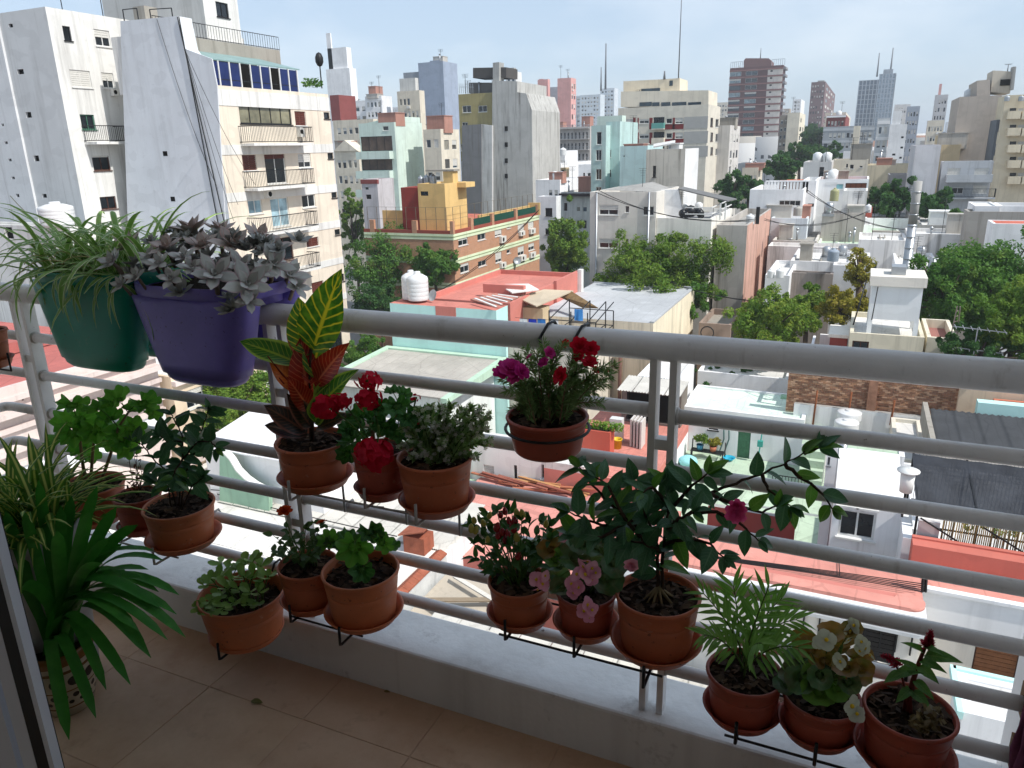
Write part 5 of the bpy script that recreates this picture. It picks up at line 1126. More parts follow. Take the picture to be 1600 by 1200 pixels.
b = Bld('terracotta_roof_house', 'white fronted house with terracotta painted roof, rounded step and dark roller shutter at lower right', dims=(-6.2, 2.45, 18.45, 20.95, 10.95), mat=plaster('#cfc9be', .25, .35), roof=roofmat('#c27a6a', .3, .7), par=0)
b.w('F', (1340, 976, 1400, 1034, dict(kind='d', shut=1, shm=flat('#2e2a28', .7)))); b.done()
WB = plaster('#dad8d3', .2, .25)
b2 = Bld('white_wing_house', 'set back white wing with brown slatted roller shutter under a terracotta roof strip', dims=(2.46, 7.5, 19.75, 20.95, 10.95), mat=plaster('#cfc9be', .25, .35), roof=roofmat('#c27a6a', .3, .7), par=0); b2.w('F', (1520, 1008, 1593, 1055, dict(kind='b', shut=1, shm=flat('#8a5d40', .7, .2, 0, .3, 8)))); b2.done()
mb = MB(); mb.box(-6.2, 2.45, 17.95, 18.44, 10.5, 11.1); mb.box(-6.2, 2.45, 17.8, 17.949, 10.68, 11.0); b.part('cornice', mb, WB)
mb = MB(); mb.box(-6.2, 2.1, 18.1, 18.5, 11.105, 11.2); mb.lathe([(.34, 0), (.34, .09)], (2.1, 18.44, 11.107), 20, True, True); b.part('parapet_cap', mb, roofmat('#c27a6a', .3, .7))
mb = MB(); mb.box(-6.2, 2.4, 18.51, 18.75, 10.955, 11.15); b.part('parapet', mb, TERRA)
mb = MB(); mb.box(2.47, 7.5, 19.62, 19.749, 9.75, 10.9); mb.box(2.47, 7.5, 19.55, 19.74, 10.9, 10.99); b2.part('white_front', mb, WB)
mb = MB(); mb.box(2.25, 7.5, 20.96, 21.5, 9.5, 11.45); mb.box(2.25, 7.5, 21.35, 21.5, 11.45, 11.5); b2.part('red_parapet', mb, plaster('#b55c4b', .5, .15))
for k in range(8): mb = MB(); x = PY(1258+25*k, 950, 18.4).x; mb.box(x-.02, x+.02, 18.38, 18.44, 9.7, 10.45); b.part('drip_bracket', mb, IRON)
wires('roof_cable_bundle', 'tangled black cable bundle lying along the terracotta roof', [(PZ(1090+i*4, 866+i*2, 11.02), PZ(1440, 912+3*i, 11.1), -.02-.01*i) for i in range(5)]+[(PZ(1310, 860, 11.0), PZ(1312, 900, 11.02), 0)], .014)
mb = MB(); 
for px in (1441, 1446): a = PZ(px, 925, 10.96); mb.bar(a, a+Vector((-.05, .05, .75)), .05)
o = mb.build('cable_post', IRON); tag(o, 'pair of short dark posts holding the cables at the roof corner', 'post')
q = PY(1380, 1075, 17.5); b = Bld('mint_edged_box', 'white low box with pale mint rim at the foot of the white front', dims=(PY(1492, 1060, 17).x, 8, 15.6, 17.0, PY(1520, 1054, 17).z), mat=WHITE2, roof=WHITER, par=.05); b.done(); mb = MB(); mb.box(b.x0-.06, 8, 17.002, 17.12, b.z1-.12, b.z1+.06); mb.box(b.x0-.12, b.x0-.002, 15.5, 17.12, b.z1-.12, b.z1+.06); b.part('mint_rim', mb, TURQ)
# the long corrugated roof just below
b = Bld('corrugated_roof_shed', 'long shed with pale ribbed corrugated roof directly below the balcony', dims=(-11, 8.2, 8, 18.0, 7.55), mat=WHITE2, roof=CORRW, par=0); b.done()
corr(b, 'corrugated_sheet', -11.1, 8.2, 12.9, 17.75, 7.62, 7.9, CORRW, .105, .02); corr(b, 'corrugated_sheet', -11.1, 8.2, 8.0, 12.95, 7.45, 7.7, CORRW, .105, .02)
mb = MB(); mb.box(-1, 8.2, 16.3, 16.5, 7.9, 8.05); mb.box(1.0, 8.2, 15.0, 15.15, 7.85, 7.97); b.part('ridge_beam', mb, plaster('#8f8677', .5, .3))
b = Bld('grey_plank_roof', 'patchwork of weathered boards and sheet between the grey sheet wall and the ribbed roof', dims=(-14.1, -11.2, 12, 24, 5.2), mat=CONC, roof=plaster('#a79c8a', .6, .3), par=0); b.done()
for k in range(9): mb = MB(); mb.obox((-12.7+.2*(k % 3), 15.5+.9*k, 5.3+.03*k), (1.2, .5*(1 if k % 2 else -1), 0), (-.03, .12, 0), (0, 0, .03)); b.part('board', mb, flat(('#b9b1a2', '#8b7c68', '#cfcac0')[k % 3], .9))
# ================================================================== THE CITY BEYOND
def P_(c, d=.3, s=.35): return plaster(c, d, s)
FG = 'blocks of the far city'
WHT = P_('#c6c6c4', .25, .35); PALE = P_('#b9b8b2', .3, .4); GRY = P_('#93938f', .45, .6); BGREY = P_('#8591a3', .2, .25); MNT = P_('#b4c6ba', .2, .3); TEAL = P_('#9fbab5', .3, .5); CRM = P_('#c2b8a4', .25, .35); PNK = P_('#c48d86', .15, .2); BRN = P_('#6a4240', .2, .2); TAN = P_('#bda67c', .2, .3); DRED = P_('#7d3a36', .2, .2)
wg = dict(vary=1, n=1, sill=False)
def far(label, F, Y, sx=None, side='R', depth=12, mat=WHT, grid=None, rgrid=None, par=.6, roof=GREYR, tops=(), v=(), w=(), name='apartment_building', bands=None, dark=None, finish=True):
    b = Bld(name, label, F, Y, sx, side, depth, mat, roof, par=par, group=FG)
    if grid: 
        cols, rows, ch = grid[:3]; ch *= .86; rows = int(rows*1.2); cols = cols+(1 if cols > 2 else 0); u = grid[3] if len(grid) > 3 else (.06, .94); k = dict(wg); k.update(grid[4] if len(grid) > 4 else {})
        b.grid('F', u[0], u[1], b.z1-.8, b.z1-.8-rows*ch, cols, rows, **k)
    if rgrid:
        cols, rows, ch = rgrid[:3]; u = rgrid[3] if len(rgrid) > 3 else (.08, .92); b.grid(side, u[0], u[1], b.z1-.8, b.z1-.8-rows*ch, cols, rows, **wg)
    if v: b.v('F', *v)
    if w: b.w('F', *w)
    if bands:
        m, ch, rows = bands
        for f in ('F', side):
            for r in range(rows): b.band(f, b.z1-.8-ch*r-.25, b.z1-.8-ch*r+.35, m, .06)
    if finish:
        if not (grid or rgrid or v or w) and name == 'low_shed':
            W_ = b.x1-b.x0; H_ = b.z1-2
            for k in range(rnd.choice((1, 2, 3))):
                x = b.x0+W_*rnd.uniform(.08, .9); z = b.z1-rnd.uniform(1.2, 3.2); b.wr('F', (x, x+rnd.uniform(.5, 1.2), z-rnd.uniform(.5, 1.1), z), rnd.choice('wdb'), n=rnd.choice((1, 2)), glass=rnd.choice(VG), sill=False)
        b.done()
    for n, *a in tops: box_on(b, n, *a)
    if b.y0 < 420 and b.x1-b.x0 > 3 and b.y1-b.y0 > 3: clutter(b, rnd.choice((3, 4, 5)))
    return b
LGT = P_('#d2d2d0', .15, .2)
def clutter(b, n=4):
    z = b.z1-b.par; W, L = b.x1-b.x0, b.y1-b.y0; s = min(1.6, max(.7, b.y0/90))
    for k in range(n):
        x, y = b.x0+W*rnd.uniform(.12, .88), b.y0+L*rnd.uniform(.06, .8); c = rnd.random(); mb = MB()
        if c < .3: a, d, h = rnd.uniform(.5, 1.4)*s, rnd.uniform(.5, 1.2)*s, rnd.uniform(.6, 2.3)*s; mb.box(x-a, x+a, y-d, y+d, z+.004, z+h); mb.box(x-a-.08, x+a+.08, y-d-.08, y+d+.08, z+h+.003, z+h+.12); b.part('roof_hut', mb, rnd.choice(CLM))
        elif c < .5: h = rnd.uniform(.7, 1.8)*s; mb.tube([(x, y, z), (x, y, z+h)], .11*s, 7); mb.lathe([(.2*s, 0), (.2*s, .1), (.02, .22)], (x, y, z+h), 8); b.part('vent_pipe', mb, GALV)
        elif c < .75:
            h = rnd.uniform(2, 4)*s; mb.tube([(x, y, z), (x, y, z+h)], .03*s, 5)
            for q in range(4): mb.bar((x-.5*s+.06*q, y, z+h-.2*q), (x+.5*s-.06*q, y, z+h-.2*q), .025*s)
            b.part('aerial', mb, IRON)
        elif c < .88: x2 = b.x0+W*rnd.uniform(.1, .9); mb.tube([(x, y, z+.15), (x2, y, z+.15), (x2, b.y0+L*.9, z+.15)], .06*s, 6); b.part('roof_pipe', mb, rnd.choice((GALV, CONC)))
        else: mb.lathe([(.5*s, 0), (.5*s, 1.0*s), (.2*s, 1.2*s), (.01, 1.22*s)], (x, y, z+.3), 12); mb.box(x-.6*s, x+.6*s, y-.6*s, y+.6*s, z+.01, z+.29); b.part('roof_tank', mb, rnd.choice((TANKM, GALV, TANKM)))
CLM = [P_('#c6c6c4', .25, .35), CONC, P_('#a9a49b', .4, .5), P_('#a06f5e', .3, .3)]
# --- row behind the left tower
far('bright white stepped block with rooftop tank tower just right of the veranda tower', (512, 586, 158), 190, 600, mat=LGT, grid=(6, 7, 3), tops=(('penthouse', .0, .5, .1, .8, 9.5, LGT), ('tank_tower', .05, .45, .2, .7, 15, LGT), ('chimney', .05, .14, .2, .3, 19, LGT)))
far('small white block with dark roof opening beside the bright white stepped block', (570, 596, 150), 185, 612, mat=LGT, grid=(3, 7, 3))
b = far('old cream house with pediment partly hidden by the yellow tree', (522, 560, 236), 125, 584, mat=CRM, grid=(3, 4, 3.4), rgrid=(3, 4, 3.4)); mb = MB(); z = b.z1; mb.prism([(b.x0, b.y0-.3, z), (b.x1, b.y0-.3, z), ((b.x0+b.x1)/2, b.y0-.3, z+2)], (0, 3, 0)); b.part('pediment', mb, CRM)
far('flat cream block with terrace plants right of the veranda tower', (520, 583, 187), 140, 590, mat=CRM, grid=(5, 6, 3.0))
q = PY(515, 149, 141); q2 = PY(529, 149, 141); rr = Bld('rooftop_room', 'dark red rooftop room beside the veranda tower', dims=(q.x, q2.x, 141, 147, q.z), z0=PY(522, 189, 141).z, mat=DRED, par=.2); rr.done()
b = far('mint green block with two long balconies and a blank side wall', (560, 616, 192), 110, 659, mat=MNT, finish=False, w=((598, 197, 607, 204, dict(n=1)),))
for y0, y1 in ((213, 236), (246, 266), (278, 296)): b.wr('F', b.rc('F', 564, y0, 613, y1), 'd', n=4, glass=flat('#5b4a40', .6, .3, 0, .6, .7), sill=False)
for y in (247, 277, 306): b.bal('F', 563, 615, y, dep=1.2, rail='solid', h=1.05)
b.done(); mb = MB(); z = b.z1; mb.prism([(b.x0+1, b.y0+.5, z+.01), (b.x1, b.y0+.5, z+.9), (b.x1, b.y0+.5, z+.01)], (0, b.y1-b.y0-1, 0)); b.part('roof_hip', mb, MNT)
far('small grey and white house with red brown roof edge below the mint block', (564, 589, 280), 88, 615, mat=P_('#a9a6a8', .4, .5), roof=REDR, v=((572, 304, 580, 311),), w=((570, 292, 576, 297, dict(n=1, sill=False)),), tops=(('red_edge', -.02, 1.02, -.02, .08, .55, DRED),), name='small_house')
far('weathered beige block with stacked balconies before the blue grey tower', (620, 655, 142), 150, 663, mat=CRM, grid=(4, 5, 3), tops=(('rooftop_room', .1, .8, .2, .8, 3.2, PALE),))
far('tall windowless blue grey tower', (653, 692, 97), 185, 714, mat=BGREY, tops=(('lift_house', .3, .7, .3, .7, 1.2, BGREY),), rgrid=None)
far('lower grey wing with flat top beside the blue grey tower', (630, 654, 113), 186, 656, mat=P_('#7f868e', .3, .4))
far('beige block with a column of windows left of the raw concrete tower', (661, 688, 202), 112, 717, mat=CRM, grid=(2, 6, 3.0), rgrid=(2, 6, 3))
# --- raw concrete tower with yellow flank
b = far('tall raw concrete party wall block with mustard yellow flank and black rooftop tank', (716, 770, 146), 131, mat=P_('#8f8350', .3, .4), depth=14, finish=False, w=((722.5, 165, 736, 176), (747.5, 165, 761, 175), (722, 191, 731, 198), (720, 225, 730, 236), (720, 252, 730, 262)))
b.done(); z = b.z1
mb = MB(); W_ = P_('#a3a29d', .6, .9)
mb.prism([PY(x, y, 130.4) for x, y in ((769, 126), (808, 127), (808, 144), (822, 146), (831, 172), (834, 420), (769, 420))], (0, 14, 0)); b.part('party_wall', mb, W_)
mb = MB(); mb.prism([PY(x, y, 129.6) for x, y in ((722, 196), (752, 194), (753, 420), (722, 420))], (0, .79, 0)); b.part('dark_patch_wall', mb, P_('#6f6f70', .5, .8))
mb = MB(); mb.prism([PY(x, y, 129.8) for x, y in ((752.4, 194), (768.8, 196), (768.8, 420), (753.2, 420))], (0, .58, 0)); b.part('light_patch_wall', mb, P_('#b3b3b0', .5, .8))
mb = MB(); mb.prism([PY(x, y, 133) for x, y in ((733, 129), (769, 129), (769, 146), (733, 146))], (0, 6, 0)); b.part('rooftop_room', mb, P_('#5c5b58', .5, .7))
mb = MB(); mb.prism([PY(x, y, 132) for x, y in ((739, 106), (791, 105), (791, 121), (739, 122))], (0, 5, 0)); b.part('tank_box', mb, P_('#45423f', .6, .8))
mb = MB(); mb.prism([PY(x, y, 131.3) for x, y in ((770, 98), (780, 97), (780, 127), (770, 127))], (0, 2, 0)); b.part('flue', mb, GRY)
for y in (201, 226, 251, 275): p = PY(791, y, 130.38); mb = MB(); mb.box(p.x-.3, p.x+.3, 130.35, 130.39, p.z-.4, p.z+.4); b.part('vent', mb, DARK)
mb = MB(); 
for k in range(8): q = PY(718+3*k, 146, 131.2); mb.bar(q, q+Vector((0, 0, 1.7)), .07)
mb.bar(PY(718, 136, 131.2), PY(740, 136, 131.2), .07); b.part('roof_railing', mb, GALV)
far('thin white block with rooftop clutter peeping out behind the raw concrete tower', (790, 806, 112), 170, 815, mat=WHT, grid=(2, 6, 3), tops=(('tank_house', .2, .7, .2, .6, 1.5, GRY),))
# --- pink towers and the gallery block
far('left slimmer pink tower', (840, 856, 124), 262, 859, mat=PNK, tops=(('tank_house', .1, .5, .2, .5, .8, PNK),))
far('low pink wall block below the left pink tower', (833, 853, 165), 255, 860, mat=PNK)
far('pale grey slab standing between the pink towers', (856, 874, 136), 266, 878, mat=P_('#9fadb5', .2, .3))
far('right wider pink tower with grey balconied side', (871, 892, 122), 258, 900, mat=PNK, rgrid=(2, 9, 3.3))
b = far('long grey gallery block with open walkways and dark doors', (833, 922, 199), 220, mat=P_('#a5a09b', .4, .5), depth=10, finish=False)
b.grid('F', .02, .98, b.z1-.9, b.z1-.9-3*3.0, 15, 3, fw=.42, fh=.66, n=1, kind='d', sill=False)
for k in range(4): b.balr('F', b.x0+.1, b.x1-.1, b.z1-.4-3.0*k, dep=1.4, h=.9, rail='bars', rm=GALV)
b.done()
mb = MB()
far('white stepped clutter of roofs with tanks below the gallery block', (839, 876, 255), 165, 925, mat=LGT, grid=(5, 3, 3.0), tops=(('stair_room', .1, .35, .2, .6, 2.6, GRY), ('stair_room', .5, .75, .3, .7, 3.2, LGT)))
far('yellow stair room on the white clutter of roofs', (876, 884, 262), 150, 889, mat=TAN, name='rooftop_room', v=((877, 265, 881, 268),)); far('white house front with three dark openings left of the teal block', (904, 924, 257), 130, 926, mat=LGT, w=((911, 270, 914, 277, dict(n=1)), (918, 270, 923, 276, dict(n=1)), (914, 284, 918, 294, dict(n=1))))
tank('left white dome tank before the gallery block', 856.5, 243, 168, 11, 12); tank('right white dome tank before the gallery block', 879.5, 243, 168, 11, 12)
far('pale wide white house with flat front below the roof clutter', (837, 875, 281), 120, 905, mat=LGT, grid=(2, 3, 3.2, (.5, .95)), roof=OFFW)
far('white house with one dark window left of the yellow green tree', (840, 869, 307), 100, 878, mat=LGT, w=((852, 325, 863, 338, dict(kind='d')), (852, 357, 863, 367, dict(kind='d'))))
far('low grey house with dark awning behind the yellow green tree', (876, 922, 300), 110, mat=PALE, depth=9, grid=(3, 3, 3), tops=(('dark_awning', .0, 1.0, -.1, .1, .4, flat('#3a2f30', .7)),))
# --- distant row (hazy)
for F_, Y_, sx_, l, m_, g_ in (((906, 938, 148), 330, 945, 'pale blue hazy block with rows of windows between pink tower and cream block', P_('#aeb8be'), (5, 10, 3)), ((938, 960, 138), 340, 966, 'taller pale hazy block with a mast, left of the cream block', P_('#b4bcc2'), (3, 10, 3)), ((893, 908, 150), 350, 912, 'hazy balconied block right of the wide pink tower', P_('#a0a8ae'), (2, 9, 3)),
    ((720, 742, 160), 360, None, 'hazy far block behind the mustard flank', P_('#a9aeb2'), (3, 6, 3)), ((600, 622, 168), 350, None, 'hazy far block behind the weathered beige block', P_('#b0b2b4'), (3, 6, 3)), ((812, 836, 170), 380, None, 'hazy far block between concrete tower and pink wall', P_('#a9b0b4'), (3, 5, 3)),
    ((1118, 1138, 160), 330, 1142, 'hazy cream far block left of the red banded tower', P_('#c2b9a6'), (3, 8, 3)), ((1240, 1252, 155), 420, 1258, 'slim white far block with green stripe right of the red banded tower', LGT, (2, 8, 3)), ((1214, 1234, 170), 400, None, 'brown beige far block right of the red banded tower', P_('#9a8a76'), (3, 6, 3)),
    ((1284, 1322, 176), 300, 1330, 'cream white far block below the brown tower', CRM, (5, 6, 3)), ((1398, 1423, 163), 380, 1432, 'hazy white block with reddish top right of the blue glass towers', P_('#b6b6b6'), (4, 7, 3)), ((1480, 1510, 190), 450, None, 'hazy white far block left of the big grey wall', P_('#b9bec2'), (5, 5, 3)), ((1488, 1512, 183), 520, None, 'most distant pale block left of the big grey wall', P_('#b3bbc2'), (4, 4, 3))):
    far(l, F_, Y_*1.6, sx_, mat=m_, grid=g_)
# --- teal block, weathered block, cream block with red panels
b = far('pale teal block with dark stacked windows', (924, 947, 196), 101, None, mat=TEAL, depth=9, finish=False, w=((932, 206, 940, 226, dict(n=1)), (931, 234, 940, 251, dict(n=2)), (931, 264, 940, 281, dict(n=2)), (931, 292, 940, 299, dict(n=2)))); b.done()
far('set back teal bay with small windows next to the teal block', (947, 969, 190), 103, None, mat=TEAL, depth=9, w=((949, 234, 955, 246, dict(n=1)), (943+.5, 265, 947, 277), (949, 265, 955, 277, dict(n=1))))
far('upper pale teal stair tower behind the teal block', (933, 972, 181), 112, 976, mat=MNT)
far('flat teal blank wall right of the teal windows', (969, 1012, 228), 97, None, mat=P_('#a3c0bf', .25, .45), depth=8, v=((974, 243, 976, 245),))
b = far('weathered cream party wall block with one dark window', (1010, 1071, 233), 86, 1092, mat=P_('#b7b0a2', .6, .8), w=((1020, 259, 1025, 277, dict(n=1, kind='d')),), finish=False); b.wm = {'R': WHT}; b.done()
mb = MB(); p = PY(1021, 226, 90); mb.prism([PY(1021, 231, 88), PY(1055, 225, 88), PY(1055, 221, 92), PY(1021, 227, 92)], (0, 0, .15)); o = mb.build('metal_sheet', WHITER); tag(o, 'tilted pale sheet roof on top of the weathered cream block', 'roof sheet')
b = far('cream stepped block with dark red panels and a turquoise balcony', (966, 1107, 166), 141, 1126, mat=P_('#bdb6a6', .15, .3), finish=False)
PANR = flat('#7a2f2e', .8, .2, 0, .15, 2); GRYP = flat('#a7a6a2', .8, .2, 0, .1, 1)
for y0, y1 in ((184, 202), (207, 225), (230, 246)):
    b.w('F', (974, y0+2, 988, y1-2, dict(shut=.5)), (999, y0+2, 1014, y0+9, dict(shut=.4)), (1021, y0-1, 1038, y1-4, dict(kind='d', n=3)), (1041, y0+1, 1050, y0+9, dict(n=1)), (1055, y0, 1067, y0+9, dict(shut=.7)))
    for x0, x1 in ((968, 973), (989, 993), (996, 998), (1014.6, 1019.5), (1051, 1054.4)):
        r = b.rc('F', x0, y0, x1, y1); mb = MB(); mb.box(r[0], r[1], b.y0-.03, b.y0-.002, r[2], r[3]); b.part('red_panel', mb, PANR)
    r = b.rc('F', 1039, y0+10, 1068, y1); mb = MB(); mb.box(r[0], r[1], b.y0-.03, b.y0-.002, r[2], r[3]); b.part('red_panel', mb, PANR)
    r = b.rc('F', 1069, y0-2, 1106, y1-1); mb = MB(); mb.box(r[0], r[1], b.y0-.04, b.y0-.002, r[2], r[3]); b.part('grey_panel', mb, GRYP)
    b.bal('F', 1020, 1039, y1-1, dep=1.1, rail='solid', rm=flat('#5f9c93', .5) if y0 == 184 else CRM, h=.95)
    b.w('R', (1110, y0, 1114, y1-4, dict(n=1, kind='b')), (1118, y0+2, 1123, y1-3, dict(n=1)))
b.done(); z = b.z1
def volpx(b, name, pts, Y, d, m): mb = MB(); mb.prism([PY(x, y, Y) for x, y in pts], (0, d, 0)); return b.part(name, mb, m)
volpx(b, 'setback_floor', ((970, 143), (1107, 141), (1107, 167), (970, 167)), 143.5, 9, P_('#c6bda9', .15, .3)); volpx(b, 'penthouse', ((974, 127), (1032, 124), (1062, 122), (1062, 143), (974, 144)), 146, 7, P_('#c2b69d', .15, .3))
for x0, x1 in ((999, 1018), (1019, 1030), (1033, 1047), (1050, 1072), (1075, 1095)): r0 = PY(x0, 160, 143.3); r1 = PY(x1, 165.5, 143.3); mb = MB(); mb.box(r0.x, r1.x, 143.4, 143.49, r1.z, r0.z+.0); w = b.part('strip_window', mb, GLASS2)
r0 = PY(1002, 139, 145.9); r1 = PY(1031, 145, 145.9); mb = MB(); mb.box(r0.x, r1.x, 145.9, 145.99, r1.z, r0.z); b.part('strip_window', mb, GLASS2); r0 = PY(1046, 126, 145.9); r1 = PY(1051, 134, 145.9); mb = MB(); mb.box(r0.x, r1.x, 145.9, 145.99, r1.z, r0.z); b.part('strip_window', mb, GLASS2)
antenna('tall thin mast on the cream stepped block', 1060, 122, 0-30, 146, .12); antenna('short flue pipe on the cream stepped block', 1038, 124, 111, 146, .25); antenna('tall hazy lattice mast left of the cream block', 946, 140, 68, 345, .5); antenna('shorter hazy mast left of the cream block', 939, 142, 105, 345, .4)
antenna('roof mast of the red banded tower', 1188, 92, 75, 389, .25); antenna('left mast on the blue glass towers', 1370, 120, 83, 655, .7); antenna('right mast on the blue glass towers', 1391, 114, 75, 655, .7)
far('grey rendered party wall with white balconies on its right side', (1113, 1141, 196), 152, 1157, mat=P_('#b5b1ab', .4, .5), rgrid=(3, 7, 2.9))
far('cream corner house before the avenue trees', (1160, 1185, 262), 170, 1192, mat=CRM, grid=(3, 4, 2.9))
# --- red banded tower
b = far('tall red brown tower with white bands and grey end wall', (1141, 1224, 104), 385, 1228, mat=P_('#5a3836', .15, .2), finish=False)
ch = 3.02; LP = P_('#b9b2a8', .15, .2)
for r in range(15):
    zt_ = b.z1-1.6-ch*r
    for u, n in ((.11, 2), (.42, 2), (.56, 1)): x = b.x0+(b.x1-b.x0)*u; b.wr('F', (x-2.6 if n == 2 else x-1.2, x+2.6 if n == 2 else x+1.2, zt_-2.0, zt_-.2), rnd.choice('wd'), n=n, sill=False, shut=rnd.choice((0, 0, .4)), glass=rnd.choice((GLASS, GLASS2, glassmat('#5a6a70'))))
    mb = MB(); mb.box(b.x0+(b.x1-b.x0)*.72, b.x1-.02, b.y0-.05, b.y0-.002, zt_-2.35, zt_-.05); b.part('grey_panel', mb, LP)
    mb = MB(); mb.box(b.x0-.05, b.x1+.05, b.y0-.5, b.y0-.06, zt_+.02, zt_+.55); b.part('band', mb, P_('#79504b', .15, .2))
    x = b.x0+(b.x1-b.x0)*.79; mb = MB(); mb.box(x-.5, x+.5, b.y0-.065, b.y0-.051, zt_-1.0, zt_-.3); b.part('vent', mb, DARK)
    mb = MB(); mb.box(b.x1+.01, b.x1+1.1, b.y0+.6, b.y1-.6, zt_-.1, zt_+.9); b.part('side_balcony', mb, P_('#77777a', .2, .2))
b.done(); volpx(b, 'crown', ((1162, 95), (1165, 91), (1201, 91), (1205, 95), (1205, 106), (1162, 106)), 387, 12, P_('#6a4642', .2, .2)); mb = MB()
for x0, x1 in ((1142, 1160), (1206, 1226)):
    a0 = PY(x0, 100, 385.4); a1 = PY(x1, 100, 385.4)
    for k in range(7): q = a0.lerp(a1, k/6); mb.bar(Vector((q.x, 385.4, b.z1)), Vector((q.x, 385.4, b.z1+2.6)), .18)
    mb.bar(Vector((a0.x, 385.4, b.z1+2.6)), Vector((a1.x, 385.4, b.z1+2.6)), .16)
b.part('roof_railing', mb, GALV)
b = far('blank cream slab with balconies on its right edge', (1231, 1250, 176), 285, 1259, mat=P_('#c7bfa8', .15, .2), rgrid=(2, 12, 2.9)); far('brown grey block left of the blank cream slab', (1219, 1232, 180), 290, None, mat=P_('#7d7468'), grid=(2, 10, 2.9))
far('far brown tower with pink white window frames', (1268, 1290, 128), 450, 1307, mat=P_('#6d5656', .1, .1), grid=(4, 16, 3, (.05, .95), dict(fw=.5, fh=.5, kind='d')), rgrid=(4, 16, 3), tops=(('lift_house', .2, .7, .2, .7, 3, P_('#85807c')),))
def glasst(b, cols, rows, ch):
    for f in ('F', 'R'):
        P = b.pl(f); a, c2 = (b.x0, b.x1) if f == 'F' else (b.y0, b.y1); mb = MB()
        for i in range(cols+1): u = a+(c2-a)*i/cols; b.fbox(mb, P, u-.3, u+.3, 0, b.z1, .02, .3)
        for j in range(rows+1): z = b.z1-ch*j; b.fbox(mb, P, a, c2, z-.35, z+.0, .02, .28)
        o = b.part('curtain_wall_frame', mb, P_('#8d98a3', .1, .1)); o['kind'] = 'stuff'
GT1 = glassmat('#2a3a4c'); GT2 = glassmat('#5c6b78')
b = far('left darker blue glass tower of the pair', (1343, 1377, 125), 650, 1380, mat=GT1); glasst(b, 6, 14, 3.3); b = far('right paler blue glass tower of the pair', (1375, 1400, 115), 640, 1402, mat=GT2); glasst(b, 5, 14, 3.3); box_on(b, 'crown', .2, .8, .2, .8, 3.5, P_('#7d8791'))
far('dark red and white stepped block under the brown tower', (1292, 1322, 180), 240, 1328, mat=DRED, grid=(4, 6, 2.9), tops=(('white_band', .0, 1.0, -.02, .1, .5, LGT),))
b = far('wide grey slab block with bands of windows', (1287, 1367, 197), 215, 1372, mat=P_('#8d9296', .3, .3), grid=(10, 3, 2.9, (.03, .97), dict(fw=.72)), bands=(P_('#a3a7aa', .2, .2), 2.9, 3))
far('low white house with hipped roof below the grey slab block', (1318, 1362, 236), 190, 1366, mat=LGT, grid=(4, 2, 3))
b = far('white block with rounded balconies and a stepped white end wall', (1372, 1391, 185), 172, None, mat=P_('#b2b6b8', .2, .3), depth=10, grid=(2, 7, 3.0), bands=(LGT, 3.0, 7))
far('bright white party wall with small dark vents at right centre', (1391, 1418, 194), 170, 1420, mat=LGT, v=((1408, 213, 1412, 216), (1407, 229, 1411, 232), (1388+6, 240, 1399, 243), (1405, 245, 1409, 248)), tops=(('rooftop_room', .1, .6, .1, .6, 3, LGT),))
far('blue grey balconied block behind the white party wall', (1418, 1438, 166), 262, 1462, mat=P_('#8d97a2', .2, .3), grid=(3, 9, 2.9), rgrid=(3, 9, 2.9)); far('pale grey block with pinkish roof turret', (1462, 1482, 148), 300, 1486, mat=P_('#a8a9aa', .2, .3), grid=(3, 9, 2.9), tops=(('turret', .2, .4, .2, .5, 4, PNK),))
far('low white gridded block before the pale grey turret block', (1450, 1476, 188), 240, 1480, mat=CRM, grid=(4, 5, 2.9))
# --- right hand buildings
b = far('big flat grey beige party wall at right with stepped top', (1500, 1566, 150), 128, None, mat=P_('#a59a8e', .25, .25), depth=12); volpx(b, 'upper_wall', ((1527, 126), (1547, 124), (1547, 150.5), (1526, 151)), 128.4, 10, P_('#a59a8e', .25, .25)); volpx(b, 'tank_house', ((1552, 110), (1584, 112), (1578, 146), (1548, 144)), 130, 6, P_('#b7ae9d', .3, .4)); volpx(b, 'flue', ((1583, 104), (1588, 104), (1584, 140), (1579, 140)), 129, 2, GRY)
r = PY(1563, 128, 129.9); mb = MB(); mb.box(r.x, r.x+1.3, 129.9, 129.99, r.z-.5, r.z+.3); b.part('vent', mb, DARK)
antenna('antenna cluster on the big grey beige party wall', 1574, 112, 100, 131, .08, 3); 
b = far('cream balconied apartment block at the right edge', (1572, 1660, 147), 119, 1561, side='L', mat=P_('#c3b699', .2, .35), finish=False)
for k, y in enumerate((183, 209, 235, 259, 284)): b.w('F', (1577, y-14, 1587, y, dict(kind='d', n=1)), (1590, y-14, 1599, y, dict(shut=.4, n=1))); b.bal('F', 1572, 1592, y+1, dep=1.1, rail='solid', h=.8); b.bal('F', 1594, 1640, y+1, dep=1.1, rail='solid', h=.8)
b.grid('L', .15, .85, b.z1-2, b.z1-14, 2, 4, **wg); b.done()
for px, l in ((1573, 'left grey water tank on the cream balconied block'), (1595, 'right grey water tank on the cream balconied block')): tank(l, px, 158, 118.5, 8, 8, GALV)
far('slim dark blue grey side strip beside the cream balconied block', (1558, 1570, 187), 121, None, mat=P_('#62686e', .3, .3), depth=6)
b = far('grey two storey house with long balcony and planters at right', (1473, 1553, 252), 106, 1470, side='L', mat=P_('#9ea2a6', .3, .5), finish=False, w=((1478, 293, 1505, 303, dict(n=3)), (1520, 290, 1542, 302, dict(shut=.9)), (1480, 263, 1500, 278, dict(shut=.8)), (1522, 263, 1545, 278, dict(shut=.8)))); b.bal('F', 1477, 1548, 282, dep=1.3, rail='solid', h=.7); b.bal('F', 1473, 1553, 308, dep=1.0, rail='bars'); b.done()
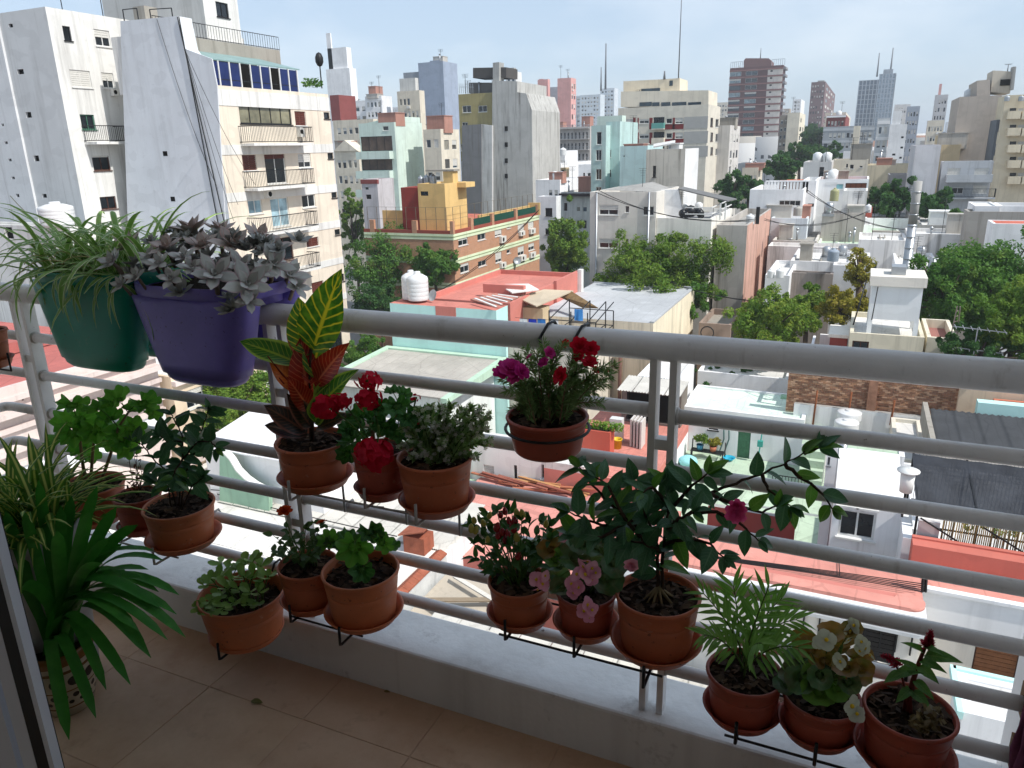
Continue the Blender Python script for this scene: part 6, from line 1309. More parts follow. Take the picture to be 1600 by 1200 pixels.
far('blank lilac grey party wall left of the grey two storey house', (1431, 1471, 227), 104, None, mat=P_('#b1afb3', .25, .4), depth=12)
far('tan yellow rooftop rooms behind the lilac grey wall', (1474, 1504, 211), 132, 1462, side='L', mat=TAN, grid=(2, 2, 3)); far('tan lower wall between lilac wall and grey beige wall', (1461, 1502, 226), 126, None, mat=TAN, depth=8)
far('long low cream wall house at right centre', (1354, 1430, 258), 130, None, mat=P_('#c2b598', .4, .5), depth=10, roof=OFFW); far('dark grey shed with red vent on the low cream house', (1389, 1421, 273), 118, None, mat=P_('#75767a', .3, .3), depth=6, name='shed')
b = far('low house with black stained parapet and grey roof at the right edge', (1512, 1640, 331), 72, 1506, side='L', mat=P_('#8f8a82', .7, .8), roof=roofmat('#7d7a78', .6), par=1.6, depth=24)
b = Bld('white_rooftop_room', 'white rooftop room with dark doorway beside the black stained parapet', (1524, 1562, 322), 73, None, 'R', 5, LGT, WHITER, z0=b.z1-1.5, par=.1); b.wr('F', b.rc('F', 1528, 338, 1540, 358), 'd', n=1, glass=DARK, sill=False); b.done()
b = Bld('orange_roof_room', 'bright orange painted roof patch at the right edge above the big tree', (1552, 1640, 350), 66, None, 'R', 3, LGT, roofmat('#b8583e', .2), par=.05); b.done()
far('white low house with greyish upper wall at the right edge', (1563, 1640, 322), 74, None, mat=LGT, depth=4, v=((1580, 341, 1592, 346),))
# --- mid right white houses
b = far('white house with a band of windows and crenellated roof terrace', (1172, 1256, 296), 88, None, mat=LGT, depth=10, roof=OFFW, w=((1217, 313, 1251, 322, dict(n=4)),)); mb = MB()
for k in range(14): q = PY(1196+5*k, 290, 92); mb.box(q.x-.12, q.x+.12, 92, 92.2, b.z1-.5, b.z1+.6)
mb.box(PY(1196, 290, 92).x, PY(1262, 290, 92).x, 91.98, 92.22, b.z1+.6, b.z1+.75); b.part('balustrade', mb, LGT)
mb = MB(); a = PY(1226, 284, 96); c2 = PY(1253, 289, 96); mb.prism([(a.x, 96, c2.z), (c2.x, 96, c2.z), (c2.x, 99, a.z), (a.x, 99, a.z)], (0, 0, .12)); o = mb.build('tiled_roof', flat('#b9633f', .8, .2, 0, .3, 3)); tag(o, 'small orange tiled roof behind the crenellated white terrace', 'tiled roof')
far('tall white stepped house with bluish shaded side at right centre', (1254, 1276, 282), 92, None, mat=LGT, depth=9, v=((1262, 318, 1273, 323),)); far('white and grey upper house with dark red door', (1256, 1300, 253), 110, None, mat=P_('#b9b6b2', .5, .6), depth=9, w=((1280, 261, 1287, 277, dict(n=1, kind='b')),))
far('cream house with small windows behind the white stepped house', (1300, 1357, 250), 116, None, mat=CRM, depth=9, w=((1322, 256, 1325, 262, dict(n=1)), (1328, 257, 1334, 264, dict(n=1)), (1343, 259, 1348, 262, dict(n=1))), tops=(('stair_tower', .5, .68, .2, .6, 5, CRM),))
far('white house with red brick band and flat white canopy', (1276, 1358, 280), 96, None, mat=LGT, depth=8, roof=REDR, w=((1321, 286, 1354, 295, dict(kind='b', n=4, glass=flat('#7a4630', .8))), (1306, 287, 1318, 296, dict(n=1, glass=glassmat('#6f9aa0'))))); far('patched white wall of the lower house under the brick band', (1318, 1356, 298), 90, None, mat=P_('#cfcecb', .5, .6), depth=5)
tank('olive green water tank on stilts at right centre', 1303, 314, 89, 13, 20, flat('#9a9a72', .6)); tank('ribbed grey water tank above the white roofs', 1246, 337, 80, 13, 15, P_('#8f8c84')); tank('small pale tank right of the patched white wall', 1356, 332, 86, 9, 13); tank('pale blue tank among the low white roofs', 1301, 408, 62, 17, 20, flat('#8f9aa6', .5)); tank('white tank on the peeling wall roof', 1172, 350, 72, 14, 16)
b = far('big white and cream house with shuttered windows in the middle', (922, 1026, 300), 67, None, mat=P_('#bfbab0', .25, .35), depth=9, finish=False, w=((936, 320, 966, 336, dict(shut=.5)), (977, 322, 983, 332, dict(n=1)), (1004, 322, 1022, 337, dict(n=2)), (936, 373, 966, 388, dict(shut=.45)), (977, 373, 982, 384, dict(n=1)), (936, 425, 966, 440, dict(shut=.5)))); b.done()
mb = MB(); mb.prism([PY(940, 297, 68), PY(1000, 288, 72), PY(1030, 300, 68)], (0, 5, 0)); b.part('low_gable', mb, GREYR)
mb = MB(); q = PY(1015, 300, 67); mb.tube([(q.x, 66.9, 0), (q.x, 66.9, q.z)], .09, 6); mb.tube([(PY(933, 300, 67).x, 66.9, 0), (PY(933, 300, 67).x, 66.9, q.z)], .09, 6); b.part('rain_pipe', mb, GALV)
b2 = far('white annex with grey awning and terrace on the right of the shuttered house', (1026, 1112, 341), 67.2, 1143, mat=P_('#d0ccc2', .2, .3), roof=roofmat('#8f8f8f', .4), par=.35); b2.h['R'] = []
volpx(b2, 'rear_wall', ((1026, 297), (1060, 296), (1068, 341), (1026, 341)), 70, .3, LGT); mb = MB(); a, c2 = PY(1060, 296, 70), PY(1133, 317, 68.5); mb.prism([(a.x, 69.8, a.z), (c2.x, 69.8, c2.z), (c2.x+.4, 72.5, c2.z), (a.x, 72.5, a.z)], (0, 0, .1)); b2.part('awning', mb, flat('#70706f', .7, .2, 0, .2, 1))
mb = MB()
for x in (1126, 1134): q = PY(x, 318, 69.5); mb.bar(q, (q.x, q.y, b2.z1-.3), .12)
for z in (.35, .9): mb.bar((PY(1070, 340, 67.4).x, 67.4, b2.z1+z), (b2.x1, 67.4, b2.z1+z), .08); mb.bar((b2.x1-.1, 67.4, b2.z1+z), (b2.x1-.1, b2.y1, b2.z1+z), .08)
b2.part('terrace_railing', mb, WHITEP)
mb = MB(); q = PY(1081, 336, 69); g = random.Random(2)
for k in range(9): mb.ball(q+Vector((g.uniform(-.8, .8), g.uniform(-.4, .4), g.uniform(-.1, .5))), g.uniform(.3, .55), 7, 5)
o = mb.build('tarpaulin_heap', flat('#16171a', .35, .4)); tag(o, 'black plastic covered heap on the white terrace under the awning', 'tarpaulin')
J = far('old house with peeling pink brick flank and grey front wall', (1120, 1168, 352), 68, 1203, mat=P_('#a09a92', .6, .8), finish=False); J.wm = {'R': P_('#b98f7d', .8, .9)}; J.done()
mb = MB(); q = PY(1183, 350, 72); mb.bar(q, q+Vector((0, 0, 1.5)), .3); J.part('flue', mb, IRON)
# --- low roofs of the middle right
LR = 'low white roofed sheds beyond the trees'
def low(label, F, Y, depth=8, mat=LGT, roof=WHITER, par=.3, z0=0, **k): return far(label, F, Y, None, mat=mat, depth=depth, roof=roof, par=par, name='low_shed', **k)
low('long white shed wall with stains behind the sparse orange tree', (1342, 1418, 375), 74, 6, P_('#cfccc8', .4, .7)); low('stained white wall right of the metal chimney', (1418, 1532, 366), 76, 5, P_('#cfccc8', .5, .9))
low('pale green flat roofed shed', (1278, 1412, 381), 84, 16, P_('#c3cbc0', .3, .5), roofmat('#a9c0a4', .4)); low('grey gabled shed left of the green roof', (1207, 1276, 376), 82, 9, P_('#b9b4aa', .4, .4), roofmat('#8b8880', .4)); low('white streaked low wall below the grey gabled shed', (1200, 1342, 386), 76, 3, P_('#cdc9c4', .4, .8))
low('white shed with red doorway right of the chimney top', (1290, 1362, 351), 98, 8, LGT); low('red and white shed roof strip before the dark trees', (1352, 1438, 341), 100, 8, LGT, OFFW, tops=(('red_cover', .0, .12, .2, .6, 1.4, P_('#b0503c')),)); low('grey stained shed right of the red and white strip', (1438, 1500, 352), 92, 12, P_('#8d8a86', .5, .6))
low('white shed with bluish wall under the ribbed tank', (1205, 1262, 341), 86, 8, P_('#bfc7cc', .3, .4)); low('grey beige low wall in the middle of the white roofs', (1285, 1352, 334), 88, 4, P_('#aaa198', .5, .6))
low('white broken roof shed with rubble edge', (1235, 1330, 409), 66, 8, P_('#c9c7c4', .4, .6), WHITER); low('brown streaked old wall under the rubble edge', (1232, 1302, 427), 62, 1.2, P_('#8d8178', .7, 1.0), CONC); low('white yard with small twin tanks right of the peeling wall', (1196, 1234, 430), 60, 8, LGT)
low('white roof behind the sparse orange tree', (1302, 1360, 415), 64, 8, LGT); low('low white sheds at the foot of the metal chimney', (1400, 1470, 418), 66, 9, LGT, OFFW)
tank('left small white tank in the yard by the peeling wall', 1204, 434, 59, 11, 14); tank('right small white tank in the yard by the peeling wall', 1218, 434, 59, 12, 15)
mb = MB(); a = PY(1416, 422, 62); z1 = PY(1431, 283, 62).z; mb.tube([(a.x, 62, 0), (a.x, 62, z1-3.0)], .30, 14); o1 = mb.build('chimney_stack', GALV); tag(o1, 'tall straight galvanised metal chimney at right', 'chimney'); mb = MB()
for k in range(8): mb.tube([(a.x, 62, a.z+k*(z1-a.z)/8), (a.x, 62, a.z+k*(z1-a.z)/8+.08)], .325, 14)
mb.build('joint_ring', GALV, o1); mb = MB(); mb.tube([(a.x, 62, z1-3.0), (a.x, 62, z1)], .29, 14); mb.build('upper_section', P_('#8f8e8a'), o1)
mb = MB(); p = PY(1436, 415, 64); g = random.Random(8)
for k in range(5): mb.tube([p+Vector((.5*k, 0, -1.5)), p+Vector((.5*k+.3, .1, .3+.3*(k % 2))), p+Vector((.5*k+.8, .1, .5)), p+Vector((.5*k+1.0, .1, -1.2))], .16, 8)
o = mb.build('vent_ducts', GALV); tag(o, 'bent shiny ventilation ducts at the foot of the metal chimney', 'ducts')
# --- water tank house in front of the right trees
TY = 46; zb = PY(1390, 512, TY).z; z0 = PY(1390, 500, TY).z; z1 = PY(1390, 447, TY).z; z2 = PY(1390, 432, TY).z; xa_, xb2 = PY(1360, 470, TY).x, PY(1440, 470, TY).x
w = thing('roof_water_tank', 'square white concrete water tank on short legs with a thick slab lid', 'water tank', ((xa_+xb2)/2, TY+1, zb)); BW = P_('#ccd0d6', .15, .2); SLABM = P_('#cfc8bb', .6, .3)
mb = MB(); mb.box(xa_, xb2, TY, TY+2.6, z0, z1); mb.build('tank_body', BW, w); mb = MB(); mb.box(xa_-.12, xb2+.15, TY-.15, TY+2.8, z1+.002, z2); mb.build('lid', SLABM, w)
for x in (xa_+.1, xb2-.1): 
    for y in (TY+.1, TY+2.4): mb = MB(); mb.box(x-.12, x+.12, y-.1, y+.1, zb-.6, z0-.002); mb.build('leg', BW, w)
mb = MB(); mb.box(xa_+.9, xb2-.9, TY+.6, TY+1.8, z2+.01, z2+.45); mb.build('hatch', GALV, w)
b = Bld('tank_house', 'cream stained house under the square white water tank with one dark red window', dims=(PY(1328, 520, 45).x, PY(1446, 520, 45).x, 45, 51, zb-.2), mat=P_('#c2b99f', .5, .5), roof=OFFW, par=.3); b.w('F', (1331, 533, 1357, 552, dict(n=2, kind='b'))); b.done()
mb = MB(); mb.tube([PY(1354, 438, 45.8), PY(1333, 508, 44.9)], .04, 5); mb.tube([PY(1372, 448, 45.8), PY(1362, 500, 44.9)], .03, 5); o = mb.build('hanging_cable', IRON); tag(o, 'black cable running down beside the square water tank', 'cable')
b = Bld('red_terrace', 'red tiled roof terrace with white railing posts left of the square tank', dims=(PY(1266, 520, 45).x, PY(1327, 520, 45).x, 44.5, 50, PZ(1300, 535, 8.9).z), mat=P_('#c9c3b8', .5, .6), roof=REDR, par=.0); b.done()
mb = MB()
for k in range(7): y = 44.6+.8*k; mb.box(b.x0, b.x0+.15, y, y+.15, b.z1+.003, b.z1+1.2)
mb.box(b.x0, b.x0+.15, 44.6, 50, b.z1+1.2, b.z1+1.32); b.part('white_railing', mb, LGT); mb = MB(); mb.box(b.x0+.4, b.x1, 49.6, 49.9, b.z1+.003, b.z1+1.5); b.part('back_wall', mb, P_('#cfc9c2', .7, .6))
mb = MB(); mb.box(b.x1-1.0, b.x1-.05, 47, 49.5, b.z1+.003, b.z1+2.0); b.part('red_room', mb, P_('#8d3b33', .3, .3)); mb = MB(); mb.box(b.x1-1.1, b.x1, 46.9, 49.59, b.z1+2.01, b.z1+2.2); b.part('room_slab', mb, SLABM)
b = Bld('cream_corner_house', 'cream patchy walled terrace house right of the square tank', dims=(PY(1447, 540, 46).x, PY(1495, 540, 46).x, 46, 51, PY(1470, 528, 46).z), mat=P_('#c7bfa9', .6, .5), roof=roofmat('#8d5a50', .4), par=.5); b.done()
mb = MB(); p = PY(1485, 527, 46.5); q = PY(1487, 478, 46.5)
for dx in (0, .35): mb.bar(p+Vector((dx, dx, 0)), Vector((p.x+.1+dx*.4, p.y, q.z)), .05)
for k in range(6): z = p.z+(q.z-p.z)*k/6; mb.bar((p.x+.02*k, p.y, z), (p.x+.35-.03*k, p.y+.3, z), .03)
o = mb.build('lattice_mast', flat('#8f7f78', .7)); tag(o, 'short lattice mast on the cream corner terrace', 'antenna')
an = thing('tv_antenna', 'rooftop yagi tv antenna standing before the dark tree at right', 'antenna', PY(1520, 560, 44)); p = PY(1520, 560, 44); q = PY(1523, 512, 44); mb = MB(); mb.bar(p, Vector((p.x, p.y, q.z)), .05); mb.build('mast', GALV, an)
mb = MB(); zt_ = q.z
for dz in (0, -1.1):
    mb.bar((p.x-1.1, p.y, zt_+dz), (p.x+1.3, p.y, zt_+dz-.15), .04)
    for k in range(7): x = p.x-1.0+.37*k; mb.bar((x, p.y-.5, zt_+dz-.02*k), (x, p.y+.5, zt_+dz-.02*k), .03)
mb.build('elements', GALV, an)
# brown house corner behind the white yard (left of the tree behind the top rail)
b = Bld('brown_terrace', 'brownish cluttered terrace between the grey roofed hall and the yellow tree', (1092, 1142, 506), 60, None, 'R', 6, P_('#8a7668', .5, .5), CONC, par=.5); b.done()
mb = MB(); q = PY(1105, 520, 58)
for r_ in (.5,): mb.tube([q+Vector((r_*math.cos(a_*.52), 0, r_*math.sin(a_*.52))) for a_ in range(13)], .05, 6, False)
o = mb.build('hoop', IRON); tag(o, 'black round hoop leaning on the brown terrace', 'hoop')

# --- filler blocks: the unreadable mass of roofs far away
g = np.random.default_rng(4); Vs = []; Fs = []; n = 0
for gy in range(0, 46):
    Y = 330+gy*34*(1+gy*.02)
    for gx in range(-44, 34):
        X = gx*26*(1+gy*.02)+g.uniform(-6, 6)
        if abs(X+8) < 9 and Y < 900: continue
        hh = 11+12*g.random()+(14*g.random() if g.random() < .15 else 0); hh = min(hh, 20+.012*Y) ; a = 8+5*g.random(); d = 8+7*g.random(); y = Y+g.uniform(-6, 6)
        i = n*8; n += 1
        for z in (0, hh): Vs += [(X-a, y-d, z), (X+a, y-d, z), (X+a, y+d, z), (X-a, y+d, z)]
        Fs += [[i+p_ for p_ in q] for q in ((4, 5, 6, 7), (0, 1, 5, 4), (1, 2, 6, 5), (2, 3, 7, 6), (3, 0, 4, 7))]
def citymat():
    t = NT('far_city'); R = t.n('NewGeometry').outputs['Random Per Island']; p = t.pos(); c = t.n('ValToRGB'); c.color_ramp.interpolation = 'CONSTANT'; e = c.color_ramp.elements
    cs = ['#bdbcb8', '#c9c8c5', '#a9a49b', '#bfb39c', '#8f8d8a', '#a07b68', '#b9c0c4', '#cfcecb']; e[0].color = lin(cs[0]); e[1].position = 1/8; e[1].color = lin(cs[1])
    for k in range(2, 8): q = e.new(k/8); q.color = lin(cs[k])
    t.l(R, c.inputs['Fac']); col = c.outputs['Color']; sx = t.n('SeparateXYZ'); t.l(p, sx.inputs[0])
    wz = t.math('LESS_THAN', t.math('ABSOLUTE', t.math('SUBTRACT', t.math('FRACT', t.math('DIVIDE', sx.outputs['Z'], 3.0)), .5)), .22); wx = t.math('LESS_THAN', t.math('FRACT', t.math('DIVIDE', t.math('ADD', sx.outputs['X'], sx.outputs['Y']), 2.7)), .42)
    nz_ = t.n('NewGeometry').outputs['Normal']; sn_ = t.n('SeparateXYZ'); t.l(nz_, sn_.inputs[0]); side = t.math('LESS_THAN', t.math('ABSOLUTE', sn_.outputs['Z']), .5); m_ = t.math('MULTIPLY', t.math('MULTIPLY', wz, wx), t.math('MULTIPLY', side, t.math('GREATER_THAN', t.noise(p, .15, 3), .42)))
    t.bsdf(t.mix(m_, col, lin('#4a4d50')), .9); return t.m
o = link(bpy.data.objects.new('distant_city', npmesh('distant_city', Vs, Fs, citymat()))); o['kind'] = 'stuff'

# ================================================================== TREES
tree('yellowish green street tree against the cream tower edge', 551, 352, 92, 42, 118, 'gy', 60, 100, seed=3)
tree('big dense green street tree left of the brick house', 612, 415, 72, 120, 120, 'g', 130, 120, seed=4)
tree('rounder green tree touching the corner of the brick house', 678, 412, 70, 78, 66, 'g', 70, 110, seed=5)
tree('dark green tree behind the tanks of the turquoise house', 590, 470, 66, 80, 70, 'd', 70, 100, seed=6)
tree('yellow green tree between brick house and shuttered white house', 886, 382, 84, 84, 116, 'gy', 100, 120, seed=7)
tree('bright green tree with yellow sprays before the white annex', 1035, 420, 65.5, 172, 118, 'gy', 170, 130, seed=8); tree('dark green tree lower down behind the grey hall corner', 1075, 462, 64, 90, 60, 'g', 60, 100, seed=28)
tree('pale yellow green tree left of the red terrace', 1205, 505, 54, 135, 92, 'y', 120, 120, seed=9)
tree('olive tree behind the red terrace', 1262, 480, 58, 70, 70, 'gy', 60, 110, seed=10)
tree('sparse tree with ochre leaves before the white roofs', 1345, 425, 60, 70, 66, 'o', 40, 40, seed=11, sparse=.9); tree('ochre leaved bushy tree left of the square tank', 1318, 478, 55, 90, 62, 'o', 70, 60, seed=12)
tree('large dense dark green tree at the right edge', 1545, 455, 58, 190, 160, 'g', 230, 140, seed=13); tree('green tree right of the square white tank', 1478, 462, 55, 90, 120, 'g', 110, 120, seed=14); tree('tree with ochre tips at the lower right edge', 1588, 510, 46, 110, 140, 'gy', 120, 120, seed=15); tree('dark undergrowth tree behind the handrail at right', 1530, 550, 45, 130, 70, 'd', 80, 110, seed=16)
tree('dark green tree hidden under the handrail in the middle', 1160, 580, 54, 150, 34, 'd', 60, 100, seed=17)
tree('rounded bright tree low behind the purple planter', 374, 622, 29.6, 130, 92, 'gy', 110, 130, seed=18, leaf=.10); tree('small green tree below the cream tower', 575, 552, 48, 72, 62, 'g', 60, 110, seed=19)
AV = 'trees of the tree lined avenue'
for i, (x, y, Y_, w_, h_, l) in enumerate(((1143, 300, 120, 52, 62, 'leftmost avenue tree by the grey balconied wall'), (1170, 296, 128, 50, 40, 'avenue tree second from the left, low and wide'), (1222, 262, 150, 66, 44, 'broad avenue tree in front of the red banded tower'), (1250, 242, 185, 60, 34, 'avenue tree below the blank cream slab'), (1285, 240, 200, 70, 30, 'avenue tree below the grey slab block'), (1270, 220, 250, 40, 26, 'farther avenue tree under the brown tower'), (1268, 206, 320, 30, 20, 'most distant avenue tree'))): tree(l, x, y, Y_, w_, h_, 'd', 60, 90, seed=40+i, group=AV)
tree('dark round tree left of the metal chimney top', 1390, 312, 104, 82, 58, 'd', 90, 100, seed=50); tree('dark round tree right of the metal chimney top', 1458, 320, 100, 66, 44, 'd', 70, 100, seed=51); tree('small pale shrub tree by the black stained parapet', 1497, 340, 84, 30, 28, 'g', 30, 80, seed=52)

for (a, ya), (c_, yc), sg, l in (((930, 300), (1180, 345), .8, 'long cable from the shuttered house to the peeling wall'), ((1180, 340), (1360, 330), 1.0, 'cable sagging over the white roofs toward the patched wall'), ((1260, 300), (1440, 360), .9, 'cable from the stepped white house past the metal chimney'), ((1010, 430), (1300, 470), .9, 'cable crossing before the bright tree with yellow sprays'), ((655, 470), (840, 330), .8, 'cable from the turquoise house tanks up to the brick house corner')):
    p, q = PY(a, ya, 62 if a < 1100 else 80), PY(c_, yc, 62 if a < 1100 else 84); wires('overhead_cable', l, [(p, q, sg), (p+Vector((0, .4, .2)), q+Vector((0, .4, .1)), sg*1.3)], .03)
# ------------------------------------------------------------------ air
hb = MB(); hb.box(-2400, 2400, -60, 3600, -1, 75)
t = NT('haze'); t.t.links.clear(); pv = t.n('VolumePrincipled'); pv.inputs['Color'].default_value = (.86, .93, 1, 1); pv.inputs['Density'].default_value = .00042; pv.inputs['Anisotropy'].default_value = .1
t.l(pv.outputs['Volume'], t.out.inputs['Volume'])
o = hb.build('haze', t.m); o['kind'] = 'stuff'
# ================================================================== PLANTS
pr = random.Random(21)
def rv(a): return Vector((pr.uniform(-a, a), pr.uniform(-a, a), pr.uniform(-a, a)))
def MF(p, d, up, s, sw=1.0):
    x = Vector(d).normalized(); up = Vector(up); y = up.cross(x)
    if y.length < 1e-4: y = Vector((0, 1, 0)).cross(x)
    y.normalize(); z = x.cross(y)
    return Matrix(((x.x*s, y.x*s*sw, z.x*s, p[0]), (x.y*s, y.y*s*sw, z.y*s, p[1]), (x.z*s, y.z*s*sw, z.z*s, p[2]), (0, 0, 0, 1)))
def leafmesh(name, mat, w=.4, prof='ovate', fold=.25, curl=.25, nx=7, wave=0, ny=4):
    """unit-long leaf along +x, midrib on the x axis, tip curling down"""
    V = []; F = []; UV = []
    for i in range(nx+1):
        u = i/nx
        if prof == 'ovate': k = (math.sin(math.pi*u**.72))**.85
        elif prof == 'lance': k = math.sin(math.pi*u**.8)
        elif prof == 'obovate': k = (math.sin(math.pi*min(1, u**1.5*.92)))**.8 if u > 0 else 0
        else: k = math.sin(math.pi*u)**.6
        k = max(k, .015 if 0 < i < nx else .012)
        for j in range(ny+1):
            v = j/ny*2-1; y = v*w/2*k
            z = fold*abs(y)*1.0-curl*u*u+wave*math.sin(u*9+j*1.3)*.02*abs(v)
            V.append((u-.12*curl*u*u, y, z)); UV.append((u, j/ny))
    n = ny+1
    for i in range(nx):
        for j in range(ny): a = i*n+j; F.append([a, a+1, a+n+1, a+n])
    return npmesh(name, V, F, mat, True, UV)
def lobed(name, mat, lobes=7, cup=.25, deep=.12, seed=0):
    """round scalloped leaf (geranium, begonia); petiole joins at the origin, blade reaches along +x"""
    g = random.Random(seed); V = [(0, 0, 0)]; UV = [(0, .5)]; F = []; n = 42; rings = 3
    for r in range(1, rings+1):
        for k in range(n):
            a = math.pi*2*k/n-math.pi; notch = 1-.72*math.exp(-((abs(a)-math.pi)/.28)**2)
            R = (.56*(1-deep+deep*abs(math.cos(a*lobes/2)))*notch+(.02*math.sin(a*lobes*3) if r == rings else 0))*r/rings
            x = R*math.cos(a)+.16*r/rings; y = R*math.sin(a); q = r/rings
            V.append((x, y, cup*q*q*.35*(1+.5*math.sin(a*lobes))+.03*math.sin(a*3+seed)*q)); UV.append((q, .5+.5*math.sin(a*lobes/2)*q*.9))
    for k in range(n): F.append([0, 1+k, 1+(k+1) % n, 1+(k+1) % n])
    F = [[f[0], f[1], f[2], f[2]] for f in F]
    me = bpy.data.meshes.new(name); faces = [(0, 1+k, 1+(k+1) % n) for k in range(n)]
    for r in range(rings-1):
        for k in range(n): a = 1+r*n+k; b_ = 1+r*n+(k+1) % n; faces.append((a, b_, b_+n, a+n))
    me.from_pydata(V, [], faces); l = me.uv_layers.new(name='UVMap'); vi = np.zeros(len(me.loops), dtype=np.int32); me.loops.foreach_get('vertex_index', vi); l.data.foreach_set('uv', np.array(UV, dtype=np.float32)[vi].ravel())
    me.polygons.foreach_set('use_smooth', [True]*len(me.polygons)); me.update(); me.materials.append(mat); return me
def strap(name, pts, w, mat, root, side=None, vee=.25, tipw=.12, basew=.55, rnd0=.55):
    """long arching strap leaf through pts"""
    n = len(pts); V = []; F = []; UV = []
    for i in range(n):
        u = i/(n-1); d = (pts[min(i+1, n-1)]-pts[max(i-1, 0)]).normalized(); s = side or d.cross(Vector((0, 0, 1)))
        s = (s-d*s.dot(d)).normalized(); up = s.cross(d); k = w/2*((basew+(1-basew)*min(1, u*4)) if u < .25 else (1 if u < rnd0 else max(tipw*.3, (1-((u-rnd0)/(1-rnd0))**2.2)**(.5 if rnd0 > .6 else 1))))
        for v in (-1, 0, 1): V.append(pts[i]+s*k*v+up*(abs(v)*vee*k)); UV.append((u, (v+1)/2))
    for i in range(n-1):
        for j in range(2): a = i*3+j; F.append([a, a+1, a+4, a+3])
    return link(bpy.data.objects.new(name, npmesh(name, [tuple(v) for v in V], F, mat, True, UV)), root)
def bez(a, b, c, n): return [a*(1-t)**2+b*2*t*(1-t)+c*t*t for t in [k/n for k in range(n+1)]]
def stem(root, pts, r0, r1, mat, name='stem'):
    n = len(pts); mb = MB(); mb.tube(pts, [r0+(r1-r0)*i/(n-1) for i in range(n)], 6); return mb.build(name, mat, root)
TWIG = flat('#3f3024', .85, .2, 0, .3, 60); GSTEM = flat('#4d6a2e', .7, .2, 0, .25, 60); PALESTEM = flat('#7c6a4c', .85, .2, 0, .3, 60)
VIEW = lambda p: (CAM-Vector(p)).normalized()

# ---- spider plants
SPID = leafmat('spider_leaf', '#8ab45c', '#aecf7c', stripe=None, edge='#eef0cc', trans=.35, rough=.5)
SPID2 = leafmat('spider_leaf_lower', '#55882f', '#72a545', stripe='#d2d67a', trans=.35, rough=.5)
def spider(root, n, base, L, mat, w=.013, up=(.3, 1.35), seed=1, droop=1.0):
    g = random.Random(seed)
    for k in range(n):
        b0 = base(g); a = g.uniform(0, 6.283); e = g.uniform(*up); l = g.uniform(*L); d = Vector((math.cos(a), math.sin(a), 0)); p = Vector(b0); pts = [p.copy()]; m = 9; ang = e
        bend = g.uniform(.9, 2.1)*droop
        for i in range(m): p = p+(d*math.cos(ang)+Vector((0, 0, math.sin(ang))))*(l/m); ang -= bend/m*(.5+1.3*i/m); pts.append(p.copy())
        strap('leaf', pts, w*g.uniform(.7, 1.2), mat, root, Vector((-d.y, d.x, 0)), .35)
spider(GP, 230, lambda g: (GPX+g.uniform(-.42, .42)*GPW, D+g.uniform(-.12, .1), GPZ-.02), (.15, .36), SPID, .017, (.1, 1.35), 5, 1.1)
g = random.Random(8)
for k in range(16):     # leaves hanging down over the near rim
    x = GPX+g.uniform(-.52, .5)*GPW; a = Vector((x, D-.12, GPZ)); c2 = Vector((x+g.uniform(-.07, .07), D-.175, GPZ-g.uniform(.04, .17))); strap('leaf', bez(a, (a+c2)/2+Vector((0, -.06, .05)), c2, 8), .011, SPID, GP, Vector((1, 0, 0)), .3)
for k in range(5):      # pale runner stems
    a = Vector((GPX+g.uniform(-.1, .2), D-.1, GPZ)); c2 = PY(g.uniform(25, 110), g.uniform(395, 430), D-.2); stem(GP, bez(a, (a+c2)/2+Vector((0, -.04, .07)), c2, 8), .0018, .0012, flat('#b9b07c', .7), 'runner')
a = Vector((GPX-.05, D, GPZ)); stem(GP, bez(a, PY(60, 360, D-.03), PY(16, 306, D), 8), .0016, .001, flat('#b0a878', .7), 'runner')
# lower left spider plant in a pale tub
cc = PY(52, 826, 1.12); tubr = 62/FPX*depth(cc)
sp = thing('potted_spider_plant', 'yellow striped spider plant in a pale tub behind the clivia at lower left', 'potted plant', (cc.x, cc.y, FZ))
mb = MB(); h_ = cc.z-FZ; mb.lathe([(tubr*.72, 0), (tubr*.8, h_*.1), (tubr*.97, h_*.9), (tubr*1.02, h_*.93), (tubr*1.02, h_), (tubr*.95, h_), (tubr*.9, h_*.9)], (cc.x, cc.y, FZ+.003), 36); mb.build('tub', flat('#a9a6a2', .6, .3, 0, .25, 8), sp)
mb = MB(); mb.lathe([(.001, h_*.93), (tubr*.92, h_*.92)], (cc.x, cc.y, FZ), 24, False); mb.build('soil', SOIL, sp)
spider(sp, 150, lambda g: (cc.x+g.uniform(-.7, .7)*tubr, cc.y+g.uniform(-.6, .6)*tubr, cc.z-.02), (.20, .36), SPID2, .017, (.5, 1.5), 15, .95)

# ---- ghost plant
GHOST = leafmat('ghost_leaf', '#bcc0bc', '#cccdc6', c3='#c2c3bb', edge='#c0acae', trans=.06, rough=.55, spec=.3)
GHOST2 = leafmat('ghost_leaf_brownish', '#ae9f97', '#c0b3aa', c3='#b4a9a0', edge='#bb9a92', trans=.06, rough=.55, spec=.3)
def succ(name, mat):
    V = []; F = []; UV = []; nx = 7; ny = 6
    for s in (1, -1):
        for i in range(nx+1):
            u = i/nx; k = (math.sin(math.pi*min(1, .08+u**1.15*.92)))**.8*(1 if u < .75 else ((1-u)/.25)**.8*.9+.1) if u < 1 else .03
            for j in range(ny+1):
                v = j/ny*2-1; y = v*.215*k; z = s*.055*k*(1-v*v)+.16*u*u+.10*abs(v)*k*.6
                V.append((u, y, z)); UV.append((u, j/ny))
    n = ny+1
    for s in range(2):
        o = s*(nx+1)*n
        for i in range(nx):
            for j in range(ny): a = o+i*n+j; F.append([a, a+1, a+n+1, a+n])
    return npmesh(name, V, F, mat, True, UV)
GM = [succ('leaf', GHOST), succ('leaf', GHOST2)]
